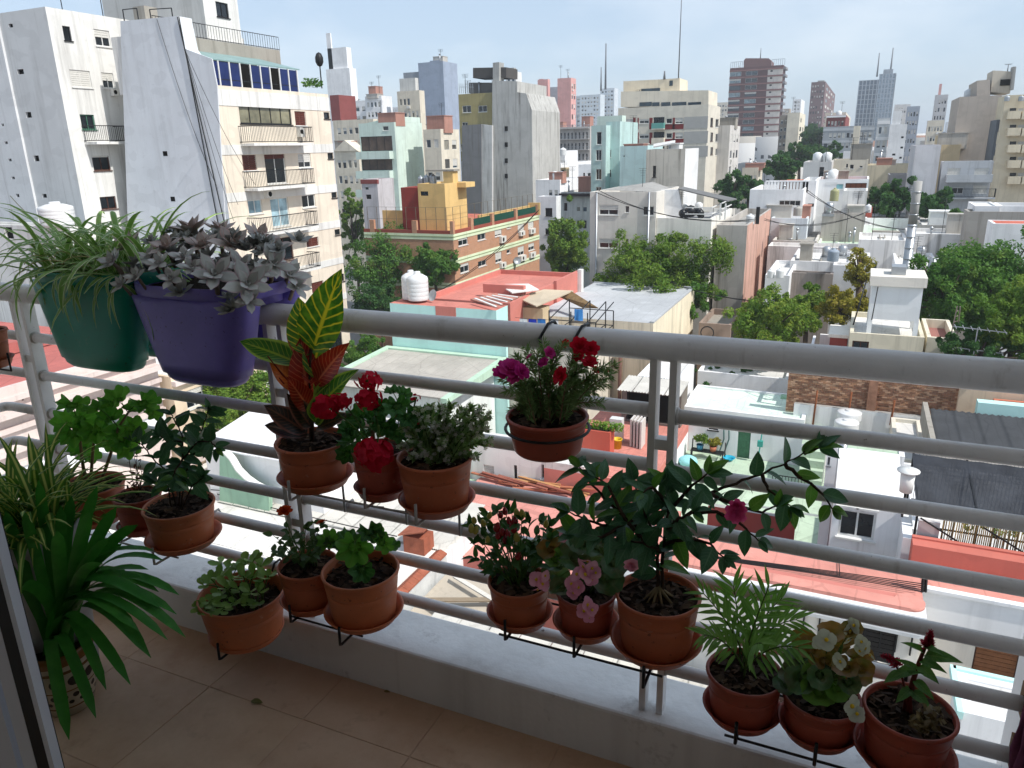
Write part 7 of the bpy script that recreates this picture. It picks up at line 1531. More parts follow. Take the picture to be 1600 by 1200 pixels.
ros = [(177, 412, 30, .98), (204, 386, 34, .6), (261, 388, 30, .7), (300, 362, 36, .15), (316, 386, 32, .5), (336, 430, 40, 1.0), (387, 446, 42, 1.0), (362, 384, 38, .45), (404, 372, 32, .1), (428, 414, 34, .6), (452, 430, 32, .3), (268, 436, 24, 1.0), (214, 434, 22, 1.0), (300, 418, 22, .9), (345, 362, 30, .0), (390, 470, 26, 1.05), (236, 404, 24, .8), (430, 386, 28, .0), (462, 448, 28, .25), (288, 402, 24, .75), (376, 414, 28, .8), (190, 446, 20, 1.02), (250, 412, 24, .9), (410, 428, 24, .8)]
cen = Vector((VPX, D, VPZ-.10)); g = random.Random(12)
for (px, py, r, fr) in ros:
    Y = D+.10-.27*fr; p = PY(px, py, Y); R = r/FPX*depth(p)*.9; n = (p-cen).normalized()*.8+VIEW(p)*.45+Vector((0, 0, .35)); n.normalize()
    t = n.cross(Vector((.2, .1, 1))).normalized(); b2 = n.cross(t); mb = MB(); mb.tube([p-n*R*.9-Vector((0, 0, R*.4)), p-n*R*.3, p], [R*.12, R*.12, R*.1], 7); rs = mb.build('rosette', flat('#7a6a5c', .8), VP)
    mi = 1 if (py < 392 and g.random() < .75) else 0; k = 0
    for ring, (cnt, el, sc_) in enumerate(((3, 1.2, .5), (4, .72, .85), (5, .22, 1.1))):
        for i in range(cnt):
            a = 6.283*i/cnt+ring*.8+g.uniform(-.15, .15); e = el+g.uniform(-.12, .12); d = (t*math.cos(a)+b2*math.sin(a))*math.cos(e)+n*math.sin(e)
            inst('leaf', GM[mi], MF(p+n*R*(.02*ring), d, n, R*sc_*g.uniform(.9, 1.1), 1.15), rs)

V = []; F = []; UV = []; me0 = GM[1]; nv = len(me0.vertices); co = np.zeros(nv*3, dtype=np.float32); me0.vertices.foreach_get('co', co); co = co.reshape(-1, 3); fs = [list(p.vertices) for p in me0.polygons]; off = 0
for k in range(64):
    fy = g.random(); c_ = Vector((VPX+g.uniform(-.52, .62)*VPW, D-.185+.30*fy, VPZ-.045+.14*math.sin(fy*2.2)+g.uniform(-.015, .015))); R = g.uniform(.03, .046); n = Vector((g.uniform(-.5, .5), g.uniform(-.7, .2), 1)).normalized(); t = n.cross(Vector((.2, .1, 1))).normalized(); b2 = n.cross(t)
    for ring, (cnt, el, sc_) in enumerate(((4, .9, .7), (5, .3, 1.0))):
        for i in range(cnt):
            a = 6.283*i/cnt+ring*.7+k; d = (t*math.cos(a)+b2*math.sin(a))*math.cos(el)+n*math.sin(el); M = np.array(MF(c_, d, n, R*sc_, 1.15)); V.append(co @ M[:3, :3].T+M[:3, 3]); F += [[q+off for q in f] for f in fs]; off += nv
V = np.concatenate(V); o = link(bpy.data.objects.new('rosette_undergrowth', npmesh('rosette_undergrowth', V, F, leafmat('ghost_under', '#989a94', '#b3afa8', trans=.05, island=True), True, np.zeros((len(V), 2))+.5)), VP); o['kind'] = 'stuff'

# ---- croton
CV = {'yel': leafmat('croton_yellow', '#3f7426', '#4f8a2c', c3='#7aa832', vein=('#f2dc3c', .97, 9), trans=.45, rough=.28, spec=.5), 'grn': leafmat('croton_green', '#3f7a2a', '#529034', vein=('#b9cf4a', .5, 12), edge='#a9c858', trans=.35, rough=.28, spec=.5),
      'red': leafmat('croton_red', '#b0301f', '#c43a24', c3='#8a2e20', vein=('#e8805a', .6, 12), trans=.45, rough=.3, spec=.5), 'org': leafmat('croton_orange', '#d8702f', '#c4552c', c3='#a8582c', vein=('#e08a4a', .5, 11), trans=.35, rough=.3, spec=.5), 'dark': leafmat('croton_dark', '#35302b', '#403c30', vein=('#8f5a42', .4, 11), edge='#85574a', trans=.12, rough=.28, spec=.5)}
root = POT['p4']['root']; Yc = POT['p4']['Y']
CRO = {k: leafmesh('leaf', m, .42, 'ovate', .35, .12, 10, 1.2) for k, m in CV.items()}
def pleaf(root, name, me, b, tip, wpx, Yb, Yt, wref, up=None):
    """leaf from photo pixel b to tip, width in pixels"""
    p, q = PY(*b, Yb), PY(*tip, Yt); d = q-p; L = d.length; w = wpx/FPX*depth((p+q)/2)
    return inst(name, me, MF(p, d, (up or (VIEW(p)*.8+Vector((0, 0, .5)))), L, w/(wref*L)), root)
for b, t_, w, k, dy in (((489, 550), (526, 424), 70, 'yel', -.02), ((480, 556), (466, 462), 52, 'yel', .02), ((468, 568), (370, 526), 44, 'grn', -.03), ((480, 622), (470, 528), 50, 'red', -.02), ((474, 610), (422, 562), 40, 'org', -.05), ((472, 560), (450, 492), 27, 'org', .02), ((494, 600), (538, 536), 44, 'red', -.01), ((500, 610), (532, 556), 24, 'red', .03), ((492, 642), (548, 576), 44, 'grn', -.03), ((484, 640), (452, 590), 36, 'red', -.06), ((480, 676), (413, 630), 40, 'dark', -.05), ((480, 680), (410, 660), 32, 'dark', -.03), ((487, 668), (452, 616), 36, 'dark', -.06), ((492, 662), (508, 604), 34, 'grn', -.04), ((494, 670), (544, 644), 30, 'dark', -.02), ((488, 590), (504, 498), 40, 'yel', .04), ((476, 600), (440, 545), 30, 'org', .04), ((496, 620), (520, 570), 28, 'grn', .05), ((486, 600), (488, 540), 34, 'red', .03)):
    pleaf(root, 'leaf', CRO[k], b, t_, w, Yc-.005, Yc+dy, .42)
P = POT['p4']; stem(root, [Vector(P['c']), PY(486, 640, Yc), PY(484, 590, Yc), PY(486, 545, Yc)], .007, .004, TWIG)
for b, t_ in (((480, 625), (418, 556)), ((482, 640), (436, 590))): stem(root, [PY(*b, Yc), PY((b[0]+t_[0])/2, (b[1]+t_[1])/2+4, Yc-.03), PY(*t_, Yc-.05)], .003, .0015, flat('#7a2a22', .6), 'petiole')

# ---- geraniums
GER = leafmat('geranium_leaf', '#55993a', '#74b348', c3='#63a43c', vein=('#7aa84c', .25, 3), trans=.42, rough=.5); GERD = leafmat('geranium_leaf_dark', '#3a7030', '#508a3c', vein=('#6a9a52', .2, 3), trans=.35, rough=.5)
LG = [lobed('leaf', GER, 7, .6, .27, s) for s in range(3)]; LGD = [lobed('leaf', GERD, 7, .55, .22, s+5) for s in range(3)]
def geranium(key, lst, meshes, stems=(), facing=.55, seed=3, col=PALESTEM):
    P = POT[key]; root = P['root']; g = random.Random(seed); Y = P['Y']
    tops = []
    for s in stems:
        pts = [Vector((P['c'].x+(PY(s[0][0], s[0][1], Y).x-P['c'].x), Y, P['c'].z))]+[PY(x, y, Y+g.uniform(-.02, .02)) for x, y in s[1:]]; stem(root, pts, .0055, .0035, col); tops += pts[1:]
    if not tops: tops = [Vector(P['c'])+Vector((0, 0, .03))]
    for (px, py, s) in lst:
        p = PY(px, py, Y+g.uniform(-.07, .05)); S = s/FPX*depth(p)*1.15; t0 = min(tops, key=lambda q: (q-p).length); out = (p-t0); out = out.normalized() if out.length > .01 else Vector((0, -1, 0))
        n = VIEW(p)*facing+Vector((0, 0, .6))+out*.25+Vector((g.uniform(-.4, .4), g.uniform(-.3, .3), g.uniform(-.2, .3))); d = (out+Vector((g.uniform(-.3, .3), 0, g.uniform(-.2, .2)))-n.normalized()*0)
        d = d-n*(d.dot(n)/n.dot(n)); b = p-d.normalized()*S*.2
        inst('leaf', g.choice(meshes), MF(b, d, n, S, g.uniform(.9, 1.1)), root)
        if (b-t0).length > .012: stem(root, bez(t0, (t0+b)/2+Vector((0, 0, .012)), b, 5), .0014, .0010, GSTEM, 'petiole')
geranium('p1', [(113, 638, 38), (150, 640, 34), (182, 624, 36), (208, 640, 30), (228, 634, 38), (152, 676, 38), (190, 672, 50), (103, 662, 40), (128, 700, 36), (168, 694, 34), (90, 690, 34), (132, 655, 34), (170, 652, 34), (238, 648, 26), (200, 702, 36), (150, 792, 34), (188, 690, 30), (116, 682, 40), (208, 672, 34), (140, 715, 30), (170, 632, 28)], LG, [((132, 750), (128, 715), (124, 680), (120, 655)), ((138, 750), (145, 705), (150, 665)), ((150, 750), (172, 712), (185, 668), (200, 645))])
geranium('p5', [(560, 652, 36), (545, 690, 32), (540, 712, 28), (585, 652, 30), (620, 640, 36), (640, 655, 34), (600, 668, 34), (575, 680, 32), (612, 612, 22), (622, 680, 30), (650, 670, 32), (555, 668, 28), (596, 640, 30), (635, 632, 26), (630, 615, 22), (668, 650, 28), (565, 700, 26), (540, 672, 26)], LGD, [((585, 705), (582, 670), (590, 640)), ((597, 705), (610, 665), (625, 640))], seed=7)
geranium('p9', [(553, 862, 46), (562, 895, 34), (527, 850, 34), (578, 836, 34), (597, 852, 30), (543, 842, 30), (608, 856, 30), (590, 838, 26), (512, 845, 28)], [LG[0], LGD[1], LGD[2], LGD[0]], [((568, 890), (572, 868), (566, 850))], seed=9)
def petal(name, mat, w=.8, n=4, cup=.2):
    return leafmesh(name, mat, w, 'obovate', .1, -cup, 4, .6, 2)
def fl_mat(key, a, b, tr=.45): return leafmat(key, a, b, trans=tr, rough=.6, spec=.15)
FR = fl_mat('scarlet_petal', '#d81838', '#ee3450'); FM = fl_mat('magenta_petal', '#dc2c9c', '#f060b8'); FPK = fl_mat('pink_petal', '#f8a4c6', '#ffd0e2'); FW = fl_mat('white_petal', '#d5d5c8', '#e8e8e2'); FO = fl_mat('orange_petal', '#d2481c', '#e0602c'); FCR = fl_mat('crimson_plume', '#b8304e', '#dc5a74'); FYL = flat('#d9b52a', .6)
def floret(name, mat, n=5, w=.85, cup=.25, tilt=.35):
    V = []; F = []; UV = []; nx, ny = 4, 2
    for q in range(n):
        a = 6.283*q/n; ca, sa = math.cos(a), math.sin(a); o = len(V)
        for i in range(nx+1):
            u = i/nx; k = (.2, .75, 1.0, .9, .25)[i]
            for j in range(ny+1):
                v = (j/ny*2-1)*w*.5*k; r = u; z = tilt*u-cup*u*u+.06*abs(v); V.append((r*ca-v*sa, r*sa+v*ca, z)); UV.append((u, j/ny))
        for i in range(nx):
            for j in range(ny): b = o+i*3+j; F.append([b, b+1, b+4, b+3])
    return npmesh(name, V, F, mat, True, UV)
FLR = floret('floret', FR, 5)
def umbel(root, px, py, r, Y, me, n=24, stalk=None, seed=1):
    g = random.Random(seed); n = max(5, int(n*.95)); c = PY(px, py, Y); R = r/FPX*depth(c); mb = MB(); mb.ball(c, R*.25, 8, 5); h = mb.build('flower_head', GSTEM, root)
    for k in range(n):
        z = 1-1.75*(k+.5)/n; a = 2.399*k; q = Vector((math.sqrt(max(0, 1-z*z))*math.cos(a), math.sqrt(max(0, 1-z*z))*math.sin(a), z))
        p = c+Vector((q.x*R*.72, q.y*R*.72, q.z*R*.6))*g.uniform(.72, 1.2); t = Vector((g.uniform(-1, 1), g.uniform(-1, 1), g.uniform(-1, 1))); nrm = (q+rv(.5)).normalized(); d = t-nrm*t.dot(nrm); inst('floret', me, MF(p, d, nrm, R*g.uniform(.28, .42)), h)
    if stalk: stem(root, bez(c, (c+PY(*stalk, Y))/2+Vector((.005, 0, .01)), PY(*stalk, Y), 5), .0018, .0022, GSTEM, 'flower_stalk')
r5 = POT['p5']['root']; Y5 = POT['p5']['Y']
umbel(r5, 510, 634, 27, Y5-.08, FLR, 26, (575, 690), 1); umbel(r5, 534, 628, 20, Y5-.06, FLR, 18, (575, 685), 11); umbel(r5, 575, 598, 22, Y5-.03, FLR, 22, (590, 665), 2); umbel(r5, 576, 624, 24, Y5-.05, FLR, 24, (592, 670), 3); umbel(r5, 587, 708, 36, Y5-.11, FLR, 38, (592, 665), 4); umbel(r5, 650, 622, 9, Y5, FLR, 7, (640, 660), 5); umbel(r5, 657, 660, 6, Y5-.02, FLR, 5, (650, 680), 6)

# ---- fine leaved foliage collected as one mass
def sprigs(root, stems, n, L, W, mat, seed, name='foliage', spread=.9, tips=True):
    """many small narrow leaves along stem polylines; one object"""
    g = random.Random(seed); V = []; F = []; UV = []
    for s in stems:
        m = len(s)-1
        for k in range(n):
            u = g.random()**.75 if tips else g.random(); f = min(m-1e-6, u*m); i = int(f); p = s[i].lerp(s[i+1], f-i); d = (s[i+1]-s[i]).normalized(); a = Vector((g.gauss(0, 1), g.gauss(0, 1), g.gauss(0, 1))); a = (a-d*a.dot(d)).normalized(); q = (a*spread+d*.7).normalized()
            sd = q.cross(Vector((g.gauss(0, 1), g.gauss(0, 1), g.gauss(0, 1)))).normalized(); l = L*g.uniform(.6, 1.2); w = W*g.uniform(.7, 1.2); o = len(V); nn = sd.cross(q)
            V += [tuple(p), tuple(p+q*l*.5+sd*w*.5), tuple(p+q*l+nn*l*.12), tuple(p+q*l*.5-sd*w*.5)]; UV += [(0, .5), (.5, 1), (1, .5), (.5, 0)]; F.append([o, o+1, o+2, o+3])
    o = link(bpy.data.objects.new(name, npmesh(name, V, F, mat, uv=UV)), root); o['kind'] = 'stuff'; return o
def stalks(key, tips, g, bend=.02, base=.5, r=.0012, mat=GSTEM, Yj=.05):
    P = POT[key]; out = []
    for px, py in tips:
        t = PY(px, py, P['Y']+g.uniform(-Yj, Yj)); a = g.uniform(0, 6.28); b = P['c']+Vector((math.cos(a), math.sin(a), 0))*P['r']*base*g.random(); b.x = b.x*.7+(P['c'].x+(t.x-P['c'].x)*.35)*.3
        pts = bez(b, (b+t)/2+Vector((0, 0, bend)), t, 7); out.append(pts); stem(P['root'], pts, r*1.5, r*.7, mat)
    return out
g = random.Random(31)
# white flowered shrub
tips = [(g.gauss(690, 38), 0) for k in range(0)]
wt = [(628, 668), (640, 650), (655, 640), (672, 634), (690, 636), (705, 632), (722, 640), (738, 636), (752, 640), (765, 648), (760, 672), (742, 690), (768, 690), (725, 668), (700, 656), (680, 660), (660, 668), (640, 684), (628, 696), (655, 700), (690, 690), (715, 700), (745, 712), (670, 716), (702, 720), (645, 714), (755, 660), (735, 655)]
FWL = leafmat('fine_leaf', '#8cae6c', '#bcd098', trans=.4, island=True, rough=.55); ss = stalks('p6', wt, g, .025)
sprigs(POT['p6']['root'], ss, 210, .016, .0056, FWL, 3)
V = []; F = []; UV = []
for k in range(420):
    s = g.choice(ss); p = s[-1].lerp(s[g.randrange(3, 7)], g.random())+rv(.012)+VIEW(s[-1])*.008; n = (VIEW(p)+rv(.7)).normalized(); t = n.cross(Vector((.1, .2, 1))).normalized(); b = n.cross(t); R = g.uniform(.0038, .0068); o = len(V)
    for q in range(5):
        a = 6.28*q/5+k; d = t*math.cos(a)+b*math.sin(a); e = t*-math.sin(a)+b*math.cos(a); V += [tuple(p), tuple(p+d*R*.6+e*R*.3), tuple(p+d*R), tuple(p+d*R*.6-e*R*.3)]; i = len(V)-4; F.append([i, i+1, i+2, i+3]); UV += [(0, .5)]*4
o = link(bpy.data.objects.new('small_flowers', npmesh('small_flowers', V, F, FW, uv=UV)), POT['p6']['root']); o['kind'] = 'stuff'
# portulaca
pt = [(784, 590), (796, 570), (790, 610), (806, 556), (822, 545), (838, 552), (850, 535), (866, 548), (880, 540), (896, 552), (912, 550), (930, 560), (944, 572), (955, 585), (962, 570), (948, 600), (930, 612), (905, 600), (880, 610), (860, 630), (838, 620), (815, 628), (800, 640), (830, 600), (870, 580), (850, 575), (905, 575), (890, 632), (925, 590), (812, 600), (785, 575), (940, 630), (855, 655), (820, 650), (880, 660)]
PORT = leafmat('portulaca_needle', '#7c9c5a', '#aec48c', trans=.3, island=True, rough=.5); ss = stalks('p10', pt, g, .03, .6, .0011, flat('#8a6a52', .7))
sprigs(POT['p10']['root'], ss, 230, .019, .0027, PORT, 4)
FD = {k: None for k in 'rm'}
def double(name, mat, seed):
    g = random.Random(seed); V = []; F = []; UV = []
    for ring, (cnt, el, s) in enumerate(((6, .25, 1.0), (6, .6, .85), (5, 1.0, .6))):
        for q in range(cnt):
            a = 6.283*q/cnt+ring*.5+g.uniform(-.1, .1); d = Vector((math.cos(a)*math.cos(el), math.sin(a)*math.cos(el), math.sin(el))); e = Vector((-math.sin(a), math.cos(a), 0)); o = len(V)
            for i, k in enumerate((.15, .7, 1.0, .55)):
                u = i/3*s
                for v in (-1, 0, 1): p = d*u+e*(v*.38*k*s)+Vector((0, 0, .08*abs(v)-.05*u+g.uniform(-.03, .03))); V.append(tuple(p)); UV.append((u, (v+1)/2))
            for i in range(3):
                for j in range(2): b = o+i*3+j; F.append([b, b+1, b+4, b+3])
    return npmesh(name, V, F, mat, True, UV)
DR, DM = double('flower', FR, 1), double('flower', FM, 2)
for px, py, r, me, dy in ((797, 578, 19, DM, -.07), (782, 584, 13, DM, -.06), (814, 582, 13, DM, -.08), (804, 590, 11, DM, -.08), (858, 552, 10, DM, -.03), (850, 567, 9, DM, -.05), (828, 558, 7, DM, -.03), (905, 541, 14, DR, -.03), (923, 546, 13, DR, -.03), (921, 567, 12, DR, -.05), (878, 588, 15, DR, -.08), (903, 558, 9, DR, -.03), (884, 537, 7, DR, 0), (930, 578, 6, DR, -.02), (948, 584, 5, DR, -.02)):
    p = PY(px, py, 1.36+dy); inst('flower', me, MF(p, rv(1)+Vector((1, 0, 0)), VIEW(p)*.7+Vector((0, 0, .7))+rv(.3), r/FPX*depth(p)*1.15), POT['p10']['root'])

# ---- broad leaved shrubs (camellias)
CAM1 = leafmat('camellia_leaf', '#365f40', '#4a7650', c3='#3e6a44', vein=('#6c9070', .25, 8), trans=.28, rough=.32, spec=.38); CAM2 = leafmat('camellia_backlit_leaf', '#55892f', '#6ea043', vein=('#8ab060', .2, 8), trans=.45, rough=.3, spec=.5)  # second one: lighter copy, light shining through put into the leaf colour
LC = [leafmesh('leaf', CAM1, .48, 'ovate', .35, .18, 7), leafmesh('leaf', CAM1, .44, 'ovate', .2, .3, 7), leafmesh('leaf', CAM1, .52, 'ovate', .45, .1, 7)]; LCLIT = [leafmesh('leaf', CAM2, .46, 'ovate', .3, .2, 7)]
def shrub(key, paths, Lp, gap, seed, young=.15, meshes=LC, litmesh=LCLIT, r0=.0045, tipn=4, upb=.5, mat=TWIG, droop=.2, sidev=1.0):  # young: share of leaves in the lighter colour, painted as if lit through
    P = POT[key]; root = P['root']; g = random.Random(seed)
    for path in paths:
        pts = [Vector((P['c'].x+q[0]*P['r'], P['c'].y+q[1]*P['r'], P['c'].z)) if q[2] is None else PY(q[0], q[1], q[2]) for q in path]
        fine = []
        for i in range(len(pts)-1):
            for k in range(4): fine.append(pts[i].lerp(pts[i+1], k/4)+rv(.002))
        fine.append(pts[-1]); stem(root, fine, r0, .0014, mat, 'branch'); acc = 0; side = 1; start = 3 if path[0][2] is None else 1
        for i in range(start, len(fine)):
            seg = (fine[i]-fine[i-1]); acc += seg.length
            while acc > gap:
                acc -= gap; side = -side; p = fine[i]; d0 = seg.normalized(); sv = d0.cross(VIEW(p)).normalized()*side; d = (d0*.45+sv*g.uniform(.5, 1.1)*sidev+VIEW(p)*g.uniform(-.3, .6)+Vector((0, 0, g.uniform(-.5, .35)-droop*.3))).normalized()
                n = VIEW(p)*g.uniform(.1, .9)+Vector((0, 0, upb))+rv(.35); L = Lp/FPX*depth(p)*g.uniform(.65, 1.15); inst('leaf', g.choice(litmesh) if g.random() < young else g.choice(meshes), MF(p, d, n, L, g.uniform(.9, 1.1)), root)
        for k in range(tipn):
            d0 = (fine[-1]-fine[-4]).normalized(); d = (d0+rv(.7)).normalized(); p = fine[-1]; inst('leaf', g.choice(litmesh) if g.random() < young*2.5 else g.choice(meshes), MF(p, d, VIEW(p)*.5+Vector((0, 0, .6))+rv(.3), Lp/FPX*depth(p)*g.uniform(.5, .9)), root)
Y = 1.37; N = None
shrub('p13', [[(0, 0, N), (1028, 880, Y), (1026, 850, Y), (1015, 820, Y-.02), (1000, 780, Y-.03), (990, 752, Y-.04)], [(.1, .05, N), (1034, 875, Y), (1040, 830, Y), (1045, 790, Y), (1040, 755, Y)], [(1026, 850, Y), (985, 815, Y-.05), (945, 780, Y-.08), (920, 750, Y-.08), (905, 730, Y-.06)], [(1015, 830, Y), (960, 825, Y-.07), (920, 815, Y-.10), (890, 800, Y-.1)], [(985, 815, Y-.05), (940, 840, Y-.12), (900, 835, Y-.1)],
    [(1045, 800, Y), (1080, 760, Y-.03), (1105, 740, Y-.04)], [(1040, 850, Y), (1075, 840, Y-.03), (1110, 850, Y-.05), (1130, 870, Y-.05)], [(1030, 860, Y), (1010, 850, Y-.06), (985, 845, Y-.09)], [(1045, 790, Y), (1020, 760, Y-.05), (1005, 770, Y-.08)], [(1010, 850, Y-.03), (970, 800, Y-.1), (950, 760, Y-.1), (930, 745, Y-.1)], [(1045, 825, Y), (1060, 810, Y-.08), (1085, 800, Y-.1)]], 46, .0165, 41, .10)
shrub('p13', [[(1040, 835, Y), (1080, 800, Y+.02), (1110, 770, Y+.04), (1150, 755, Y+.06), (1190, 740, Y+.08), (1225, 725, Y+.10), (1255, 708, Y+.1)], [(1225, 725, Y+.1), (1250, 745, Y+.08), (1285, 770, Y+.08), (1300, 795, Y+.08)], [(1255, 708, Y+.1), (1280, 700, Y+.1)], [(1080, 800, Y+.02), (1120, 800, Y), (1160, 820, Y-.02), (1185, 845, Y-.02)], [(1110, 770, Y+.04), (1150, 790, Y), (1190, 800, Y), (1215, 790, Y)], [(1190, 740, Y+.08), (1200, 765, Y+.06), (1235, 790, Y+.05)]], 44, .030, 42, .22)
P = POT['p13']; HOT = double('flower_bud', fl_mat('hot_pink_petal', '#f04a9c', '#ff7cba', .5), 6)
for px, py, r, dy in ((1150, 800, 19, -.06), (1152, 790, 14, -.06), (986, 882, 12, -.08)):
    p = PY(px, py, Y+dy+.02); inst('flower_bud', HOT if px > 1000 else double('flower_bud', FPK, 5), MF(p, Vector((0, 0, 1)), VIEW(p)+Vector((0, 0, -.5)), r/FPX*depth(p)), P['root'])
g = random.Random(2)
for k in range(9): a = g.uniform(0, 6.28); q = P['c']+Vector((math.cos(a)*.035, math.sin(a)*.035, .002)); stem(P['root'], [P['c']+Vector((0, 0, .03)), (P['c']+q)/2+Vector((0, 0, .014)), q], .004, .002, PALESTEM, 'root')
Y = 1.375
shrub('p3', [[(0, 0, N), (282, 745, Y), (286, 715, Y), (285, 680, Y), (272, 655, Y), (268, 648, Y)], [(.1, 0, N), (290, 740, Y), (305, 700, Y+.02), (318, 665, Y+.02), (325, 640, Y+.02)], [(-.1, 0, N), (262, 740, Y-.02), (238, 715, Y-.04), (222, 695, Y-.05), (212, 690, Y-.05)], [(286, 715, Y), (310, 690, Y-.03), (330, 690, Y-.05), (338, 700, Y-.05)], [(285, 690, Y), (262, 690, Y-.03), (250, 680, Y-.04)], [(.2, -.1, N), (300, 760, Y-.04), (316, 748, Y-.06)], [(-.2, -.1, N), (262, 760, Y-.05), (246, 752, Y-.06)], [(286, 715, Y), (275, 735, Y-.05), (270, 745, Y-.07)]], 31, .013, 43, .05, r0=.0028)
# dried plant
Y = 1.40; g = random.Random(4); P = POT['p2']; DRY = leafmat('dry_leaf', '#6a4636', '#8d6a58', trans=.15, rough=.8)
LD = leafmesh('leaf', DRY, .4, 'ovate', .5, .5, 5)
for k in range(9):
    t = PY(g.uniform(188, 240), g.uniform(700, 762), Y+g.uniform(-.04, .03)); pts = bez(P['c'].copy(), (P['c']+t)/2+rv(.012), t, 5); stem(P['root'], pts, .0014, .0007, TWIG, 'twig')
    for q in pts[2:]: inst('leaf', LD, MF(q, rv(1), VIEW(q)+rv(.6), .016*g.uniform(.6, 1.3)), P['root'])
LCs = [leafmesh('leaf', CAM1, .5, 'ovate', .3, .3, 6)]

# ---- chili
CH = leafmat('chili_leaf', '#3f6a34', '#5c8546', trans=.32, rough=.4); LCH = [leafmesh('leaf', CH, .42, 'ovate', .3, .3, 5, 0, 2)]; g = random.Random(17); Y = 1.385
cht = [(736, 822), (748, 810), (760, 800), (775, 795), (788, 790), (800, 800), (815, 812), (830, 808), (845, 812), (858, 820), (862, 838), (850, 850), (835, 840), (818, 835), (800, 825), (785, 820), (768, 825), (752, 835), (740, 850), (742, 872), (760, 862), (778, 850), (795, 850), (815, 860), (838, 868), (765, 885), (790, 880), (820, 885), (748, 888), (852, 872)]
P = POT['p11']
ss = stalks('p11', cht, g, .012, .4, .0012, GSTEM, .06)
for s in ss:
    for k in range(9):
        p = s[-1].lerp(s[g.randrange(2, 7)], g.random()**1.2); d = (s[-1]-s[-3]).normalized()*.6+rv(1.0); inst('leaf', LCH[0], MF(p, d, VIEW(p)*.4+Vector((0, 0, .6))+rv(.5), 21/FPX*depth(p)*g.uniform(.7, 1.25)), P['root'])
CHR = flat('#8a1018', .25, .5, 0, .2, 80); CHY = flat('#a8a042', .3, .5, 0, .2, 80)
def pepper(mat): mb = MB(); mb.lathe([(.01, -.1), (.22, .0), (.34, .25), (.32, .55), (.18, .85), (.01, 1.0)], (0, 0, 0), 10, False); return mb.mesh('pepper', mat)
PPR, PPY = pepper(CHR), pepper(CHY)
for px, py, m_ in ((790, 800, 0), (796, 815, 0), (800, 822, 0), (786, 832, 0), (778, 838, 0), (795, 835, 0), (802, 828, 0), (775, 826, 0), (783, 805, 0), (809, 870, 0), (806, 815, 0), (790, 845, 0), (742, 813, 1), (737, 828, 1), (757, 817, 1), (764, 806, 1), (762, 843, 1), (808, 803, 1), (818, 804, 1), (852, 820, 1), (808, 842, 1), (742, 830, 1)):
    p = PY(px, py+4, Y-.05); inst('pepper', (PPR, PPY)[m_], MF(p, rv(.4)+Vector((1, 0, 0)), Vector((0, 0, 1))+rv(.3), 15/FPX*depth(p)*g.uniform(.8, 1.1)), P['root'])
# ---- begonias
BEG = leafmat('begonia_leaf', '#3f6438', '#557c48', c3='#66623c', vein=('#66804e', .3, 3), trans=.3, rough=.3, spec=.5); BEGO = leafmat('begonia_bronze_leaf', '#8a642c', '#a67e3c', c3='#72702e', vein=('#9c7a40', .25, 3), trans=.4, rough=.3, spec=.5); BEGG = leafmat('begonia_light_leaf', '#6a9a3e', '#9cba58', trans=.4, rough=.35)
LB = [lobed('leaf', BEG, 3, .5, .05, 1), lobed('leaf', BEG, 3, .3, .05, 2)]; LBO = [lobed('leaf', BEGO, 3, .5, .05, 3)]; LBG = [lobed('leaf', BEGG, 3, .6, .04, 4)]
geranium('p12', [(893, 875, 44), (940, 880, 50), (868, 860, 40), (885, 845, 36), (950, 905, 44), (865, 900, 36), (930, 850, 38), (960, 885, 36), (905, 850, 34), (875, 920, 30), (950, 860, 34), (870, 880, 30)], LB, [((912, 920), (908, 885), (905, 860)), ((922, 920), (938, 890), (945, 870))], seed=21, col=GSTEM)
geranium('p12', [(880, 838, 30), (857, 858, 30), (862, 872, 26), (900, 838, 26)], [LBG[0], LBO[0]], (), seed=22, col=GSTEM)
BF = floret('flower', FPK, 4, 1.15, .3, .35); BW = floret('flower', FW, 4, 1.15, .3, .35)
def bflower(root, px, py, r, Y, me, g):
    p = PY(px, py, Y); n = (VIEW(p)+Vector((0, 0, -.1))+rv(.5)).normalized(); o = inst('flower', me, MF(p, rv(1), n, r/FPX*depth(p)), root); mb = MB(); mb.ball(p+n*r*.18/FPX*depth(p), r*.2/FPX*depth(p), 7, 5); mb.build('stamen', FYL, o)
g = random.Random(6)
for px, py, r, dy in ((912, 885, 15, -.12), (925, 888, 13, -.12), (902, 897, 14, -.12), (915, 898, 15, -.13), (924, 905, 12, -.12), (893, 912, 13, -.12), (903, 918, 12, -.12), (896, 926, 11, -.12), (918, 945, 14, -.13), (925, 952, 12, -.13), (912, 955, 13, -.13), (920, 965, 10, -.12), (838, 905, 13, -.1), (848, 912, 13, -.1), (840, 920, 10, -.1), (852, 900, 10, -.1), (883, 838, 11, -.05), (897, 842, 11, -.05), (985, 878, 12, -.02), (1000, 885, 12, 0), (918, 876, 12, -.1), (930, 895, 11, -.12)): bflower(POT['p12']['root'], px, py, r, 1.385+dy, BF, g)
geranium('p15', [(1262, 1040, 38), (1245, 1030, 34), (1252, 1065, 38), (1236, 1055, 32), (1280, 1060, 30), (1225, 1070, 30)], LB, [((1284, 1080), (1280, 1050), (1275, 1020)), ((1290, 1080), (1305, 1040), (1315, 1010))], seed=25, col=GSTEM)
geranium('p15', [(1256, 1002, 34), (1300, 990, 32), (1325, 1000, 36), (1345, 1030, 34), (1340, 1055, 36), (1310, 1012, 32), (1285, 1028, 34), (1350, 1045, 26), (1332, 985, 28), (1265, 1012, 30), (1318, 1045, 34)], LBO, (), seed=26, col=GSTEM)
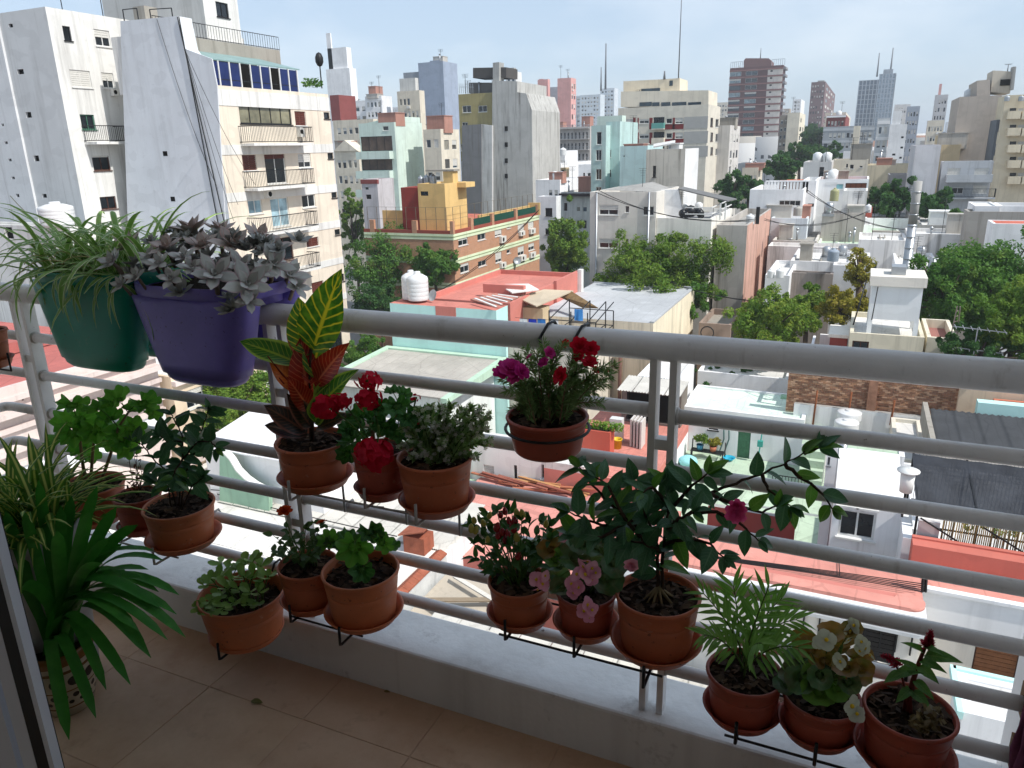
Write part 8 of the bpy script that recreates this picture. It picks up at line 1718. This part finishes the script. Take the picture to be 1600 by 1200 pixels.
geranium('p15', [(1290, 1040, 26), (1312, 1055, 34), (1275, 1085, 40), (1295, 1095, 26), (1340, 1040, 22), (1300, 1110, 28), (1282, 1035, 22), (1268, 1055, 26), (1310, 1080, 30), (1328, 1070, 28)], [LBG[0], LB[0], LBG[0]], (), seed=27, col=GSTEM)
for px, py, r, dy in ((1290, 1000, 17, -.1), (1312, 1033, 14, -.1), (1335, 978, 14, -.04), (1328, 986, 11, -.04), (1346, 1003, 12, -.08), (1352, 1013, 13, -.08), (1360, 1022, 11, -.08), (1343, 1016, 11, -.08), (1330, 1102, 18, -.14), (1338, 1116, 14, -.14), (1278, 1004, 11, -.1), (1325, 1000, 9, -.06)): bflower(POT['p15']['root'], px, py, r, 1.38+dy, BW, g)
# ---- parlour palm
PAL = leafmat('palm_leaflet', '#74a848', '#98c468', vein=('#a8cc80', .2, 1), trans=.48, rough=.4); LP_ = leafmesh('leaflet', PAL, .17, 'lance', .3, .22, 7, 0, 2); P = POT['p14']; Y = 1.38; g = random.Random(14)
def frond(pts, L, n=9, sc=1.0):
    pts = [Vector(p) for p in pts]; fine = bez(pts[0], pts[1], pts[2], 14); f = stem(P['root'], fine, .0022, .001, GSTEM, 'frond'); m = len(fine)
    for k in range(n):
        u = .30+.68*k/(n-1); i = min(m-2, int(u*(m-1))); p = fine[i].lerp(fine[i+1], u*(m-1)-i); d0 = (fine[i+1]-fine[i]).normalized(); sv = d0.cross(VIEW(p)*.6+Vector((0, -.2, .7))).normalized(); l = L/FPX*depth(p)*(1-.35*abs(u-.55)*1.4)*sc
        for s in (-1, 1):
            d = (d0*(.55+.5*u)+sv*s*(1.05-.55*u)+Vector((0, 0, -.15))+rv(.1)).normalized(); inst('leaflet', LP_, MF(p, d, VIEW(p)*.5+Vector((0, 0, .7))+rv(.15), l*g.uniform(.9, 1.1)), f)
B = P['c']
for c_, t_, L in (((1172, 985, Y), (1202, 915, Y-.02), 50), ((1185, 975, Y+.02), (1245, 968, Y+.03), 46), ((1150, 980, Y), (1098, 926, Y-.03), 46), ((1155, 965, Y+.03), (1146, 915, Y+.04), 50), ((1195, 1000, Y-.04), (1248, 1012, Y-.06), 46), ((1140, 995, Y-.05), (1100, 992, Y-.09), 42), ((1178, 970, Y+.05), (1222, 935, Y+.07), 46), ((1170, 1000, Y-.08), (1190, 1005, Y-.13), 40)): frond([B+rv(.012), PY(*c_), PY(*t_)], L)
# ---- celosia
P = POT['p16']; root = P['root']; Y = 1.36; CE = leafmat('celosia_leaf', '#558240', '#72a052', vein=('#7a9a5a', .3, 8), trans=.35, rough=.45); LCE = leafmesh('leaf', CE, .38, 'ovate', .4, .35, 7, 1); g = random.Random(16); RST = flat('#6a2a22', .6, .3, 0, .3, 50)
s1 = [Vector(P['c']), PY(1420, 1090, Y), PY(1427, 1062, Y), PY(1436, 1035, Y), PY(1446, 1010, Y), PY(1453, 990, Y)]; stem(root, s1, .007, .002, RST); s2 = [Vector(P['c'])+Vector((-.01, 0, 0)), PY(1416, 1085, Y), PY(1410, 1060, Y-.01), PY(1398, 1036, Y-.02)]; stem(root, s2, .003, .002, RST)
def plume(pts, r, n, seed):
    g = random.Random(seed); V = []; F = []; UV = []
    for k in range(n):
        u = g.random(); f = u*(len(pts)-1)*.9999; i = int(f); p = pts[i].lerp(pts[i+1], f-i); d = (pts[i+1]-pts[i]).normalized(); q = (rv(1)+d*.8).normalized(); l = r*(1.1-.75*u)*g.uniform(.7, 1.2); sd = q.cross(Vector((g.random(), g.random(), g.random()))).normalized()*l*.2; o = len(V); V += [tuple(p), tuple(p+q*l*.6+sd), tuple(p+q*l), tuple(p+q*l*.6-sd)]; UV += [(0, .5), (.5, 1), (1, .5), (.5, 0)]; F.append([o, o+1, o+2, o+3])
    link(bpy.data.objects.new('plume', npmesh('plume', V, F, FCR, uv=UV)), root)
plume([PY(1447, 1012, Y), PY(1452, 1000, Y), PY(1454, 986, Y)], .016, 260, 1); plume([PY(1405, 1042, Y-.02), PY(1392, 1029, Y-.03), PY(1378, 1024, Y-.03)], .013, 240, 2)
for b, t_, w in (((1444, 1024), (1490, 1024), 17), ((1430, 1045), (1398, 1052), 14), ((1434, 1040), (1462, 1058), 14), ((1440, 1020), (1428, 1000), 9), ((1428, 1062), (1456, 1084), 12), ((1408, 1052), (1388, 1058), 12), ((1438, 1032), (1470, 1040), 12), ((1424, 1075), (1404, 1090), 12), ((1424, 1080), (1448, 1095), 14), ((1446, 1012), (1466, 1012), 8), ((1432, 1050), (1420, 1028), 10), ((1410, 1060), (1422, 1042), 9)): pleaf(root, 'leaf', LCE, b, t_, w*1.3, Y, Y-.04, .38)
V, F, UV = leafcloud([(tuple(PY(1455, 1120, Y-.06)), .022), (tuple(PY(1440, 1130, Y-.08)), .018)], 60, .008, 6); o = link(bpy.data.objects.new('moss', npmesh('moss', V, F, leafmat('dry_moss', '#5a4a2a', '#8a7a4a', trans=.1, island=True), uv=UV)), root); o['kind'] = 'stuff'
# ---- jade
JA = leafmat('jade_leaf', '#7aa84a', '#a6c96a', trans=.25, rough=.35, spec=.45); LJ = leafmesh('leaf', JA, .62, 'obovate', .15, -.12, 5, 0, 2); P = POT['p7']; Y = 1.35; g = random.Random(19)
jt = [(384, 878), (398, 872), (408, 884), (372, 885), (356, 890), (342, 900), (330, 905), (318, 915), (346, 880), (362, 905), (380, 900), (395, 900), (412, 905), (352, 918), (370, 920), (390, 925), (405, 925), (338, 930), (322, 945), (312, 950), (330, 955), (345, 955), (362, 945), (385, 945), (420, 900), (400, 945)]
for px, py in jt:
    t = PY(px, py, Y+(.05 if py < 900 else -.03)-.0012*(py-900)+g.uniform(-.02, .02)); b = P['c']+Vector(((t.x-P['c'].x)*.5, g.uniform(-.03, .03), 0)); pts = bez(b, (b+t)/2+Vector((0, 0, .03)), t, 5); stem(P['root'], pts, .0022, .0015, GSTEM); d0 = (pts[-1]-pts[-2]).normalized()
    for k in range(6):
        a = k*2.1+g.random(); e = Vector((math.cos(a), math.sin(a), .1)); d = (e+d0*.5+rv(.2)).normalized(); p = t-d0*.004*(k//2)*2; inst('leaf', LJ, MF(p, d, Vector((0, 0, 1))+VIEW(p)*.3+rv(.2), 19/FPX*depth(p)*g.uniform(.75, 1.15)), P['root'])
# ---- miniature rose
RL = leafmat('rose_leaf', '#4f6f40', '#6a8a50', trans=.3, rough=.45); LR_ = leafmesh('leaf', RL, .62, 'ovate', .3, .25, 5, 0, 2); P = POT['p8']; g = random.Random(23)
rt = [(425, 835), (436, 850), (428, 862), (450, 838), (462, 828), (478, 822), (490, 815), (502, 820), (512, 826), (505, 840), (488, 842), (470, 848), (455, 862), (440, 868), (482, 860), (500, 858), (515, 845), (446, 822), (465, 868), (492, 868)]
ss = stalks('p8', rt, g, .015, .4, .0011, GSTEM, .05)
for s in ss:
    for k in range(6): p = s[-1].lerp(s[g.randrange(3, 7)], g.random()); inst('leaf', LR_, MF(p, (s[-1]-s[-2]).normalized()*.4+rv(1), VIEW(p)*.4+Vector((0, 0, .6))+rv(.4), 13/FPX*depth(p)*g.uniform(.8, 1.25)), P['root'])
stem(P['root'], [Vector(P['c']), PY(462, 850, 1.385), PY(447, 815, 1.37), PY(445, 803, 1.37)], .0016, .0012, GSTEM, 'flower_stalk'); DO = double('flower', FO, 9)
for px, py, r in ((445, 800, 13), (503, 817, 9)): p = PY(px, py, 1.365); inst('flower', DO, MF(p, rv(1)+Vector((1, 0, 0)), Vector((0, 0, 1))+VIEW(p)*.35, r/FPX*depth(p)), P['root'])
# ---- clivia
CLV = leafmat('clivia_leaf', '#3f8c34', '#5aa648', trans=.34, rough=.36, spec=.35); b0 = Vector((CL['x'], CL['y'], CL['z'])); g = random.Random(29); yb = CL['y']
tips_ = [((108, 1156), -.12, .16), ((150, 1122), -.10, .14), ((166, 1078), -.12, .16), ((204, 1070), -.10, .20), ((236, 1028), -.05, .2), ((290, 996), -.03, .2), ((276, 960), .0, .18), ((256, 876), .10, .16), ((232, 890), .12, .12), ((215, 985), -.08, .16), ((182, 792), .05, .03), ((152, 760), .10, .03), ((60, 750), .0, .03), ((38, 800), -.05, .04), ((8, 800), -.04, .06), ((-20, 840), -.06, .1), ((-30, 900), -.08, .12), ((112, 775), .08, .02), ((90, 830), -.08, .02), ((248, 925), .04, .18), ((190, 850), .08, .06), ((250, 950), -.02, .2), ((20, 940), -.14, .14), ((170, 840), -.04, .05), ((140, 800), -.06, .02), ((225, 1000), -.02, .22), ((262, 1000), -.06, .2), ((205, 900), .1, .14), ((240, 860), .06, .15), ((95, 790), .02, .02), ((160, 880), -.1, .08), ((280, 930), .05, .17), ((215, 820), .05, .08)]
for (t_, dy, hh) in tips_:
    t = PY(*t_, yb+dy); b = b0+Vector((g.uniform(-.03, .03), g.uniform(-.03, .03), 0)); m = b.lerp(t, .38)+Vector((0, 0, hh*1.25+.06)); pts = bez(b, m, t, 14); d = t-b; s = Vector((d.x, d.y, 0)).cross(Vector((0, 0, 1)))
    if s.length < .02: s = Vector((1, .2, 0))
    if abs(d.z) > .8*Vector((d.x, d.y, 0)).length+.05 and d.z > 0: s = VIEW(b).cross(d)
    strap('leaf', pts, .029*g.uniform(.85, 1.1), CLV, CLR, s, .22, .15, .6, .8)
# fallen leaves on the tiles
FL = leafmesh('fallen_leaf', leafmat('fallen', '#7a7a44', '#8a6a3a', trans=.1), .6, 'ovate', .2, .1, 5)
for px, py, l in ((392, 1095, 'pale fallen leaf lying on the floor tiles below the jade plant'), (600, 1080, 'tiny dry leaf on the tiles near the curb')):
    p = PZ(px, py, FZ+.004); o = inst('fallen_leaf', FL, MF(p, (1, .3, 0), (0, 0, 1), .035 if px < 500 else .018), None); tag(o, l, 'leaf')
